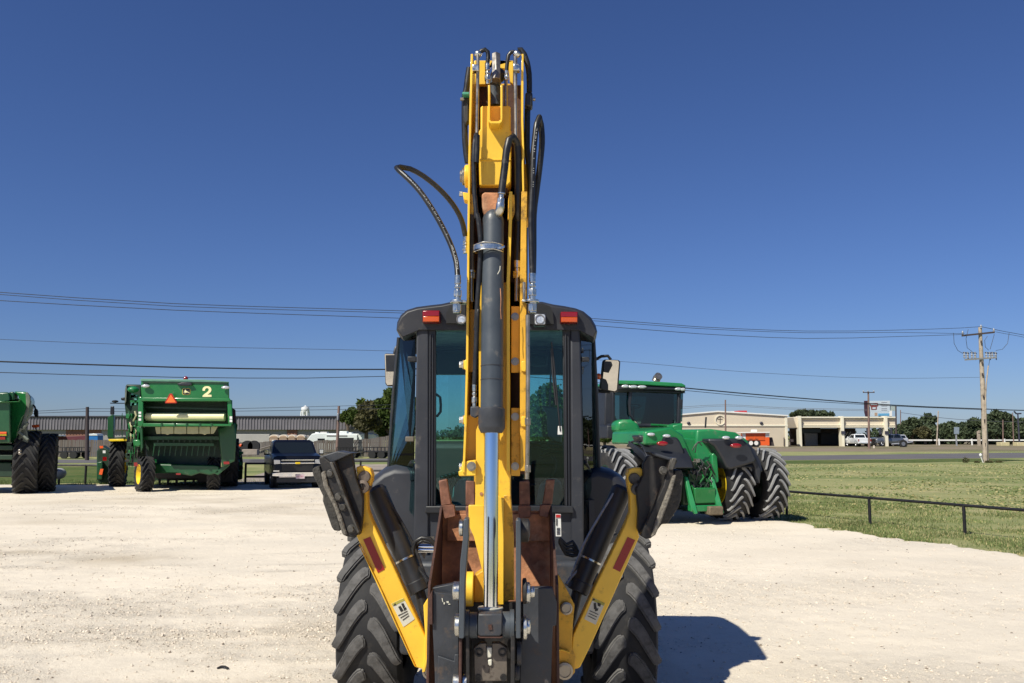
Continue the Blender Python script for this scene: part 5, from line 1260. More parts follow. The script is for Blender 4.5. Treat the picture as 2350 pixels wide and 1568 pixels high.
H([(1062, 570), (1180, 572), (1180, 580), (1062, 577)], YH + 2.9, 0.05, 'handrail', m_green_body)
# engine side, tank and cab beyond
H([(1176, 288), (1190, 280), (1320, 282), (1320, 700), (1190, 700), (1165, 450)], YH + 3.2, 3.0, 'grain_tank', m_darkgreen, 0.05)
H([(1170, 330), (1182, 290), (1188, 290), (1180, 440), (1166, 470)], YH + 3.0, 0.2, 'tank_edge', m_grimy)
l = MB(); l.ball(zp(6, 1248, 330, YH + 2.2), 0.22, 14, 8, (1, 1, 0.6)); l.build('air_precleaner', m_green_bright, hv)
m_teal = mat("teal_engine_block", (0.10, 0.32, 0.27), 0.5, var=0.3, scale=8)
rr_ = random.Random(5)
for i in range(14):
    x = 1238 + rr_.random() * 50; y = 372 + rr_.random() * 100
    l = MB(); l.box(zp(6, x, y, YH + 2.3), (0.07 + .1 * rr_.random(), 0.15, 0.07 + .05 * rr_.random())); l.build('engine_fitting', m_teal if i % 2 else m_green, hv)
for i in range(16):
    x = 1186 + rr_.random() * 110; y = 520 + rr_.random() * 260
    l = MB(); l.tube([zp(6, x, y, YH + 1.9), zp(6, x + 12 * rr_.random(), y + 40, YH + 1.8), zp(6, x - 15 + 30 * rr_.random(), y + 90, YH + 1.9)], 0.02 + .02 * rr_.random(), 6, 0.2)
    l.build('engine_pipe', rr_.choice([m_green, m_green_body, m_blackiron, m_creamdull]), hv)
for i in range(10):
    x = 1190 + rr_.random() * 100; y = 560 + rr_.random() * 220
    l = MB(); l.box(zp(6, x, y, YH + 1.95), (0.1 + .2 * rr_.random(), 0.2, 0.1 + .2 * rr_.random())); l.build('engine_cover', rr_.choice([m_green_body, m_darkgreen, m_green]), hv, 0.01)
H([(1032, 452), (1165, 454), (1165, 462), (1030, 461)], YH + 5.5, 0.06, 'antenna_bar', m_blackpaint)
l = MB(); l.ball(zp(6, 1078, 440, YH + 5.5), 0.14, 12, 6, (1, 1, 0.4)); l.cyl(zp(6, 1078, 455, YH + 5.5), zp(6, 1078, 440, YH + 5.5), 0.03, n=8); l.build('gps_dome', m_blackpaint, hv)
H([(1034, 486), (1068, 484), (1070, 560), (1054, 572), (1030, 560)], YH + 5.0, 0.1, 'wing_mirror', m_blackpaint, 0.03)
H([(1130, 408), (1165, 400), (1170, 432), (1135, 430)], YH + 5.2, 0.2, 'cab_lamp', m_plastic, 0.03)
# right side bits
H([(2170, 430), (2175, 424), (2176, 500), (2205, 520), (2212, 640), (2225, 660), (2215, 740), (2190, 780), (2172, 650)], YH + 1.6, 2.6, 'side_shield', m_green_body, 0.04)
H([(2178, 512), (2204, 520), (2206, 640), (2180, 640)], YH + 1.55, 0.3, 'exhaust_stack', mat("maroon_shade", (0.05, 0.02, 0.03), 0.5))
# header at the front, visible at both sides
H([(905, 905), (950, 850), (1030, 900), (1040, 1040), (1035, 1200), (935, 1220), (905, 1170)], YH + 5.8, 1.1, 'header_frame', m_darkgreen, 0.05)
H([(2130, 850), (2230, 860), (2262, 900), (2274, 1000), (2270, 1170), (2200, 1180), (2130, 1150)], YH + 5.8, 1.1, 'header_frame', m_darkgreen, 0.05)
H([(905, 1010), (960, 1000), (955, 1170), (908, 1175)], YH + 5.5, 0.3, 'header_end', m_green_body, 0.04)
H([(940, 1072), (968, 1072), (955, 1128), (926, 1124)], YH + 5.4, 0.05, 'orange_reflector', m_orange_refl)
H([(932, 858), (965, 856), (965, 878), (935, 880)], YH + 5.4, 0.05, 'orange_reflector', m_orange_refl)
H([(962, 900), (988, 900), (988, 925), (962, 925)], YH + 5.4, 0.05, 'white_reflector', m_white_sticker)
H([(962, 960), (998, 960), (998, 996), (962, 996)], YH + 5.4, 0.05, 'tail_lamp', m_redlens)
for i in range(14):
    x = 2185 + rr_.random() * 75; y = 900 + rr_.random() * 200
    l = MB(); l.box(zp(6, x, y, YH + 5.6), (0.08 + .15 * rr_.random(), 0.1, 0.06 + .1 * rr_.random())); l.build('header_fitting', rr_.choice([m_green_bright, m_teal, m_blackiron, m_green]), hv)
H([(1440, 1120), (2100, 1120), (2100, 1180), (1440, 1180)], YH + 6, 1.0, 'feeder_house', m_darkgreen)
H([(1430, 1085), (2180, 1085), (2180, 1200), (1850, 1205), (1840, 1170), (1460, 1165)], YH + 3.2, 2.5, 'undercarriage', m_blackiron, 0.05)
for x in (1480, 1560, 1640, 1720, 1800): H([(x, 1150), (x + 26, 1150), (x + 22, 1225), (x + 4, 1225)], YH + 4.6, 0.2, 'undercarriage_strut', m_blackiron)
# triangle, emblem, number, lamps, stickers
tri = H([(1600, 366), (1612, 368), (1656, 448), (1650, 458), (1550, 458), (1544, 448), (1588, 368)], YH - 0.16, 0.02, 'triangle_sign', mat("dark_red_border", (0.35, 0.02, 0.012), 0.4))
H([(1600, 376), (1646, 450), (1554, 450)], YH - 0.175, 0.01, 'orange_face', m_smv, par=tri)
def rr_pts(cx, cy, hx, hy, r, n=6):
    out = []
    for qx, qy, a0 in ((1, 1, 0), (-1, 1, 90), (-1, -1, 180), (1, -1, 270)):
        for i in range(n + 1):
            a = R(a0 + 90 * i / n); out.append((cx + qx * (hx - r) + r * math.cos(a), cy + qy * (hy - r) + r * math.sin(a)))
    return out
em = H(rr_pts(1744, 348, 38, 31, 17), YH - 0.012, 0.012, 'emblem', mat("emblem_yellow", (0.72, 0.60, 0.10), 0.4))
H(rr_pts(1744, 348, 34.5, 27.5, 15), YH - 0.02, 0.009, 'emblem_field', m_print, par=em)
deer = [(1722, 352), (1728, 343), (1731, 334), (1734, 327), (1740, 330), (1739, 337), (1746, 344), (1758, 349), (1768, 355), (1776, 364), (1771, 363), (1762, 357), (1754, 355), (1748, 357), (1738, 358), (1732, 364), (1726, 362), (1734, 354), (1730, 351), (1724, 357), (1719, 358)]
H(deer, YH - 0.028, 0.009, 'leaping_deer', m_cream, par=em)
# the 2
two = [(1896, 340), (1897, 322), (1905, 308), (1918, 300), (1938, 297), (1958, 300), (1972, 310), (1979, 325), (1978, 341), (1970, 355), (1955, 368), (1942, 377), (1980, 378), (1981, 398), (1896, 398), (1897, 386), (1912, 372), (1935, 356), (1950, 343), (1955, 332), (1952, 321), (1940, 315), (1928, 318), (1921, 327), (1919, 341)]
H(two, YH - 0.012, 0.012, 'number_two', m_cream)
for x, y in ((1362, 296), (2112, 310)):
    l = MB(); l.ball(zp(6, x, y, YH - 0.12), 0.11, 14, 8, (1.5, 0.7, 0.55)); ll = l.build('work_lamp', m_lampglass, hv)
    H([(x - 15, y - 26), (x + 15, y - 26), (x + 15, y - 6), (x - 15, y - 6)], YH - 0.1, 0.12, 'lamp_bracket', m_blackpaint, par=ll)
l = MB(); l.ball(zp(6, 1740, 226, YH + 0.1), 0.085, 14, 10, (1, 1, 1)); bc = l.build('beacon', m_redlens, hv)
l = MB(); l.cyl(zp(6, 1740, 262, YH + 0.1), zp(6, 1740, 236, YH + 0.1), 0.04, 0.06, n=14); l.build('beacon_base', m_blackpaint, bc)
H([(1652, 278), (1700, 262), (1790, 262), (1800, 285), (1755, 294), (1690, 292)], YH - 0.14, 0.14, 'top_bracket', m_blackpaint, 0.02)
for y in (536, 566, 600): H([(1297, y), (1322, y), (1322, y + 20), (1297, y + 20)], YH - 0.065, 0.012, 'sticker', m_white_sticker)
for y in (580, 610): H([(2150, y), (2174, y), (2174, y + 24), (2150, y + 24)], YH - 0.035, 0.012, 'sticker', m_white_sticker)

# ------------------------------------------------------------------ second harvester, cut by the left edge
YG = 30.2
HEAD[0] = -0.50
h2 = thing('combine_harvester', 'green combine harvester cut by the left edge, with big black dual tyres', 'combine harvester', (P(10, 1130, YG).x, YG + 2, 0), R(25))
G = lambda pts, Y, dY, nm, m, bv=0.0, par=None: MB().pp(6, pts, Y, dY).build(nm, m, par or h2, bv)
G([(-420, 380), (0, 355), (80, 352), (95, 400), (100, 830), (-420, 840)], YG + 0.2, 5.0, 'body', m_green_body, 0.05)
G([(-420, 436), (0, 436), (150, 436), (182, 405), (190, 420), (175, 445), (0, 450), (-420, 450)], YG, 0.4, 'tank_rim', m_green, 0.03)
G([(85, 352), (130, 348), (130, 430), (88, 432)], YG + 0.3, 2.0, 'tank_extension', m_green_body, 0.03)
G([(130, 345), (250, 350), (278, 385), (288, 420), (262, 540), (215, 600), (180, 700), (160, 830), (95, 832), (95, 430), (150, 436), (180, 400)], YG + 0.8, 3.0, 'side_shell', m_green, 0.06)
G([(238, 352), (256, 352), (282, 390), (286, 440), (265, 560), (235, 640), (268, 800), (262, 830), (165, 832), (180, 700), (215, 600), (246, 500)], YG + 0.75, 0.5, 'dusty_side_panel', m_grimy, 0.05)
for a, b_ in (((180, 730), (262, 800)), ((200, 690), (175, 740)), ((215, 700), (262, 640))):
    l = MB(); l.tube([zp(6, *a, YG + 0.6), zp(6, *b_, YG + 0.6)], 0.05, 6, smooth=False); l.build('strut', m_grimy, h2)
for y in (726, 752): G([(-300, y), (60, y - 1), (60, y + (16 if y == 726 else 6)), (-300, y + (16 if y == 726 else 6))], YG + 0.14, 0.06, 'stripe', m_orange_refl if y == 726 else m_jdyellow)
G([(-200, 772), (48, 772), (48, 798), (-200, 798)], YG + 0.14, 0.06, 'tail_lamp', m_redlens)
for y in (870, 960): G([(-400, y - 25), (120, y - 20), (120, y + 28), (-400, y + 25)], YG + 0.5, 2.5, 'rear_frame', m_darkgreen, 0.03)
G([(-400, 1010), (110, 1010), (125, 1150), (-400, 1150)], YG + 0.8, 1.2, 'rear_axle_beam', m_darkgreen, 0.04)
G([(-420, 835), (125, 835), (130, 1150), (-420, 1150)], YG + 1.7, 2.0, 'under_body', m_blackiron, 0.04)
q = zp(6, 252, 1080, YG + 0.2); q = zp(6, 252, 1080, YG + 1.5); c_ = loc(h2, (q.x, YG + 1.5, 1.13)); wheelX(h2, c_, 1.17, 0.80, -1, lugs=20)
q = zp(6, 448, 1080, YG + 1.6); q = zp(6, 448, 1080, YG + 2.4); c_ = loc(h2, (q.x, YG + 2.4, 1.10)); wheelX(h2, c_, 1.10, 0.56, -1, lugs=20)
l = MB(); l.tube([loc(h2, (zp(6, 252, 1080, YG + 0.2).x, YG + 1.6, 1.1)), loc(h2, (zp(6, 448, 1080, YG + 1.6).x, YG + 1.9, 1.1))], 0.12, 12, smooth=False); l.build('axle', m_blackiron, h2, local=True)
l = MB(); l.tube([zp(6, 270, 480, YG + 3), zp(6, 300, 470, YG + 3), zp(6, 325, 490, YG + 3), zp(6, 332, 520, YG + 3)], 0.035, 8); l.build('mirror_arm', m_blackpaint, h2)
G([(318, 515), (345, 505), (358, 530), (360, 588), (330, 590), (315, 560)], YG + 2.9, 0.15, 'wing_mirror', m_blackpaint, 0.04)
G([(296, 662), (366, 655), (368, 680), (330, 688), (300, 684)], YG + 2.0, 0.06, 'orange_reflector', m_orange_refl, 0.01)
l = MB(); l.tube([zp(6, 265, 800, YG + 2), zp(6, 350, 735, YG + 2), zp(6, 332, 688, YG + 2)], 0.02, 6, smooth=False); l.build('reflector_arm', m_blackiron, h2)
G([(120, 835), (145, 838), (150, 1215), (125, 1215)], YG + 0.7, 0.1, 'hanging_rod', m_blackiron)
for y in (900, 925): l = MB(); l.ball(zp(6, 186, y, YG + 0.2), 0.06, 10, 6); l.build('hub_bolt', m_tube, h2)

# ------------------------------------------------------------------ large articulated tractor
YT = 20.9
HEAD[0] = -0.23
tr = thing('articulated_tractor', 'big green four-wheel-drive tractor with dual rear tyres parked behind the loader', 'tractor', (P(1593, 1190, YT).x, YT + 0.4, 0), R(13))
T = lambda pts, Y, dY, nm, m, bv=0.0, par=None: MB().pp(7, pts, Y, dY).build(nm, m, par or tr, bv)
def TB(x0, x1, y0, y1, z0, z1, nm, m, bv=0.0, par=None):
    return MB().bx(x0, x1, y0, y1, z0, z1).build(nm, m, par or tr, bv, local=True)
def TP(pts, ext, nm, m, bv=0.0, par=None):   # local polygon prism
    return MB().prism(pts, ext).build(nm, m, par or tr, bv, local=True)
for x, W_, R_, ml in ((-0.98, 0.62, 0.93, m_tyrelug), (0.98, 0.62, 0.93, m_tyrelug), (1.93, 0.60, 0.90, m_tyrelug), (-1.93, 0.60, 0.90, m_tyrelug)):
    s = 1 if x > 0 else -1
    wheelX(tr, (x, 0, R_), R_, W_, -s if abs(x) < 1.5 else s, rimm=(m_jdyellow if abs(x) < 1.5 else m_darkgreen), lugs=20, ml=ml)
for x in (-0.98, 0.98, 1.93, -1.93):
    wheelX(tr, (x, 3.6, 0.92), 0.92, 0.60, 1 if x > 0 else -1, lugs=22, ml=m_tyrelug)
TB(-2.0, 2.0, -0.1, 0.1, 0.82, 1.02, 'rear_axle', m_blackiron, 0.03)
TB(-2.0, 2.0, 3.5, 3.7, 0.82, 1.02, 'front_axle', m_blackiron, 0.03)
TB(-0.42, 0.42, -0.5, 3.9, 0.45, 1.25, 'chassis', m_darkgreen, 0.05)
# rear body: green wedge with lower notch in the middle
TP([(-1.42, -0.60, 1.88), (-1.40, -0.62, 2.20), (-0.72, -0.62, 2.30), (-0.40, -0.55, 2.12), (-0.20, -0.5, 1.72), (0.0, -0.5, 1.30), (-0.26, -0.5, 1.34), (-0.42, -0.5, 1.66), (-0.60, -0.6, 1.88)], (0, 2.3, 0), 'rear_cover', m_green_bright, 0.05)
TP([(0.0, -0.52, 1.25), (-0.08, -0.52, 1.75), (-0.02, -0.5, 2.24), (0.34, -0.55, 2.26), (0.95, -0.62, 2.18), (1.28, -0.62, 1.98), (1.30, -0.62, 1.86), (0.66, -0.62, 1.88), (0.52, -0.6, 1.70), (0.36, -0.55, 1.20), (0.12, -0.52, 1.10)], (0, 2.3, 0), 'rear_cover', m_green_bright, 0.05)
TP([(-0.40, -0.45, 1.4), (-0.40, -0.45, 2.06), (0.0, -0.45, 2.02), (0.0, -0.45, 1.2)], (0, 2.2, 0), 'centre_cover', m_green_bright, 0.04)
TP([(-0.34, -0.62, 0.62), (-0.30, -0.62, 1.45), (0.30, -0.62, 1.5), (0.34, -0.62, 0.62)], (0, 0.5, 0), 'rear_casting', m_green_body, 0.03)
TP([(0.26, -0.70, 0.95), (0.26, -0.70, 1.65), (0.40, -0.70, 1.75), (0.44, -0.70, 1.0)], (0, 0.4, 0), 'lift_tower', m_green_bright, 0.03)
# fenders: curved black shells over the inner tyres
def arc_fender(x0, x1, r0, r1, a0, a1, cz, cy, nm, m, front_drop=True):
    m_ = MB(); n = 12; rings = []
    for i in range(n + 1):
        a = R(a0 + (a1 - a0) * i / n)
        for_r = []
        for x, r in ((x0, r0), (x1, r0 - 0.02), (x1, r0 - 0.06), (x0, r0 - 0.04)):
            for_r.append(Vector((x, cy - r * math.cos(a), cz + r * math.sin(a))))
        rings.append(for_r)
    m_.loft(rings); return m_.build(nm, m, tr, 0.015, local=True)
for x0, x1 in ((-1.44, -0.34), (0.52, 1.42)):
    arc_fender(x0, x1, 1.06, 1.0, 24, 120, 0.93, 0.0, 'fender', m_blackpaint)
T([(455, 672), (785, 690), (812, 730), (843, 800), (850, 885), (770, 905), (640, 850), (575, 835), (540, 770), (480, 720)], YT - 0.42, 0.5, 'fender_back', m_blackpaint, 0.05)
T([(1035, 702), (1325, 700), (1400, 770), (1445, 870), (1432, 902), (1220, 962), (1190, 940), (1150, 860), (1090, 765), (1045, 740)], YT - 0.42, 0.5, 'fender_back', m_blackpaint, 0.05)
T([(1325, 700), (1400, 770), (1445, 870), (1482, 960), (1472, 1080), (1440, 1010), (1425, 930), (1380, 830)], YT - 0.30, 0.6, 'fender_edge', m_blackpaint, 0.03)
for x0 in (-1.44, 1.30):
    TP([(x0, -0.55, 1.72), (x0, -0.90, 1.50), (x0, -1.0, 1.25), (x0, -0.93, 1.22), (x0, -0.6, 1.5), (x0, 0.4, 1.85), (x0, 0.4, 1.98)], (0.12, 0, 0), 'fender_side', m_blackpaint, 0.02)
# lamps on the fenders
for k_, (x, y) in enumerate(((562, 667), (692, 679), (1186, 694), (1296, 694))):
    l = MB(); l.ball(zp(7, x, y, YT - 0.5), 0.07, 14, 8, (1.4, 0.7, 0.6)); l.build('work_lamp', m_lampglass, tr)
for x, y in ((656, 742), (1270, 760)):
    l = MB(); q = zp(7, x, y, YT - 0.62); l.ball(q, 0.09, 14, 8, (1.5, 0.45, 0.62)); l.build('tail_lamp', m_redlens, tr)
# three-point hitch, hoses
for x0, dx in ((-0.46, 0.0), (0.20, 0.0)):
    TP([(x0, -0.75, 1.15), (x0 + 0.08, -0.75, 1.12), (x0 + 0.12, -0.95, 0.62), (x0 + 0.20, -1.0, 0.30), (x0 + 0.12, -1.0, 0.28), (x0 + 0.02, -0.95, 0.5)], (0, 0.12, 0), 'lift_arm', m_green_bright, 0.02)
TB(-0.42, 0.36, -0.95, -0.75, 0.34, 0.48, 'drawbar_frame', m_green_bright, 0.02)
TB(-0.30, 0.24, -0.9, -0.7, 0.52, 0.88, 'quick_hitch_plate', m_green, 0.02)
TB(-0.02, 0.34, -1.08, -0.80, 0.26, 0.46, 'drawbar', mat("muddy_hitch", (0.14, 0.11, 0.07), 0.8, var=0.4, scale=12), 0.03)
for i in range(26):
    x = -0.30 + 0.55 * rr_.random(); z = 0.9 + 0.75 * rr_.random()
    l = MB(); p0 = Vector((x, -0.66, z)); l.tube([p0, p0 + Vector((0.1 * rr_.random() - .05, -0.12, -0.1)), p0 + Vector((0.2 * rr_.random() - .1, -0.06, -0.25))], 0.014 + 0.01 * rr_.random(), 6, 0.1); l.build('remote_hose', rr_.choice([m_blackiron, m_darkgreen, m_green, m_blackpaint]), tr, local=True)
for i in range(12):
    x = -0.26 + 0.5 * rr_.random(); z = 0.95 + 0.6 * rr_.random()
    l = MB(); l.box((x, -0.66, z), (0.05 + .08 * rr_.random(), 0.14, 0.05 + .05 * rr_.random())); l.build('remote_coupler', rr_.choice([m_darkgreen, m_green, m_blackiron, m_tube]), tr, 0.005, local=True)
for pts in ([(905, 800), (935, 745), (965, 735), (985, 760)], [(930, 820), (950, 730), (1030, 735)]):
    l = MB(); l.tube([zp(7, x, y, YT - 0.35) for x, y in pts], 0.014, 6, 0.1); l.build('hydraulic_line', m_blackiron, tr)
# cab: floor, pillars, glass, roof
YCb = YT + 2.6
cw = [zp(7, 240, 590, YCb), zp(7, 808, 590, YCb)]
cb = T([(175, 640), (180, 320), (240, 300), (250, 640)], YCb + 0.5, 1.2, 'cab_side', m_blackpaint, 0.03)
T([(196, 700), (280, 700), (280, 600), (196, 590)], YCb - 0.2, 1.6, 'cab_step_housing', m_blackpaint, 0.03)
T([(385, 300), (410, 300), (395, 420), (400, 500), (430, 545), (415, 545), (385, 500), (378, 400)], YCb, 0.10, 'cab_pillar', m_blackpaint, 0.01)
T([(790, 320), (812, 322), (812, 590), (760, 590), (785, 560)], YCb, 0.12, 'cab_pillar', m_blackpaint, 0.01)
T([(240, 300), (262, 300), (262, 600), (236, 600)], YCb + 0.4, 0.1, 'cab_pillar', m_blackpaint, 0.01)
T([(262, 306), (385, 306), (380, 560), (262, 590)], YCb + 0.25, 0.02, 'side_glass', m_glass_dark)
T([(408, 308), (792, 322), (790, 585), (455, 585), (400, 505), (394, 400)], YCb + 0.06, 0.02, 'rear_glass', m_glass_dark)
T([(300, 300), (830, 322), (822, 560), (300, 560)], YCb + 1.75, 0.02, 'front_glass', m_glass_dark)
T([(555, 318), (640, 322), (655, 400), (655, 585), (500, 585), (540, 480)], YCb + 0.5, 0.3, 'operator_seat', m_seat, 0.05)
T([(655, 330), (752, 330), (752, 590), (655, 590)], YCb + 0.3, 0.1, 'cab_inner_post', m_blackpaint)
T([(240, 575), (800, 578), (805, 610), (240, 605)], YCb + 0.02, 1.6, 'cab_base', m_blackpaint, 0.03)
l = MB(); q = zp(7, 418, 432, YCb + 1.1); l.tube([q + Vector((0.2 * math.cos(a), 0.1 * math.sin(a), 0.06 * math.sin(a))) for a in [i * math.pi / 10 for i in range(21)]], 0.015, 6, smooth=False); l.cyl(q, q + Vector((0, .2, -.4)), 0.03, n=8); l.build('steering_wheel', m_blackpaint, tr)
T([(300, 290), (560, 296), (820, 305), (850, 300), (850, 318), (800, 328), (560, 318), (290, 308)], YCb - 0.05, 1.9, 'roof_underside', m_blackpaint, 0.03)
T([(270, 250), (860, 272), (852, 306), (560, 300), (285, 296)], YCb - 0.12, 2.1, 'light_bar', m_blackpaint, 0.04)
T([(265, 232), (300, 215), (480, 220), (700, 232), (820, 240), (850, 256), (854, 272), (700, 266), (500, 254), (265, 246)], YCb - 0.16, 2.3, 'cab_roof', m_green_bright, 0.05)
for x, y, w_ in ((348, 266, 1.3), (414, 270, 1.5), (487, 271, 1.5), (790, 289, 1.2), (828, 292, 0.9)):
    l = MB(); l.ball(zp(7, x, y, YCb - 0.14), 0.06, 14, 8, (w_ * 1.4, 0.5, 0.75)); l.build('roof_lamp', m_lampglass, tr)
T([(278, 560), (330, 542), (400, 542), (450, 570), (475, 605), (475, 650), (276, 650)], YT + 2.0, 0.5, 'cab_front_cowl', m_green_bright, 0.08)
T([(745, 590), (830, 570), (822, 655), (780, 655), (740, 610)], YT + 1.2, 0.6, 'cowl_corner', m_green_bright, 0.05)
l = MB(); l.tube([zp(7, 560, 586, YT + 1.6), zp(7, 700, 594, YT + 1.6), zp(7, 820, 604, YT + 1.5)], 0.03, 8, 0.1); l.build('handrail', m_green, tr)
l = MB(); l.tube([zp(7, 600, 225, YCb + 2.2), zp(7, 612, 195, YCb + 2.2), zp(7, 626, 180, YCb + 2.1)], 0.12, 12, 0.1); l.build('exhaust_pipe', m_tube, tr)
T([(806, 372), (830, 376), (826, 440), (818, 455), (806, 452)], YCb + 1.4, 0.12, 'wing_mirror', m_blackpaint, 0.03)
l = MB(); l.tube([zp(7, 800, 325, YCb), zp(7, 850, 322, YCb), zp(7, 800, 312, YCb)], 0.014, 6, smooth=False); l.build('roof_handle', m_blackpaint, tr)
l = MB(); l.tube([zp(7, 1015, 612, YT + 0.5), zp(7, 1018, 560, YT + 0.5), zp(7, 1021, 522, YT + 0.5)], 0.022, 8, smooth=False); l.build('warning_post', m_blackpaint, tr)
l = MB(); l.loft([[Vector((sx * w, y, z)) for sx, z in ((-1, 1.1), (1, 1.1), (1, zt - 0.1), (0.8, zt), (-0.8, zt), (-1, zt - 0.1))] for y, w, zt in ((4.3, 0.42, 1.72), (5.0, 0.40, 1.7), (5.2, 0.38, 1.6))]); l.build('engine_hood', m_green_bright, tr, 0.04, local=True)

# ------------------------------------------------------------------ pickups and cars from one profile builder (front towards -Y)
HEAD[0] = 0.0
m_navy = mat("dark_navy_paint", (0.003, 0.004, 0.008), 0.35, var=0.05, coat=0.12, spec=0.3, rvar=0.02)
m_carwhite = mat("white_car_paint", (0.72, 0.74, 0.76), 0.25, var=0.02, coat=0.8)
m_cargrey = mat("grey_car_paint", (0.16, 0.18, 0.22), 0.25, 0.4, var=0.03, coat=0.8)
m_carglass = mat("dark_car_glass", (0.010, 0.014, 0.018), 0.06, var=0.0, coat=0.0, spec=0.35, rvar=0.0)
m_chromefar = mat("bumper_chrome", (0.85, 0.85, 0.87), 0.12, 1.0, var=0.05)
m_cartyre = mat("car_tyre", (0.018, 0.018, 0.018), 0.8)
m_alloy = mat("alloy_wheel", (0.45, 0.45, 0.47), 0.3, 0.9)
def pickup(name, label, loc_, rz, paint, bed=True, group=None, cat='pickup truck', plate=True):
    t = thing(name, label, cat, loc_, rz, group)
    W = 0.98
    def sec(y, pts): return [Vector((x, y, z)) for x, z in pts]
    def lower(y, zt, w, zb=0.48): return sec(y, [(-w + .04, zb), (w - .04, zb), (w, zb + 0.1), (w, zt - 0.16), (w - 0.06, zt - 0.03), (w - 0.16, zt), (-w + 0.16, zt), (-w + 0.06, zt - 0.03), (-w, zt - 0.16), (-w, zb + 0.1)])
    b = MB()
    b.loft([lower(-2.86, 1.20, W - 0.10, 0.55), lower(-2.80, 1.30, W - 0.03, 0.5), lower(-2.2, 1.36, W), lower(-1.35, 1.40, W), lower(-1.2, 1.30, W), lower(1.0, 1.31, W), lower(1.02, 1.32 if bed else 1.3, W), lower(2.75, 1.34, W), lower(2.82, 1.30, W - 0.05)])
    body = b.build('body', paint, t, 0.02, local=True, angle=32)
    c = MB(); zr = 1.92
    def cs(y, z, w): return [Vector((-w, y, z)), Vector((w, y, z)), ]
    yb = 0.95 if bed else 2.5
    c.loft([[Vector((-W + .06, -1.45, 1.30)), Vector((W - .06, -1.45, 1.30)), Vector((W - .06, yb + .1, 1.30)), Vector((-W + .06, yb + .1, 1.30))],
            [Vector((-W + .18, -0.62, zr - .07)), Vector((W - .18, -0.62, zr - .07)), Vector((W - .18, yb - 0.18, zr - .07)), Vector((-W + .18, yb - 0.18, zr - .07))],
            [Vector((-W + .30, -0.50, zr)), Vector((W - .30, -0.50, zr)), Vector((W - .30, yb - 0.3, zr)), Vector((-W + .30, yb - .3, zr))]])
    cab_ = c.build('cab', paint, t, 0.03, local=True)
    # glazing laid proud of the sloping cab faces
    def lerp(a, b_, f): return a + (b_ - a) * f
    A = [Vector((-W + .06, -1.45, 1.30)), Vector((W - .06, -1.45, 1.30)), Vector((W - .18, -0.62, zr - .07)), Vector((-W + .18, -0.62, zr - .07))]
    def patch(Q, u0, u1, v0, v1, off, nm, m=m_carglass):
        f = lambda u, v: lerp(lerp(Q[0], Q[1], u), lerp(Q[3], Q[2], u), v) + off
        l = MB(); l.prism([f(u0, v0), f(u1, v0), f(u1, v1), f(u0, v1)], off * -0.5); return l.build(nm, m, cab_, local=True)
    patch(A, .05, .95, .08, .93, Vector((0, -0.012, 0.008)), 'windshield')
    Rr = [Vector((-W + .06, yb + .1, 1.30)), Vector((W - .06, yb + .1, 1.30)), Vector((W - .18, yb - .18, zr - .07)), Vector((-W + .18, yb - .18, zr - .07))]
    patch(Rr, .08, .92, .12, .9, Vector((0, 0.012, 0.004)), 'rear_glass')
    for s in (-1, 1):
        S_ = [Vector((s * (W - .06), -1.45, 1.30)), Vector((s * (W - .06), yb + .1, 1.30)), Vector((s * (W - .18), yb - .18, zr - .07)), Vector((s * (W - .18), -0.62, zr - .07))]
        patch(S_, .14, .50, .10, .88, Vector((s * 0.012, 0, 0)), 'side_window'); patch(S_, .54, .92, .10, .88, Vector((s * 0.012, 0, 0)), 'side_window')
        l = MB(); l.box((s * (W + .13), -1.12, 1.42), (0.20, 0.10, 0.22)); l.build('door_mirror', paint, t, 0.03, local=True)
        l = MB(); l.box((s * (W + .13), -1.17, 1.44), (0.15, 0.01, 0.15)); l.build('mirror_trim', m_chromefar, t, local=True)
        for y in (-1.9, 1.75):
            l = MB(); l.lathe((s * (W - .02), y, 0.42), (-s, 0, 0), [(0.40, 0.0), (0.42, 0.03), (0.42, 0.26), (0.36, 0.28), (0.26, 0.28), (0.26, 0)], 26, cap=False); wh = l.build('wheel', m_cartyre, t, local=True)
            l = MB(); l.lathe((s * (W - .02), y, 0.42), (-s, 0, 0), [(0.02, 0.02), (0.08, 0.02), (0.10, 0.05), (0.24, 0.04), (0.26, 0.0), (0.27, 0.03), (0.1, 0.12), (.02, .12)], 26); l.build('rim', m_alloy, wh, local=True)
            l = MB(); l.lathe((s * (W - .10), y, 0.46), (s, 0, 0), [(0.50, 0.0), (0.50, 0.105), (0.46, 0.105), (0.46, 0.0)], 28, cap=False); l.build('wheel_arch', m_plastic, t, local=True)
        l = MB(); l.prism([(s * (W - .06), -2.86, 1.16), (s * 0.68, -2.90, 1.15), (s * 0.66, -2.90, 1.0), (s * (W - .08), -2.86, 0.98)], (0, 0.12, 0)); hl = l.build('headlight', m_lampglass, t, 0.01, local=True)
        l = MB(); l.box((s * (W - .08), 2.84, 0.98), (0.14, 0.04, 0.36)); l.build('tail_light', m_redlens, t, 0.01, local=True)
        l = MB(); l.prism([(s * (W - .06), -2.88, 0.74), (s * 0.70, -2.94, 0.74), (s * 0.70, -2.94, 0.70), (s * (W - .06), -2.88, 0.70)], (0, 0.1, 0)); l.build('fog_lamp_trim', m_chromefar, t, local=True)
    l = MB(); l.prism([(-0.64, -2.90, 1.16), (0.64, -2.90, 1.16), (0.58, -2.92, 0.70), (-0.58, -2.92, 0.70)], (0, 0.08, 0)); gr = l.build('grille', m_print, t, 0.01, local=True)
    l = MB(); l.box((0, -2.925, 1.02), (1.30, 0.05, 0.05)); l.build('grille_bar', m_chromefar, gr, 0.01, local=True)
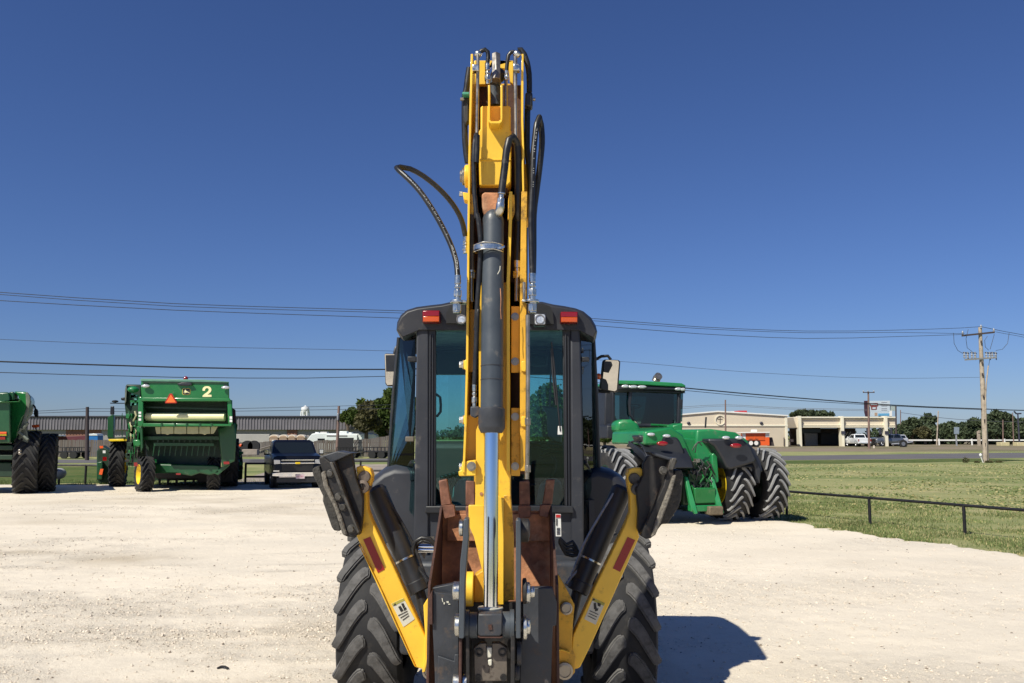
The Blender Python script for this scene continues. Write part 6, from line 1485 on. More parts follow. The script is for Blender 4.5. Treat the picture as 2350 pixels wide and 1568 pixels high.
    l = MB(); l.box((0, -2.925, 1.14), (1.26, 0.04, 0.035)); l.build('grille_bar', m_chromefar, gr, local=True)
    if plate is True:
        l = MB(); l.box((0, -2.955, 1.02), (0.20, 0.02, 0.07)); l.build('badge', m_jdyellow, gr, 0.01, local=True)
    l = MB(); l.prism([(-0.96, -2.86, 0.64), (-0.6, -2.98, 0.66), (0.6, -2.98, 0.66), (0.96, -2.86, 0.62), (0.96, -2.86, 0.52), (0.6, -2.98, 0.50), (-0.6, -2.98, 0.50), (-0.96, -2.86, 0.52)], (0, 0.14, 0)); l.build('front_bumper', m_chromefar, t, 0.02, local=True)
    l = MB(); l.box((0, -2.86, 0.36), (1.6, 0.2, 0.2)); l.build('lower_valance', m_plastic, t, 0.02, local=True)
    l = MB(); l.box((0, 2.88, 0.55), (1.8, 0.14, 0.18)); l.build('rear_bumper', m_chromefar, t, 0.02, local=True)
    if plate:
        l = MB(); l.box((0.10, -3.0, 0.50), (0.34, 0.01, 0.17)); pl = l.build('licence_plate', mat("pinkish_plate", (0.62, 0.50, 0.52), 0.5), t, local=True)
        l = MB()
        for i in range(5): l.box((-0.02 + i * 0.055, -3.007, 0.50), (0.02, 0.004, 0.07))
        l.build('plate_print', mat("faded_plate_print", (0.45, 0.15, 0.2), 0.6), pl, local=True)
    return t
q = zp(9, 880, 1450, 34.6)
pk = pickup('pickup_truck', 'dark navy pickup truck with chrome bumper and pinkish front plate, facing us beside the harvester', (P(668, 1100, 37.0).x, 37.0, 0), R(19), m_navy)
# ------------------------------------------------------------------ foliage
def leaf_mat(name, c0, c1, c2):
    m = bpy.data.materials.new(name); m.use_nodes = True; nt = m.node_tree; N = nt.nodes; L = nt.links
    b = N['Principled BSDF']; b.inputs['Roughness'].default_value = 0.65; b.inputs['Specular IOR Level'].default_value = 0.25
    at = N.new('ShaderNodeAttribute'); at.attribute_name = 'tone'
    cr = N.new('ShaderNodeValToRGB'); cr.color_ramp.elements[0].color = list(c0) + [1]; cr.color_ramp.elements[1].color = list(c2) + [1]
    e = cr.color_ramp.elements.new(0.55); e.color = list(c1) + [1]
    L.new(at.outputs['Fac'], cr.inputs[0]); L.new(cr.outputs[0], b.inputs['Base Color'])
    tl = N.new('ShaderNodeBsdfTranslucent'); L.new(cr.outputs[0], tl.inputs[0])
    mx = N.new('ShaderNodeMixShader'); mx.inputs[0].default_value = 0.18
    L.new(b.outputs[0], mx.inputs[1]); L.new(tl.outputs[0], mx.inputs[2]); L.new(mx.outputs[0], N['Material Output'].inputs[0])
    return m
m_leaf = leaf_mat("broad_leaf", (0.035, 0.060, 0.014), (0.070, 0.105, 0.022), (0.13, 0.17, 0.035))
m_leaf_olive = leaf_mat("olive_leaf", (0.060, 0.055, 0.025), (0.095, 0.090, 0.040), (0.14, 0.13, 0.055))
m_leaf_far = leaf_mat("far_leaf", (0.045, 0.065, 0.035), (0.075, 0.100, 0.050), (0.12, 0.15, 0.075))
m_bark = mat("bark", (0.10, 0.075, 0.055), 0.9, var=0.3, scale=3, bump=0.4, bscale=10)
def crown_mesh(blobs, n, size, seed):
    r = np.random.default_rng(seed)
    vol = np.array([b[3] ** 2 for b in blobs]); pick = r.choice(len(blobs), n, p=vol / vol.sum())
    B = np.array([b[:3] for b in blobs])[pick]; S = np.array([b[3] for b in blobs])[pick]; SZ = np.array([(b[4] if len(b) > 4 else 0.8) for b in blobs])[pick]
    d = r.normal(size=(n, 3)); d /= np.linalg.norm(d, axis=1)[:, None]
    rad = S * (0.45 + 0.62 * r.random(n) ** 0.6)
    # clumpiness
    cl = 0.82 + 0.30 * np.sin(d[:, 0] * 7 + pick) * np.sin(d[:, 1] * 6 + 1.3 * pick) * np.cos(d[:, 2] * 8 + pick)
    c = B + d * (rad * cl)[:, None] * np.stack([np.ones(n), np.ones(n), SZ], 1)
    a = r.normal(size=(n, 3)); a /= np.linalg.norm(a, axis=1)[:, None]
    b = np.cross(a, r.normal(size=(n, 3))); b /= np.linalg.norm(b, axis=1)[:, None]
    s = size * (0.6 + 0.8 * r.random(n))[:, None]
    V = np.stack([c - a * s, c + b * s * .55, c + a * s, c - b * s * .55], 1).reshape(-1, 3)
    F = (np.arange(n)[:, None] * 4 + np.arange(4)[None]).astype(int)
    tone = np.clip(0.5 + 0.22 * np.sin(c[:, 0] * 1.3 / size * .3 + pick) + 0.35 * (r.random(n) - 0.5), 0, 1)
    return V, F, tone
def tree(label, x, y, blobs, n, size, seed, m=m_leaf, trunk_h=None, trunk_r=0.22, group=None, name='tree', cat='tree'):
    t = thing(name, label, cat, (x, y, 0), 0, group)
    V, F, tone = crown_mesh(blobs, n, size, seed)
    me = raw_mesh('crown', V, F, m)
    at = me.attributes.new('tone', 'FLOAT', 'FACE'); at.data.foreach_set('value', tone.astype(np.float32))
    o = bpy.data.objects.new('crown', me); C.objects.link(o); o.parent = t
    l = MB(); zmin = min(b[2] for b in blobs)
    l.tube([(0, 0, 0), (0.05, 0, zmin * 0.5), (0.0, 0.05, zmin)], lambda q: trunk_r * (1 - 0.35 * q), 9, 0.6)
    for b in blobs[:7]: l.tube([(0, 0, zmin * 0.75), ((b[0]) * 0.5, b[1] * 0.5, (zmin * .75 + b[2]) / 2 + 0.1), (b[0], b[1], b[2])], lambda q: trunk_r * 0.5 * (1 - 0.75 * q), 6, 0.7)
    l.build('trunk', m_bark, t, local=True)
    return t

def blobs_from(k, pts, Y, x0, depth=1.0):
    """crown clumps where the photo shows them: (x, y, radius in zoom px)"""
    out = []
    s = ZT[k][2] * 1.38894
    for i, (x, y, r_) in enumerate(pts):
        p = zp(k, x, y, Y); rad = r_ / s / FPX * Y
        out.append((p.x - x0, math.sin(i * 2.4) * rad * depth, p.z, rad, 0.85))
    return out
# big tree left of the cab, and the olive one in front of it
Yt = 104
x0 = zp(9, 2060, 800, Yt).x
tree('big green broadleaf tree rising beside the loader cab, behind the plank fence', x0, Yt, blobs_from(9, [(2060, 300, 95), (2000, 420, 110), (2120, 380, 130), (1900, 430, 90), (1860, 560, 120), (1980, 620, 140), (2100, 560, 150), (2220, 470, 150), (2330, 560, 150), (2440, 640, 130), (2200, 680, 150), (1960, 740, 120), (1700, 420, 60), (1780, 470, 70), (1720, 480, 60), (2380, 430, 90)], Yt, x0), 15000, 0.30, 61, trunk_r=0.5)
x0 = zp(9, 1520, 800, 118).x
tree('dark green tree half hidden behind the long ribbed building, left of the big one', x0, 118, blobs_from(9, [(1580, 520, 60), (1500, 560, 60), (1640, 560, 70), (1450, 600, 50), (1560, 620, 60)], 118, x0), 3500, 0.30, 62, trunk_r=0.3)
x0 = zp(9, 1750, 800, 99).x
tree('dry olive-brown tree growing in front of the big green one', x0, 99, blobs_from(9, [(1720, 480, 80), (1780, 440, 70), (1800, 560, 110), (1700, 600, 100), (1850, 660, 100), (1740, 700, 90), (1640, 680, 60)], 99, x0), 6500, 0.24, 63, m_leaf_olive, trunk_r=0.3)
# tree behind the cab, seen through its rear window on the right
x0 = P(1262, 900, 100).x
tree('tree seen through the right part of the loader cab rear window', x0, 100, [(0, 0, 7.0, 1.7), (-1.4, 0.3, 5.6, 1.7), (1.3, 0, 5.6, 1.7), (-2.4, 0, 3.8, 1.7), (2.2, 0, 3.6, 1.8), (0, 0, 4.2, 2.0), (-1.4, 0, 2.6, 1.8), (1.4, 0, 2.6, 1.8)], 7000, 0.24, 64, trunk_r=0.3)
x0 = P(1386, 960, 90).x
tree('small tree showing between the loader mirror and the tractor cab', x0, 90, [(0, 0, 4.4, 1.0), (-.5, 0, 3.4, 1.1), (.6, 0, 3.2, 1.2), (0, 0, 2.2, 1.2)], 3000, 0.18, 65, trunk_r=0.2)
# trees over the right-hand canopy and the tree belt on the right
GRP = 'trees in the belt beyond the white rail'
far_specs = [
 ('bushy tree showing above the left part of the canopy roof', 8, [(830, 672, 30), (870, 668, 34), (910, 675, 32), (800, 682, 22)], 230, m_leaf_far),
 ('rounder tree above the canopy roof, right of the bushy one', 8, [(960, 678, 34), (1010, 675, 32), (1045, 682, 24), (985, 685, 30)], 235, m_leaf_far),
 ('first tree in the belt right of the canopy, low and dark', 10, [(1090, 580, 55), (1040, 610, 50), (1130, 600, 55), (1000, 650, 45), (1080, 670, 70), (1010, 720, 50), (1100, 740, 60)], 205, m_leaf_far),
 ('tall narrow-headed tree standing above the belt near the light pole', 10, [(1265, 520, 42), (1250, 560, 48), (1300, 560, 48), (1320, 590, 36), (1280, 620, 60), (1230, 650, 50), (1280, 700, 65)], 225, m_leaf_far),
 ('greyish-green bush low in the belt before the narrow-headed tree', 10, [(1230, 680, 48), (1270, 720, 48), (1190, 730, 44), (1160, 690, 36)], 200, m_leaf_olive),
 ('low tree directly right of the light pole in the belt', 10, [(1420, 650, 45), (1480, 640, 50), (1400, 710, 50), (1460, 730, 55), (1350, 740, 40)], 210, m_leaf_far),
 ('broad tree behind the square road sign', 10, [(1530, 620, 50), (1580, 640, 55), (1640, 630, 50), (1540, 710, 60), (1620, 720, 60), (1690, 690, 50)], 215, m_leaf_far),
 ('tree just left of the main utility pole', 10, [(1760, 600, 55), (1810, 580, 55), (1850, 600, 50), (1770, 680, 70), (1850, 690, 70), (1720, 730, 50)], 205, m_leaf_far),
 ('highest tree of the belt, just right of the main utility pole', 10, [(2040, 500, 60), (1980, 540, 60), (2090, 520, 55), (1950, 600, 60), (2060, 600, 80), (2000, 690, 80), (1940, 720, 60)], 200, m_leaf_far),
 ('dense tree second right of the main utility pole', 10, [(2160, 540, 60), (2210, 560, 60), (2150, 640, 70), (2230, 660, 70), (2120, 720, 60), (2200, 740, 50)], 210, m_leaf_far),
 ('dark tree at the right end of the belt', 10, [(2300, 600, 60), (2360, 590, 60), (2290, 690, 70), (2370, 700, 70), (2440, 640, 80), (2300, 750, 40)], 200, m_leaf_far),
 ('shadowy tree filling the gap behind the grey car', 10, [(960, 640, 36), (990, 690, 44), (1040, 740, 44), (960, 740, 40)], 220, m_leaf_far),
]
for i, (lb, k, pts, Yf, mm) in enumerate(far_specs):
    x0 = zp(k, pts[0][0], 700, Yf).x
    tree(lb, x0, Yf, blobs_from(k, pts, Yf, x0), 3600 if i > 1 else 1800, 0.42, 70 + i, mm, trunk_r=0.3, group=GRP if i > 1 else None)
# scrub under the belt so that no ground shows through
V, F, tone = crown_mesh([(zp(10, 980 + i * 46, 760, 212).x, 212 + 4 * math.sin(i), 2.0 + 0.8 * math.sin(i * 1.7), 3.0, 0.8) for i in range(36)], 26000, 0.40, 99)
me = raw_mesh('undergrowth', V, F, m_leaf_far); at = me.attributes.new('tone', 'FLOAT', 'FACE'); at.data.foreach_set('value', tone.astype(np.float32))
o = bpy.data.objects.new('undergrowth', me); C.objects.link(o); tag(o, 'dark tangled undergrowth along the foot of the tree belt', 'undergrowth', kind='stuff')
# more belt out of frame to the left and right horizon
V, F, tone = crown_mesh([(-330 + i * 9.0, 420 + 30 * math.sin(i), 2.4 + 1.0 * math.sin(i * 1.7), 7, 0.6) for i in range(56)], 16000, 1.0, 98)
me = raw_mesh('treeline', V, F, m_leaf_far); at = me.attributes.new('tone', 'FLOAT', 'FACE'); at.data.foreach_set('value', tone.astype(np.float32))
o = bpy.data.objects.new('treeline', me); C.objects.link(o); tag(o, 'far wooded horizon behind the buildings', 'treeline', kind='stuff')

# ------------------------------------------------------------------ left: long ribbed building
m_slatewall = mat("weathered_ribbed_metal", (0.145, 0.135, 0.155), 0.55, var=0.14, scale=0.5, dirt=((0.20, 0.17, 0.16), 0.15, 0.6))
m_slatewall_rib = mat("weathered_metal_rib", (0.19, 0.18, 0.20), 0.55, var=0.1, scale=0.5)
m_blockwall = mat("painted_block_wall", (0.27, 0.26, 0.26), 0.8, var=0.08, scale=0.6)
m_brickred = mat("brown_brick", (0.21, 0.10, 0.075), 0.85, var=0.2, scale=3)
m_whitemetal = mat("white_ribbed_metal", (0.60, 0.58, 0.55), 0.5, var=0.05, scale=0.7)
m_roofdark = mat("dark_roof_trim", (0.04, 0.04, 0.06), 0.5)
YBd = 120
A = zp(6, -40, 590, YBd); B_ = zp(9, 1615, 593, YBd)
bd = thing('warehouse', 'long low building with grey ribbed metal upper wall, behind the harvesters', 'building', ((A.x + B_.x) / 2, YBd, 0))
zt, zm = P(300, 957.5, YBd).z, P(300, 986.5, YBd).z
MB().bx(A.x, B_.x, YBd, YBd + 25, zm, zt).build('upper_wall', m_slatewall, bd)
MB().bx(A.x, B_.x - 0.3, YBd + 0.5, YBd + 24.5, 0, zm).build('lower_wall', m_blockwall, bd)
MB().bx(A.x - .1, B_.x + .1, YBd - 0.25, YBd + 25.2, zt, zt + 0.18).build('roof_edge', m_roofdark, bd, 0.03)
l = MB(); n_ = int((B_.x - A.x) / 0.42)
for i in range(n_):
    x = A.x + 0.2 + i * (B_.x - A.x - 0.4) / (n_ - 1); l.bx(x - 0.06, x + 0.06, YBd - 0.09, YBd + 0.01, zm + 0.02, zt - 0.02)
tag(l.build('wall_rib', m_slatewall_rib, bd), kind='stuff')
for (xa, xb, mm) in ((380, 600, m_blockwall), (600, 930, m_brickred)):
    a, b_ = zp(6, xa, 750, YBd).x, zp(6, xb, 750, YBd).x; MB().bx(a, b_, YBd + 0.42, YBd + 0.6, 0, zm - 0.02).build('wall_bay', mm, bd)
a, b_ = zp(9, 755, 800, YBd).x, zp(9, 880, 800, YBd).x; MB().bx(a, b_, YBd + 0.35, YBd + 0.6, 0, zm - 0.02).build('brick_bay', m_brickred, bd)
# white ribbed metal fence in front of it
YW_ = 100
a, b_ = zp(9, 60, 800, YW_), zp(9, 545, 805, YW_)
wf = thing('metal_fence', 'white ribbed metal fence between the harvester and the tan portable toilets', 'fence', ((a.x + b_.x) / 2, YW_, 0))
nn = 40
for i in range(nn):
    x = a.x + (b_.x - a.x) * i / nn; l = MB(); w_ = (b_.x - a.x) / nn
    l.prism([(x, YW_, 0), (x + w_ * .55, YW_ - .05, 0), (x + w_ * .62, YW_ + .04, 0), (x + w_, YW_ + .02, 0), (x + w_, YW_ + .05, 0), (x, YW_ + .06, 0)], (0, 0, a.z)); l.build('panel', m_whitemetal, wf)
# portable toilets
m_tan = mat("tan_plastic", (0.42, 0.29, 0.20), 0.6, var=0.08)
m_tan_roof = mat("pale_plastic_roof", (0.70, 0.62, 0.52), 0.5, var=0.05)
lab = ['tan portable toilet with arched white roof, leftmost of the four by the white metal fence', 'tan portable toilet, second from the white metal fence', 'tan portable toilet, third from the white metal fence', 'tan portable toilet beside the nose of the camper']
YP_ = 96
for i, (xa, xb) in enumerate(((540, 655), (662, 768), (775, 870), (882, 988))):
    a, b_ = zp(9, xa, 900, YP_).x, zp(9, xb, 900, YP_).x; zt_ = zp(9, 600, 806, YP_).z; w_ = (b_ - a)
    t = thing('portable_toilet', lab[i], 'portable toilet', ((a + b_) / 2, YP_ + 0.55, 0), 0, 'portable toilets behind the plank fence')
    MB().bx(-w_ / 2 + .03, w_ / 2 - .03, -0.55, 0.55, 0.0, zt_ - 0.32).build('body', m_tan, t, 0.03, local=True)
    l = MB(); arc = [Vector((w_ / 2 * math.cos(q_) * 1.05, -0.6, zt_ - 0.34 + 0.34 * math.sin(q_))) for q_ in [math.pi * j / 10 for j in range(11)]]; l.prism(arc, (0, 1.2, 0)); l.build('roof', m_tan_roof, t, 0.02, local=True)
    l = MB(); arc = [Vector((w_ / 2 * math.cos(q_) * 0.86, -0.62, zt_ - 0.34 + 0.24 * math.sin(q_))) for q_ in [math.pi * j / 10 for j in range(11)]]; l.prism(arc, (0, 0.06, 0)); l.build('gable', m_tan, t, local=True)
    dr = MB().bx(-w_ / 2 + .14, w_ / 2 - .14, -0.58, -0.55, 0.15, zt_ - 0.38).build('door', mat("tan_door", (0.36, 0.26, 0.19), 0.6), t, 0.01, local=True)
    if i == 0: MB().bx(-0.2, 0.25, -0.60, -0.575, 1.35, 1.62).build('door_notice', m_white_sticker, dr, local=True)
# camper
YR = 100
t = thing('camper_trailer', 'long white camper trailer parked behind the plank fence', 'camper trailer', (zp(9, 1400, 880, YR).x, YR + 1.2, 0))
prof = [(1030, 1000), (960, 885), (985, 868), (1020, 868), (1045, 830), (1075, 795), (1150, 788), (1640, 795), (1850, 800), (1868, 815), (1872, 1000)]
m_camper = mat("camper_white", (0.70, 0.74, 0.72), 0.35, var=0.03, scale=0.4, coat=0.3)
MB().pp(9, prof, YR, 2.4).build('body', m_camper, t, 0.06)
for xa, ya, xb, yb, nm, mm in ((1110, 775, 1165, 792, 'roof_vent', m_camper), (1175, 772, 1265, 792, 'air_conditioner', m_whitemetal), (1415, 762, 1515, 795, 'air_conditioner', m_camper), (1530, 778, 1575, 797, 'roof_vent', m_camper), (1770, 790, 1820, 800, 'roof_vent', m_camper)):
    MB().pp(9, [(xa, yb), (xa + 5, ya), (xb - 5, ya), (xb, yb)], YR + 0.6, 1.0).build(nm, mm, t, 0.04)
MB().pp(9, [(1255, 806), (1640, 812), (1640, 880), (1255, 880)], YR - 0.25, 0.25).build('slide_out', m_camper, t, 0.03)
MB().pp(9, [(1258, 812), (1515, 814), (1515, 830), (1258, 828)], YR - 0.29, 0.05).build('awning', mat("grey_awning", (0.22, 0.22, 0.22), 0.6), t)
MB().pp(9, [(1145, 855), (1235, 855), (1235, 905), (1145, 905)], YR - 0.02, 0.03).build('window', m_carglass, t)
MB().pp(9, [(1645, 800), (1652, 800), (1652, 900), (1645, 900)], YR - 0.02, 0.03).build('trim_strip', m_tube, t)
for x in (1500, 1600):
    p = zp(9, x, 1000, YR); l = MB(); l.lathe((p.x, YR - 0.05, 0.38), (0, 1, 0), [(0.36, 0), (0.38, 0.03), (0.38, 0.25), (0.2, 0.25)], 20); l.build('wheel', m_cartyre, t)
# plank fence: each plank an object
m_plank = mat("weathered_grey_plank", (0.150, 0.130, 0.118), 0.85, var=0.35, scale=0.35, bump=0.2)
m_plank2 = mat("browner_weathered_plank", (0.125, 0.100, 0.085), 0.85, var=0.35, scale=0.35, bump=0.2)
YF_ = 86
fx0, fx1 = zp(6, 355, 900, YF_).x, zp(9, 2085, 900, YF_).x
pf = thing('plank_fence', 'tall weathered grey wooden plank fence running behind the trailers', 'fence', ((fx0 + fx1) / 2, YF_, 0))
pw = 0.21; npl = int((fx1 - fx0) / pw); meshes = []
for v in range(5):
    l = MB(); l.bx(-0.095, 0.095, -0.012, 0.012, 0.0, 1.0); me = mesh_only(l, 'plank', m_plank if v < 3 else m_plank2); meshes.append(me)
rp = random.Random(8)
for i in range(npl):
    x = fx0 + pw * i; u = CX + x / YF_ * FPX
    top_v = np.interp(u, [80, 235, 590, 620, 720, 740, 800, 840, 900], [1011, 1010, 1017, 1013, 1014, 1011, 1010, 1009, 1000])
    z = P(u, top_v, YF_).z + 0.05 * (rp.random() - .5)
    o = bpy.data.objects.new('plank', rp.choice(meshes)); C.objects.link(o); o.parent = pf
    o.location = (x - pf.location.x, 0.02 * rp.random(), 0.02); o.scale = (1, 1, z); o.rotation_euler = (0, R(rp.uniform(-0.6, 0.6)), 0)
for z in (0.35, 1.35): MB().bx(fx0, fx1, YF_ + 0.03, YF_ + 0.08, z, z + 0.09).build('fence_rail', m_plank2, pf)
for a, b_ in (((385, 995), (640, 925)), ((470, 1055), (640, 990))):
    l = MB(); pa, pb = zp(9, *a, YF_ - 0.2), zp(9, *b_, YF_ - 0.2); l.tube([pa, pb], 0.06, 4, smooth=False); l.build('brace', m_plank, pf)
# flat trailers parked before the fence
def flat_trailer(label, xa, xb, k, Y, yt, ramp=False):
    a, b_ = zp(k, xa, yt, Y), zp(k, xb, yt, Y); cx = (a.x + b_.x) / 2; hw = (b_.x - a.x) / 2
    t = thing('flatbed_trailer', label, 'trailer', (cx, Y, 0), 0, 'flat trailers parked along the plank fence')
    MB().bx(-hw, hw, -1, 1, 0.55, 0.68).build('deck', m_blackiron, t, 0.01, local=True)
    for s in (-1, 1):
        MB().bx(-hw, hw, s * 1.0 - .03, s * 1.0 + .03, 0.98, 1.04).build('side_rail', m_blackiron, t, local=True)
        for j in range(7):
            x = -hw + 2 * hw * j / 6; MB().bx(x - .03, x + .03, s - .03, s + .03, 0.6, 1.0).build('rail_post', m_blackiron, t, local=True)
        for x in (-0.42, 0.42):
            l = MB(); l.lathe((hw * .25 + x, s * 1.1, 0.34), (0, 1, 0), [(0.18, -.1), (0.34, -.1), (0.34, .1), (0.18, .1)], 18); w_ = l.build('wheel', m_cartyre, t, local=True)
            l = MB(); l.lathe((hw * .25 + x, s * 1.1, 0.34), (0, 1, 0), [(0.02, -.06), (0.18, -.09), (0.18, .09), (0.02, .06)], 14); l.build('rim', m_alloy, w_, local=True)
    l = MB(); l.tube([(-hw, -.5, .55), (-hw - 1.3, 0, .5), (-hw, .5, .55)], 0.05, 4, smooth=False); l.build('hitch', m_blackiron, t, local=True)
    if ramp: l = MB(); l.prism([(-hw * .9, -1, .6), (-hw * .9 + 1.4, -1, .6), (-hw * .9 + 1.5, -1, 1.9), (-hw * .9 + 0.1, -1, 1.9)], (0, .05, 0)); l.build('raised_ramp', m_blackiron, t, local=True)
    return t
flat_trailer('black flatbed trailer with a raised ramp, left of the cab along the plank fence', 1410, 1640, 9, 82, 1000, True)
flat_trailer('black flatbed trailer with low rails nearest to the cab, by the plank fence', 1730, 2010, 9, 81, 1000)
flat_trailer('black trailer standing by the fence between the two harvesters', 555, 790, 6, 80, 950)
# maroon container, white box and blue box left
def simple_box(name, label, cat, k, pts, Y, dY, m, roofm=None, roof_pts=None):
    xs_ = [zp(k, x, y, Y).x for x, y in pts]
    t = thing(name, label, cat, (sum(xs_) / len(xs_), Y + dY / 2, 0))
    q = [zp(k, x, y, Y) for x, y in pts]
    q = [Vector((p.x, p.y, p.z if i < len(q) - 2 else 0)) for i, p in enumerate(q)]
    MB().prism(q, (0, dY, 0)).build('body', m, t, 0.03)
    if roof_pts: MB().pp(k, roof_pts, Y - 0.05, dY + 0.1).build('lid', roofm, t, 0.03)
    return t
cmar = simple_box('shipping_container', 'maroon shipping container showing above the fence between the harvesters', 'container', 6, [(445, 776), (815, 760), (818, 900), (445, 900)], 92, 2.4, mat("maroon_paint", (0.12, 0.025, 0.035), 0.6, var=0.15, scale=0.8))
for i in range(26):
    x = zp(6, 450 + i * 14, 800, 92).x; MB().bx(x - .08, x + .08, 91.95, 92.0, 0.05, zp(6, 600, 772, 92).z - .05).build('corrugation', cmar.children[0].data.materials[0], cmar)
simple_box('storage_box', 'white storage shed with bright flat lid beside the left harvester tyre', 'shed', 6, [(382, 775), (442, 775), (442, 900), (382, 900)], 90, 2, m_whitemetal, m_camper, [(378, 778), (380, 762), (450, 760), (520, 757), (522, 766), (448, 776)])
bt = simple_box('portable_toilet', 'blue portable toilet with a white roof next to the dark pole', 'portable toilet', 6, [(822, 760), (915, 760), (915, 900), (822, 900)], 88, 1.2, mat("blue_plastic", (0.02, 0.16, 0.42), 0.5), m_camper, [(822, 762), (832, 744), (880, 741), (905, 744), (916, 762)])
# low vehicles peeking over the fence near the harvester
MB()
# concrete barrier blocks
t = thing('concrete_barrier', 'pale concrete barrier block beside the driveway right of the harvester', 'barrier', (zp(9, 295, 1060, 70).x, 70.3, 0))
MB().prism([zp(9, 200, 1062, 70), zp(9, 203, 990, 70), zp(9, 390, 990, 70), zp(9, 392, 1062, 70)], (0, 0.6, 0)).build('block', m_drive, t, 0.04)
# small tractor-like machine behind it
t = thing('small_machine', 'small orange and black utility machine above the concrete barrier', 'utility machine', (zp(9, 230, 980, 73).x, 73.5, 0))
MB().pp(9, [(160, 925), (215, 920), (222, 950), (200, 962), (165, 955)], 73, 0.8).build('hood', m_orange_refl, t, 0.04)
MB().pp(9, [(160, 955), (380, 958), (372, 990), (170, 990)], 73.1, 0.9).build('frame', m_blackiron, t, 0.03)
for x in (262, 345):
    l = MB(); l.lathe(zp(9, x, 955, 73), (0, 1, 0), [(0.15, 0), (0.5, 0), (0.5, .3), (0.15, .3)], 20); l.build('wheel', m_cartyre, t)

# water tower
YWt = 480
q0 = zp(9, 993, 450, YWt); t = thing('water_tower', 'white water tower with conical cap far behind the ribbed building', 'water tower', (q0.x, YWt, 0))
sc1 = YWt / FPX / (ZT[9][2] * 1.38894); rW = 50 * sc1; m_wt = mat("water_tower_white", (0.75, 0.76, 0.76), 0.4, var=0.02)
zt_ = q0.z; zb_ = zp(9, 993, 515, YWt).z; zc_ = zp(9, 993, 478, YWt).z
l = MB(); l.lathe((0, 0, 0), (0, 0, 1), [(0.3, zb_ - 3), (rW * .6, zb_ - 1.2), (rW, zb_ + .3), (rW, zc_), (rW * .9, zc_ + .6), (0.5, zt_), (0.05, zt_ + .5)], 28); l.build('tank', m_wt, t, local=True)
for i in range(6):
    a = i * math.pi / 3 + .2; l = MB(); l.tube([(rW * .95 * math.cos(a), rW * .95 * math.sin(a), zb_), (rW * 1.15 * math.cos(a), rW * 1.15 * math.sin(a), 0)], 0.42, 8, smooth=False); l.build('leg', m_wt, t, local=True)
l = MB(); l.tube([(0, 0, 0), (0, 0, zb_ - 2)], 0.9, 12, smooth=False); l.build('riser', m_wt, t, local=True)
l = MB(); l.lathe((0, 0, zb_ - 9), (0, 0, 1), [(rW * 1.04, 0), (rW * 1.08, 0), (rW * 1.08, .5), (rW * 1.04, .5)], 24, cap=False); l.build('brace_ring', m_wt, t, local=True)

# pipe fences
m_pipe = mat("dark_pipe", (0.012, 0.011, 0.014), 0.5)
def pipe_fence(label, pts, rails, r_, posts, name='pipe_fence'):
    x_ = sum(p[0] for p in pts) / len(pts); y_ = sum(p[1] for p in pts) / len(pts)
    t = thing(name, label, 'fence', (x_, y_, 0))
    for z in rails:
        l = MB(); l.tube([Vector((x, y, z)) for x, y in pts], r_, 8, smooth=False); l.build('rail', m_pipe, t)
    for x, y in posts:
        l = MB(); l.cyl((x, y, -0.05), (x, y, max(rails) + 0.02), r_ * 1.1, n=10); l.build('post', m_pipe, t)
    return t
p1 = P(1814, 1126, 23.1); p2 = P(2350, 1167, 17.4)
Lr = (p2 - p1)
line = [(p1 + Lr * t_) for t_ in (-1.0, 0, 1, 2.2)]
zr = 0.62
def on_line(u):
    k_ = (u - CX) / FPX; s_ = (k_ * p1.y - p1.x) / (Lr.x - k_ * Lr.y); return (p1 + Lr * s_)
pipe_fence('dark single-rail pipe fence along the right edge of the gravel lot', [(line[0].x, line[0].y), (line[3].x, line[3].y)], [zr], 0.032,
           [(on_line(u).x, on_line(u).y) for u in (1500, 1640, 1796, 1983, 2196, 2440, 2720)])
Yp = 38.2
pipe_fence('dark pipe fence between the two harvesters at the far edge of the lot', [(P(20, 1070, Yp).x, Yp), (P(240, 1070, Yp).x, Yp)], [0.80], 0.045, [(P(u, 1100, Yp).x, Yp) for u in (30, 90, 196)])
pipe_fence('dark two-rail pipe fence beside the driveway left of the navy pickup', [(P(562, 1100, Yp).x, Yp), (P(640, 1100, Yp).x, Yp)], [0.30, 0.88], 0.045, [(P(u, 1100, Yp).x, Yp) for u in (563, 636)])
pipe_fence('dark two-rail pipe fence between the navy pickup and the loader cab', [(P(755, 1060, 38.6).x, 38.6), (P(1000, 1060, 38.6).x, 38.6)], [0.55, 0.98], 0.04, [(P(u, 1100, 38.6).x, 38.6) for u in (827, 905, 985)])
# small ball shaped thing by left harvester tyre
t = thing('white_sphere', 'small whitish round tank on the grass right of the black dual tyres', 'tank', (zp(6, 556, 1118, 37.5).x, 37.5, 0))
l = MB(); l.ball(zp(6, 556, 1116, 37.5), 0.28, 16, 10, (1, 1, .85)); l.build('shell', mat("pale_grey_shell", (0.35, 0.36, 0.36), 0.5, var=0.2, scale=4), t)
l = MB(); c0_ = zp(6, 556, 1116, 37.5); l.cyl((c0_.x, 37.5, 0), (c0_.x, 37.5, c0_.z), 0.05, n=8); l.build('stand', m_blackiron, t)

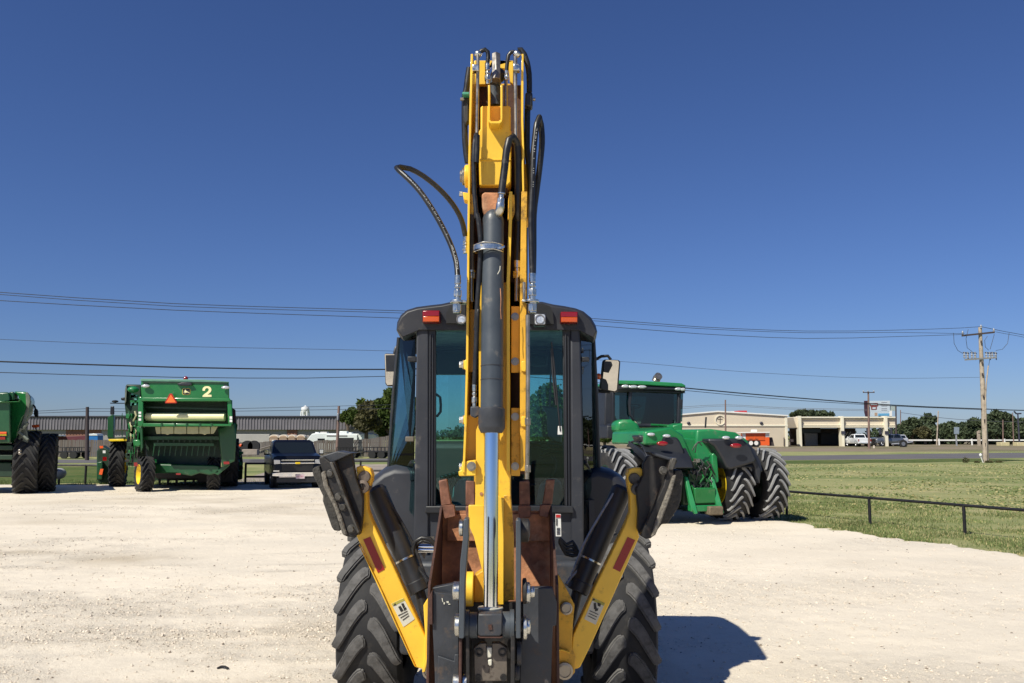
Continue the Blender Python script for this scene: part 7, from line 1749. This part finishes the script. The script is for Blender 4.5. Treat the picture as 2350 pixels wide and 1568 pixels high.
# ------------------------------------------------------------------ poles and wires
m_wood = mat("weathered_pole_wood", (0.40, 0.33, 0.26), 0.85, var=0.3, scale=2.5, dirt=((0.14, 0.10, 0.07), 0.25, 3), bump=0.3)
m_wood_dark = mat("dark_pole_wood", (0.06, 0.045, 0.045), 0.85, var=0.2, scale=2)
m_wood_red = mat("reddish_pole_wood", (0.20, 0.13, 0.11), 0.85, var=0.2, scale=2)
m_wire = mat("wire_black", (0.010, 0.011, 0.016), 0.6)
m_wire_thin = mat("wire_weathered", (0.05, 0.055, 0.07), 0.5)
m_insul = mat("insulator", (0.30, 0.31, 0.34), 0.3)
def pole(label, k, top, base_x, base_y, r0, r1, m=m_wood, name='utility_pole', cat='utility pole', Y=None, group=None):
    p = zp(k, base_x, base_y, 50); u = CX + 0; 
    vD = (ZT[k][1] + base_y / ZT[k][2]) / 1.38894
    Y = Y or ground_Y(vD)
    b = zp(k, base_x, base_y, Y); tp = zp(k, top[0], top[1], Y)
    t = thing(name, label, cat, (b.x, Y, 0), 0, group)
    l = MB(); l.tube([Vector((b.x, Y, -0.1)), Vector((b.x * .5 + tp.x * .5, Y, tp.z / 2)), tp], lambda q: r0 + (r1 - r0) * q, 12, 1.0); l.build('post', m, t)
    return t, b, tp, Y
t, b, tp, YM = pole('tall pale wooden utility pole with two crossarms at the right of the photo', 8, (2054, 92), 2095, 1002, 0.23, 0.13)
def Q8(x, y, dy=0.0): return zp(8, x, y, YM + dy)
l = MB(); l.loft([[Q8(1930, 143, -.22), Q8(1930, 155, -.22), Q8(1930, 155, -.08), Q8(1930, 143, -.08)], [Q8(2154, 119, -.22), Q8(2154, 131, -.22), Q8(2154, 131, -.08), Q8(2154, 119, -.08)]]); l.build('crossarm', m_wood_dark, t)
l = MB(); l.loft([[Q8(1950, 304, -.22), Q8(1950, 316, -.22), Q8(1950, 316, -.08), Q8(1950, 304, -.08)], [Q8(2165, 290, -.22), Q8(2165, 301, -.22), Q8(2165, 301, -.08), Q8(2165, 290, -.08)]]); l.build('crossarm', mat("grey_crossarm", (0.22, 0.22, 0.22), 0.6), t)
for x, y in ((1938, 134), (2062, 92), (2148, 116)):
    l = MB(); l.lathe(Q8(x, y + 8, -.15), (0, 0, 1), [(0.03, 0), (0.09, .05), (0.05, .12), (0.08, .18), (0.03, .30)], 10); l.build('insulator', m_insul, t)
for x in (1962, 2012, 2110, 2150):
    for d_, e_ in ((-12, 0), (10, 4)):
        l = MB(); l.lathe(Q8(x + d_, 300, -.15), (0, 0, 1), [(0.04, 0), (0.10, .05), (0.05, .15), (0.10, .22), (0.05, .35), (0.07, .5)], 8); l.build('insulator', m_insul, t)
    l = MB(); l.tube([Q8(x - 22, 262, -.15), Q8(x + 18, 268, -.15)], 0.05, 6, smooth=False); l.tube([Q8(x + 12, 262, -.15), Q8(x + 14, 312, -.15)], 0.04, 6, smooth=False); l.build('cutout_switch', m_roofdark, t)
for pts in ([(1876, 130), (1880, 200), (1905, 248), (1938, 268)], [(1975, 105), (1960, 170), (1968, 230), (2002, 256)], [(2105, 150), (2085, 180), (2090, 225), (2112, 246)], [(2250, 130), (2240, 200), (2205, 240), (2160, 248)], [(2150, 140), (2135, 195), (2122, 240)], [(2120, 305), (2108, 380), (2100, 440), (2092, 500)]):
    l = MB(); l.tube([Q8(x, y, -.12) for x, y in pts], 0.018, 6, 0.5); l.build('jumper_wire', m_wire_thin, t)
l = MB(); l.tube([Q8(2110, 350, -.1), Q8(2096, 470, -.12), Q8(2092, 560, -.25), Q8(2098, 990, -.28)], 0.05, 6, smooth=False); l.build('conduit', m_wood, t)
for y in (190, 330, 410, 560, 720, 880):
    l = MB(); l.box(Q8(2062 + (y - 190) * .045, y, -.25), (0.10, 0.05, 0.22)); l.build('pole_hardware', m_wood_dark, t)
# scrub and a white bundle at the foot of the pole
V, F, tone = crown_mesh([(0, 0, .08, .35, .4), (-.9, 0, .06, .25, .4), (.9, .2, .06, .3, .4), (-1.9, -.2, .2, .3, 1.0)], 900, 0.05, 7)
me = raw_mesh('weeds', V + np.array([b.x, YM - .4, 0]), F, m_leaf_olive); at = me.attributes.new('tone', 'FLOAT', 'FACE'); at.data.foreach_set('value', tone.astype(np.float32))
o = bpy.data.objects.new('weeds', me); C.objects.link(o); tag(o, 'brownish weeds around the foot of the tall utility pole', 'weeds', kind='stuff')

t2, b2, tp2, Y2 = pole('brown utility pole with one short crossarm standing before the canopy', 8, (1303, 524), 1309, 908, 0.20, 0.13, m_wood_red)
l = MB(); l.loft([[zp(8, 1266, 527, Y2 - .2), zp(8, 1266, 533, Y2 - .2), zp(8, 1266, 533, Y2), zp(8, 1266, 527, Y2)], [zp(8, 1346, 527, Y2 - .2), zp(8, 1346, 533, Y2 - .2), zp(8, 1346, 533, Y2), zp(8, 1346, 527, Y2)]]); l.build('crossarm', m_wood_dark, t2)
for x in (1270, 1300, 1340):
    l = MB(); l.lathe(zp(8, x, 528, Y2 - .1), (0, 0, 1), [(0.05, 0), (0.12, .1), (0.05, .3)], 8); l.build('insulator', m_insul, t2)
t3, *_ = pole('thin dark pole with a box near its top, left among the harvesters', 6, (818, 492), 815, 990, 0.17, 0.13, m_wood_dark, Y=74)
t4, *_ = pole('leaning brown pole in front of the white camper', 9, (1412, 450), 1388, 1000, 0.17, 0.12, m_wood_red, Y=84)
MB().pp(9, [(1388, 540), (1408, 540), (1402, 628), (1382, 628)], 83.6, 0.25).build('meter_box', m_insul, t4, 0.03)
t5, *_ = pole('thin reddish pole rising above the roof of the cross building', 8, (342, 580), 344, 900, 0.17, 0.12, m_wood_red, Y=150)
for nm, lb, k, top, bx_, Yy, r_, m__ in (
    ('light_pole', 'pale thin light pole among the belt trees, left of the square sign', 10, (1383, 460), 1364, 190, 0.16, m_wood),
    ('light_pole', 'slim dark pole standing right of the canopy end', 10, (905, 408), 906, 182, 0.20, m_wood_dark),
    ('utility_pole', 'thin brown pole with wires, second right of the canopy end', 10, (957, 450), 958, 215, 0.14, m_wood_red),
    ('light_pole', 'pole on a pale concrete foot, left of the pair at the right edge', 10, (2112, 560), 2112, 178, 0.13, m_wood_red),
    ('utility_pole', 'thin grey pole between the two concrete feet at the right', 10, (2222, 480), 2232, 190, 0.12, m_wood_red),
    ('light_pole', 'lamp pole with a bent arm at the right edge, on a pale foot', 10, (2280, 492), 2298, 176, 0.18, m_roofdark)):
    tt, bb, pp_, yy_ = pole(lb, k, top, bx_, 820, r_, r_ * .7, m__, nm, 'pole', Y=Yy)
    if 'concrete foot' in lb or 'pale foot' in lb: MB().bx(bb.x - .9, bb.x + .9, Yy - .9, Yy + .9, -.05, .75).build('concrete_foot', mat("yellowed_concrete", (0.55, 0.48, 0.28), 0.8), tt, 0.1)
    if 'bent arm' in lb:
        l = MB(); l.tube([zp(10, 2238, 465, Yy), zp(10, 2262, 492, Yy), zp(10, 2318, 490, Yy)], 0.16, 6, smooth=False); l.build('lamp_arm', m_roofdark, tt)

def wire(name, label, uv, A2, B2, r_, m=m_wire_thin, cat='wire', group=None):
    """each point of the wire is where the sight line meets the vertical plane through A2-B2"""
    pts = []
    for u, v in uv:
        a = (u - CX) / FPX; b_ = (CY - v) / FPX; dy = _c - b_ * _s; kx = a / dy
        # line A2 + s*(B2-A2): x = kx*y
        dx_, dy_ = B2[0] - A2[0], B2[1] - A2[1]
        s_ = (kx * A2[1] - A2[0]) / (dx_ - kx * dy_)
        y = A2[1] + s_ * dy_; pts.append(P(u, v, y))
    l = MB(); l.tube(pts, r_, 6, 3.0); o = l.build(name, m, None); tag(o, label, cat, group); return o
PA, PB = (-30, 41), (b.x, YM)
RG = (b.x, YM); RH = (b.x + 60, YM + 24)
wire('power_line', 'topmost of the three thin power lines running to the tall pole', [(-60, 667), (0, 671), (400, 697), (905, 713), (1140, 722), (1372, 732), (1600, 750), (1850, 760), (2050, 758), (2205, 753), (2249, 750)], PA, PB, 0.019, m_wire_thin, group='power lines over the lot')
wire('power_line', 'middle one of the three thin power lines running to the tall pole', [(-60, 671), (0, 676), (400, 703), (905, 718), (1140, 727), (1372, 737), (1600, 754), (1850, 764), (2050, 763), (2213, 766)], PA, PB, 0.017, m_wire_thin, group='power lines over the lot')
wire('power_line', 'lowest of the three thin power lines running to the tall pole', [(-60, 684), (0, 690), (400, 712), (905, 730), (1140, 739), (1372, 748), (1600, 766), (1850, 777), (2050, 773), (2208, 768)], PA, PB, 0.019, m_wire_thin, group='power lines over the lot')
wire('cable', 'thick black cable crossing low over the harvesters to the tall pole', [(-60, 827), (0, 830), (400, 843), (700, 848), (882, 848), (1060, 845), (1200, 852), (1575, 891), (1800, 911), (2050, 930), (2262, 939)], PA, PB, 0.040, m_wire)
wire('cable', 'thinner black cable hanging just under the thick one', [(-60, 852), (0, 855), (400, 866), (700, 868), (882, 864), (1060, 858), (1200, 864), (1590, 898), (1800, 917), (2050, 932), (2262, 941)], PA, PB, 0.020, m_wire)
wire('power_line', 'faint single line sagging between the power lines and the cables', [(-60, 776), (0, 779), (400, 795), (905, 806), (1372, 826), (1700, 853), (2000, 868), (2262, 866)], (-30, 46), (b.x, YM + 6), 0.013, m_wire_thin)
wire('cable', 'black cable continuing right from the tall pole', [(2262, 939), (2310, 941), (2420, 944)], RG, RH, 0.040, m_wire)
wire('power_line', 'upper thin line leaving the tall pole to the right edge', [(2252, 750), (2300, 760), (2420, 782)], RG, RH, 0.020)
wire('power_line', 'lower thin line leaving the tall pole to the right edge', [(2285, 762), (2340, 772), (2420, 790)], RG, RH, 0.016)
for i, (v0, v1, v2) in enumerate(((948, 940, 932), (952, 946, 940))):
    wire('power_line', ['upper', 'lower'][i] + ' line strung behind the harvesters between the dark and brown poles', [(20, v0 - 1), (200, v1 - 2), (340, v1 - 1), (535, v1 - 2), (778, v2), (905, v2 - 3)], (P(200, 900, 74).x, 74), (P(778, 900, 84).x, 84), 0.022)
wire('power_line', 'thin line over the cross building roof between two poles', [(1540, 936), (1664, 929), (1800, 936), (1990, 940)], (P(1664, 900, 150).x, 150), (b2.x, Y2), 0.035)
wire('power_line', 'second thin line over the cross building roof, a little lower', [(1540, 940), (1664, 932), (1800, 939), (1990, 943)], (P(1664, 900, 150).x, 150), (b2.x, Y2), 0.03)
wire('power_line', 'thin line drooping over the belt trees right of the canopy', [(2066, 947), (2150, 958), (2250, 966), (2400, 970)], (P(2066, 900, 215).x, 215), (P(2350, 900, 180).x, 180), 0.05)

# ------------------------------------------------------------------ right: cross building, canopy, food trailer
m_stucco = mat("tan_stucco", (0.66, 0.575, 0.445), 0.85, var=0.04, scale=0.3)
m_stucco2 = mat("lower_tan_stucco", (0.58, 0.50, 0.385), 0.85, var=0.05, scale=0.3)
m_trim = mat("cream_trim", (0.78, 0.73, 0.58), 0.6, var=0.03)
m_whitetrim = mat("white_roof_trim", (0.78, 0.77, 0.73), 0.5, var=0.03)
YCh = 165
e1 = zp(8, 755, 690, YCh); e0x = zp(8, -190, 690, YCh).x; ap = zp(8, 290, 662, YCh); zb = zp(8, 300, 752, YCh).z
ch = thing('cross_building', 'tan stucco building with low gable and a dark cross in a round frame', 'building', (e1.x / 2 + e0x / 2, YCh, 0))
ze = e1.z
MB().prism([(e0x, YCh, zb), (e0x, YCh, zp(8, 40, 682, YCh).z - .6), (ap.x, YCh, ap.z), (e1.x, YCh, ze), (e1.x, YCh, zb)], (0, 42, 0)).build('upper_wall', m_stucco, ch)
MB().prism([(e0x, YCh + .05, 0), (e0x, YCh + .05, zb), (e1.x - .05, YCh + .05, zb), (e1.x - .05, YCh + .05, 0)], (0, 41.9, 0)).build('lower_wall', m_stucco2, ch)
MB().prism([(e0x, YCh - .12, zb - .18), (e0x, YCh - .12, zb + .12), (e1.x + .12, YCh - .12, zb + .12), (e1.x + .12, YCh - .12, zb - .18)], (0, 42.2, 0)).build('band_course', m_trim, ch, 0.03)
MB().prism([(e0x, YCh - .3, zp(8, 40, 682, YCh).z - .6), (ap.x, YCh - .3, ap.z), (e1.x + .2, YCh - .3, ze), (e1.x + .2, YCh - .3, ze + .22), (ap.x, YCh - .3, ap.z + .25), (e0x, YCh - .3, zp(8, 40, 682, YCh).z - .35)], (0, 42.6, 0)).build('roof', m_whitetrim, ch)
for xx in (757,): 
    q = zp(8, xx, 800, YCh); MB().bx(q.x - .35, q.x + .12, YCh - .1, YCh + .4, 0, ze).build('corner_pilaster', m_trim, ch, 0.03)
cc = zp(7, 1137, 548, YCh); scz = YCh / FPX / (ZT[7][2] * 1.38894)
l = MB(); l.lathe((cc.x, YCh - .14, cc.z), (0, -1, 0), [(36 * scz, -.1), (36 * scz, .12), (42 * scz, .12), (42 * scz, -.1)], 36, cap=False); fr_ = l.build('round_frame', m_trim, ch)
l = MB(); l.lathe((cc.x, YCh - .03, cc.z), (0, -1, 0), [(0.01, .03), (36 * scz, .03), (36 * scz, 0)], 36); l.build('round_panel', m_stucco, fr_)
l = MB(); l.box((cc.x, YCh - .08, cc.z), (5 * scz, .05, 52 * scz)); l.box((cc.x, YCh - .08, cc.z + 8 * scz), (34 * scz, .045, 5 * scz))
for dx_, dz_ in ((0, 26), (0, -26), (-17, 8), (17, 8)): l.ball((cc.x + dx_ * scz, YCh - .08, cc.z + dz_ * scz), 4 * scz, 8, 6, (1, .3, 1))
l.build('cross', mat("dark_cross", (0.05, 0.045, 0.035), 0.6), fr_)
for x, y in ((95, 736), (584, 736)):
    l = MB(); l.ball(zp(8, x, y, YCh - .2), 0.35, 10, 6, (1, .6, .8)); l.build('wall_lamp', m_roofdark, ch)
for xa, xb, ya, yb in ((735, 739, 832, 890), (772, 800, 845, 862), (776, 780, 850, 890)):
    MB().pp(8, [(xa, ya), (xb, ya), (xb, yb), (xa, yb)], YCh - .25, .15).build('downpipe', m_wood_dark, ch)
MB().pp(8, [(428, 668), (432, 652), (486, 652), (490, 668)], YCh + 12, 4).build('roof_unit', mat("red_roof_unit", (0.45, 0.04, 0.05), 0.6), ch)
for x in (275, 310, 380): MB().pp(8, [(x, 668), (x, 657), (x + 22, 657), (x + 22, 668)], YCh + 8, 3).build('roof_vent', m_whitetrim, ch)
# canopy
YK = 170
cn = thing('canopy_building', 'long open canopy with cream fascia and three columns beside the cross building', 'building', (zp(8, 1160, 880, YK).x, YK + 5, 0))
MB().pp(8, [(800, 697), (1484, 697), (1484, 764), (820, 768)], YK, 16).build('fascia', m_stucco, cn, 0.05)
for y0, y1, pr in ((693, 702, .5), (706, 709, .25), (748, 753, .25), (759, 766, .35)):
    MB().pp(8, [(835, y0), (1486, y0), (1486, y1), (835, y1)], YK - pr, 16.5 + pr).build('fascia_moulding', m_trim, cn, 0.02)
for x in (840, 1125, 1418):
    a, b_ = zp(8, x - 9, 880, YK).x, zp(8, x + 9, 880, YK).x
    MB().bx(a, b_, YK - .9, YK + .8, -0.05, zp(8, x, 690, YK).z).build('column', m_trim, cn, 0.04)
    if x > 900: MB().bx(a - .1, b_ + .1, YK - 1.1, YK - .85, zp(8, x, 800, YK).z - .3, zp(8, x, 790, YK).z).build('column_lamp', m_roofdark, cn)
MB().bx(zp(8, 780, 880, YK + 15).x, zp(8, 1215, 880, YK + 15).x, YK + 14.5, YK + 15.5, 0, zp(8, 900, 768, YK).z).build('back_wall', mat("brown_back_wall", (0.13, 0.10, 0.085), 0.8), cn)
MB().bx(zp(8, 855, 880, YK + 13).x, zp(8, 985, 880, YK + 13).x, YK + 13, YK + 13.4, 0, 5).build('shop_window', m_carglass, cn)
for x in (1150, 1170): 
    l = MB(); l.tube([zp(8, x - 14, 850, YK + 8), zp(8, x + 14, 795, YK + 8)], 0.12, 6, smooth=False); l.build('leaning_board', m_trim, cn)
MB().bx(zp(8, 880, 880, YK + 10).x, zp(8, 965, 880, YK + 10).x, YK + 10, YK + 10.6, 0, 2.6).build('counter', m_insul, cn, .05)
MB().pp(8, [(985, 800), (1100, 806), (1100, 880), (985, 880)], YK + 9, 3).build('stacked_crates', mat("dark_crates", (0.03, 0.032, 0.035), 0.7), cn, .05)
# food trailer
YO = 158
fo = thing('food_trailer', 'bright orange food trailer with white end panels parked at the cross building', 'food trailer', (zp(8, 545, 890, YO).x, YO + 1, 0))
m_or = mat("orange_trailer_paint", (0.80, 0.12, 0.022), 0.4, var=0.04, scale=0.6)
MB().pp(8, [(470, 803), (638, 803), (640, 888), (480, 886), (470, 860)], YO, 2.6).build('body', m_or, fo, .05)
MB().pp(8, [(448, 797), (642, 795), (642, 803), (448, 804)], YO - .5, 3.2).build('awning_roof', m_whitetrim, fo, .04)
MB().pp(8, [(455, 803), (478, 803), (478, 852), (466, 850)], YO - .04, .1).build('end_panel', m_whitetrim, fo)
MB().pp(8, [(612, 803), (638, 803), (638, 830), (612, 830)], YO - .04, .1).build('end_panel', m_whitetrim, fo)
MB().pp(8, [(484, 818), (606, 818), (606, 848), (484, 848)], YO - .06, .1).build('serving_hatch', mat("deeper_orange", (0.62, 0.10, 0.02), 0.45), fo, .02)
for x0, x1, y0, y1 in ((482, 608, 815, 818), (482, 608, 848, 851), (540, 543, 818, 848)): MB().pp(8, [(x0, y0), (x1, y0), (x1, y1), (x0, y1)], YO - .12, .1).build('hatch_frame', m_or, fo)
MB().pp(8, [(520, 795), (524, 780), (555, 780), (558, 795)], YO + .8, 1).build('roof_fan', m_whitetrim, fo, .05)
for x in (514, 549):
    q = zp(8, x, 884, YO); l = MB(); l.lathe((q.x, YO - .1, .75), (0, 1, 0), [(0.36, 0), (0.78, 0), (0.78, .4), (0.3, .4)], 20); wh = l.build('wheel', m_cartyre, fo)
    l = MB(); l.lathe((q.x, YO - .12, .75), (0, 1, 0), [(0.01, 0), (0.38, 0), (0.38, .3), (.01, .3)], 16); l.build('rim', m_whitetrim, wh)
MB().pp(8, [(640, 832), (658, 832), (672, 890), (640, 890)], YO + .6, 1.5).build('side_tarp', mat("dark_tarp", (0.05, 0.04, 0.04), 0.8), fo, .03)
# parked vehicles under and beside the canopy
pickup('pickup_truck', 'white pickup truck seen from behind under the canopy', (zp(8, 1277, 880, 163).x, 166, 0), R(178), m_carwhite, plate=None).scale = (1.25, 1.25, 1.25)
pickup('parked_car', 'grey sport utility car beside the last canopy column', (zp(8, 1470, 880, 168).x, 171, 0), R(-68), m_cargrey, bed=False, cat='car', plate=None).scale = (1.2, 1.2, 1.25)
pickup('pickup_truck', 'dark blue-grey truck in the shade beneath the canopy', (zp(8, 1370, 880, 168).x, 176, 0), R(165), m_navy, plate=None).scale = (1.2, 1.2, 1.2)
pickup('parked_car', 'white car partly hidden behind the grey one at the canopy end', (zp(8, 1528, 870, 176).x, 180, 0), R(-60), m_carwhite, bed=False, cat='car', plate=None).scale = (1.2, 1.2, 1.2)
t = thing('boat_trailer', 'low grey empty utility trailer with one wheel, in front of the grey car', 'trailer', (zp(8, 1530, 885, 158).x, 158, 0))
l = MB(); l.tube([zp(8, 1460, 878, 158), zp(8, 1540, 872, 158), zp(8, 1602, 862, 158)], .14, 6, smooth=False); l.build('frame_beam', m_insul, t)
l = MB(); l.lathe(zp(8, 1540, 876, 157.8), (0, 1, 0), [(0.3, 0), (0.75, 0), (0.75, .3), (0.3, .3)], 20); w_ = l.build('wheel', m_cartyre, t)
l = MB(); l.lathe(zp(8, 1540, 876, 157.7), (0, 1, 0), [(0.01, 0), (0.35, 0), (0.35, .3), (.01, .3)], 16); l.build('rim', m_alloy, w_)
# roadside sign above the canopy
YSg = 200
sg = thing('roadside_sign', 'tall pale roadside sign with a dark red emblem rising behind the canopy', 'sign', (zp(10, 700, 500, YSg).x, YSg, 0))
S = lambda pts, dy, th, nm, m: MB().pp(10, pts, YSg + dy, th).build(nm, m, sg)
m_signw = mat("sign_pale", (0.52, 0.60, 0.66), 0.5, var=0.03)
S([(590, 348), (838, 345), (838, 465), (590, 470)], 0, .4, 'sign_panel', m_signw)
S([(612, 470), (835, 468), (835, 516), (612, 518)], 0, .4, 'sign_panel', m_signw)
S([(836, 458), (862, 458), (862, 520), (836, 520)], -.1, .5, 'side_panel', m_whitetrim)
S([(842, 405), (900, 405), (900, 460), (842, 460)], .3, .3, 'side_panel', mat("sign_greenish", (0.35, 0.42, 0.40), 0.5))
S([(612, 374), (700, 370), (706, 405), (690, 412), (688, 446), (628, 448), (624, 414), (610, 404)], -.05, .06, 'emblem', mat("sign_dark_red", (0.20, 0.05, 0.045), 0.6))
S([(622, 384), (692, 380), (694, 392), (622, 396)], -.09, .05, 'emblem_band', m_signw)
S([(640, 420), (678, 419), (676, 438), (642, 440)], -.09, .05, 'emblem_field', m_signw)
for y in (362, 385, 402, 430, 448): S([(742, y), (805, y - 1), (805, y + 4), (742, y + 5)], -.05, .06, 'sign_lettering', m_insul)
S([(705, 490), (830, 488), (830, 514), (705, 516)], -.05, .06, 'blue_strip', mat("sign_blue", (0.12, 0.36, 0.58), 0.5))
S([(665, 480), (695, 480), (695, 516), (665, 516)], -.05, .06, 'tan_strip', m_tan)
S([(556, 346), (586, 346), (586, 520), (570, 522), (558, 470)], -1.0, .6, 'dark_side_panel', mat("dark_maroon_panel", (0.05, 0.018, 0.03), 0.6))
for x in (575, 720, 845): 
    q = zp(10, x, 500, YSg + .5); l = MB(); l.cyl((q.x, YSg + .5, -.1), (q.x, YSg + .5, q.z), .25, n=10); l.build('sign_post', m_roofdark, sg)
# square sign before the trees, white rail fence, white car
YQ = 175
q = zp(10, 1592, 780, YQ); t = thing('road_sign', 'square grey-backed road sign on a thin post before the belt trees', 'sign', (q.x, YQ, 0))
MB().pp(10, [(1563, 642), (1620, 644), (1618, 722), (1562, 720)], YQ, .1).build('plate', mat("sign_back", (0.30, 0.36, 0.42), 0.5, 0.3), t)
MB().bx(q.x - .12, q.x + .12, YQ + .1, YQ + .3, -.1, zp(10, 1592, 650, YQ).z).build('post', m_insul, t)
q = zp(10, 1846, 780, YQ); t = thing('road_sign', 'narrow brownish road sign just left of the tall utility pole', 'sign', (q.x, YQ, 0))
MB().pp(10, [(1834, 680), (1860, 680), (1860, 710), (1834, 710)], YQ, .1).build('plate', m_wood, t)
MB().bx(q.x - .3, q.x + .3, YQ + .1, YQ + .3, -.1, zp(10, 1846, 690, YQ).z).build('post', m_wood, t)
YRa = 190
ra = thing('rail_fence', 'long low white rail fence in front of the tree belt', 'fence', (zp(10, 1700, 790, YRa).x, YRa, 0))
xa, xb = zp(10, 1020, 790, YRa).x, zp(10, 2500, 790, YRa).x; zc = zp(10, 1500, 791, YRa).z
for g0, g1 in ((xa, zp(10, 1315, 790, YRa).x), (zp(10, 1337, 790, YRa).x, zp(10, 1895, 790, YRa).x), (zp(10, 1900, 790, YRa).x, xb)):
    MB().bx(g0, g1, YRa, YRa + .2, zc - .14, zc + .16).build('rail', m_whitetrim, ra)
n_ = int((xb - xa) / 6.5)
for i in range(n_ + 1):
    x = xa + (xb - xa) * i / n_; MB().bx(x - .14, x + .14, YRa - .1, YRa + .05, -.05, zc + .32).build('post', m_whitetrim, ra)
# little white bundle and marker post on the verge
t = thing('marker_post', 'tiny orange-white marker post on the verge before the canopy', 'marker', (zp(10, 660, 880, 140).x, 140, 0))
MB().pp(10, [(655, 850), (666, 850), (666, 882), (655, 882)], 140, .3).build('stake', m_tan_roof, t)
t = thing('white_sack', 'small white sack hanging beside the foot of the tall utility pole', 'sack', (Q8(2058, 955).x, YM, 0))
l = MB(); l.ball(Q8(2058, 952, -.3), 0.13, 12, 8, (.8, .8, 1.1)); l.cyl(Vector((Q8(2058, 952).x, YM - .3, 0)), Q8(2058, 960, -.3), .04, n=6); l.build('bundle', m_whitetrim, t)
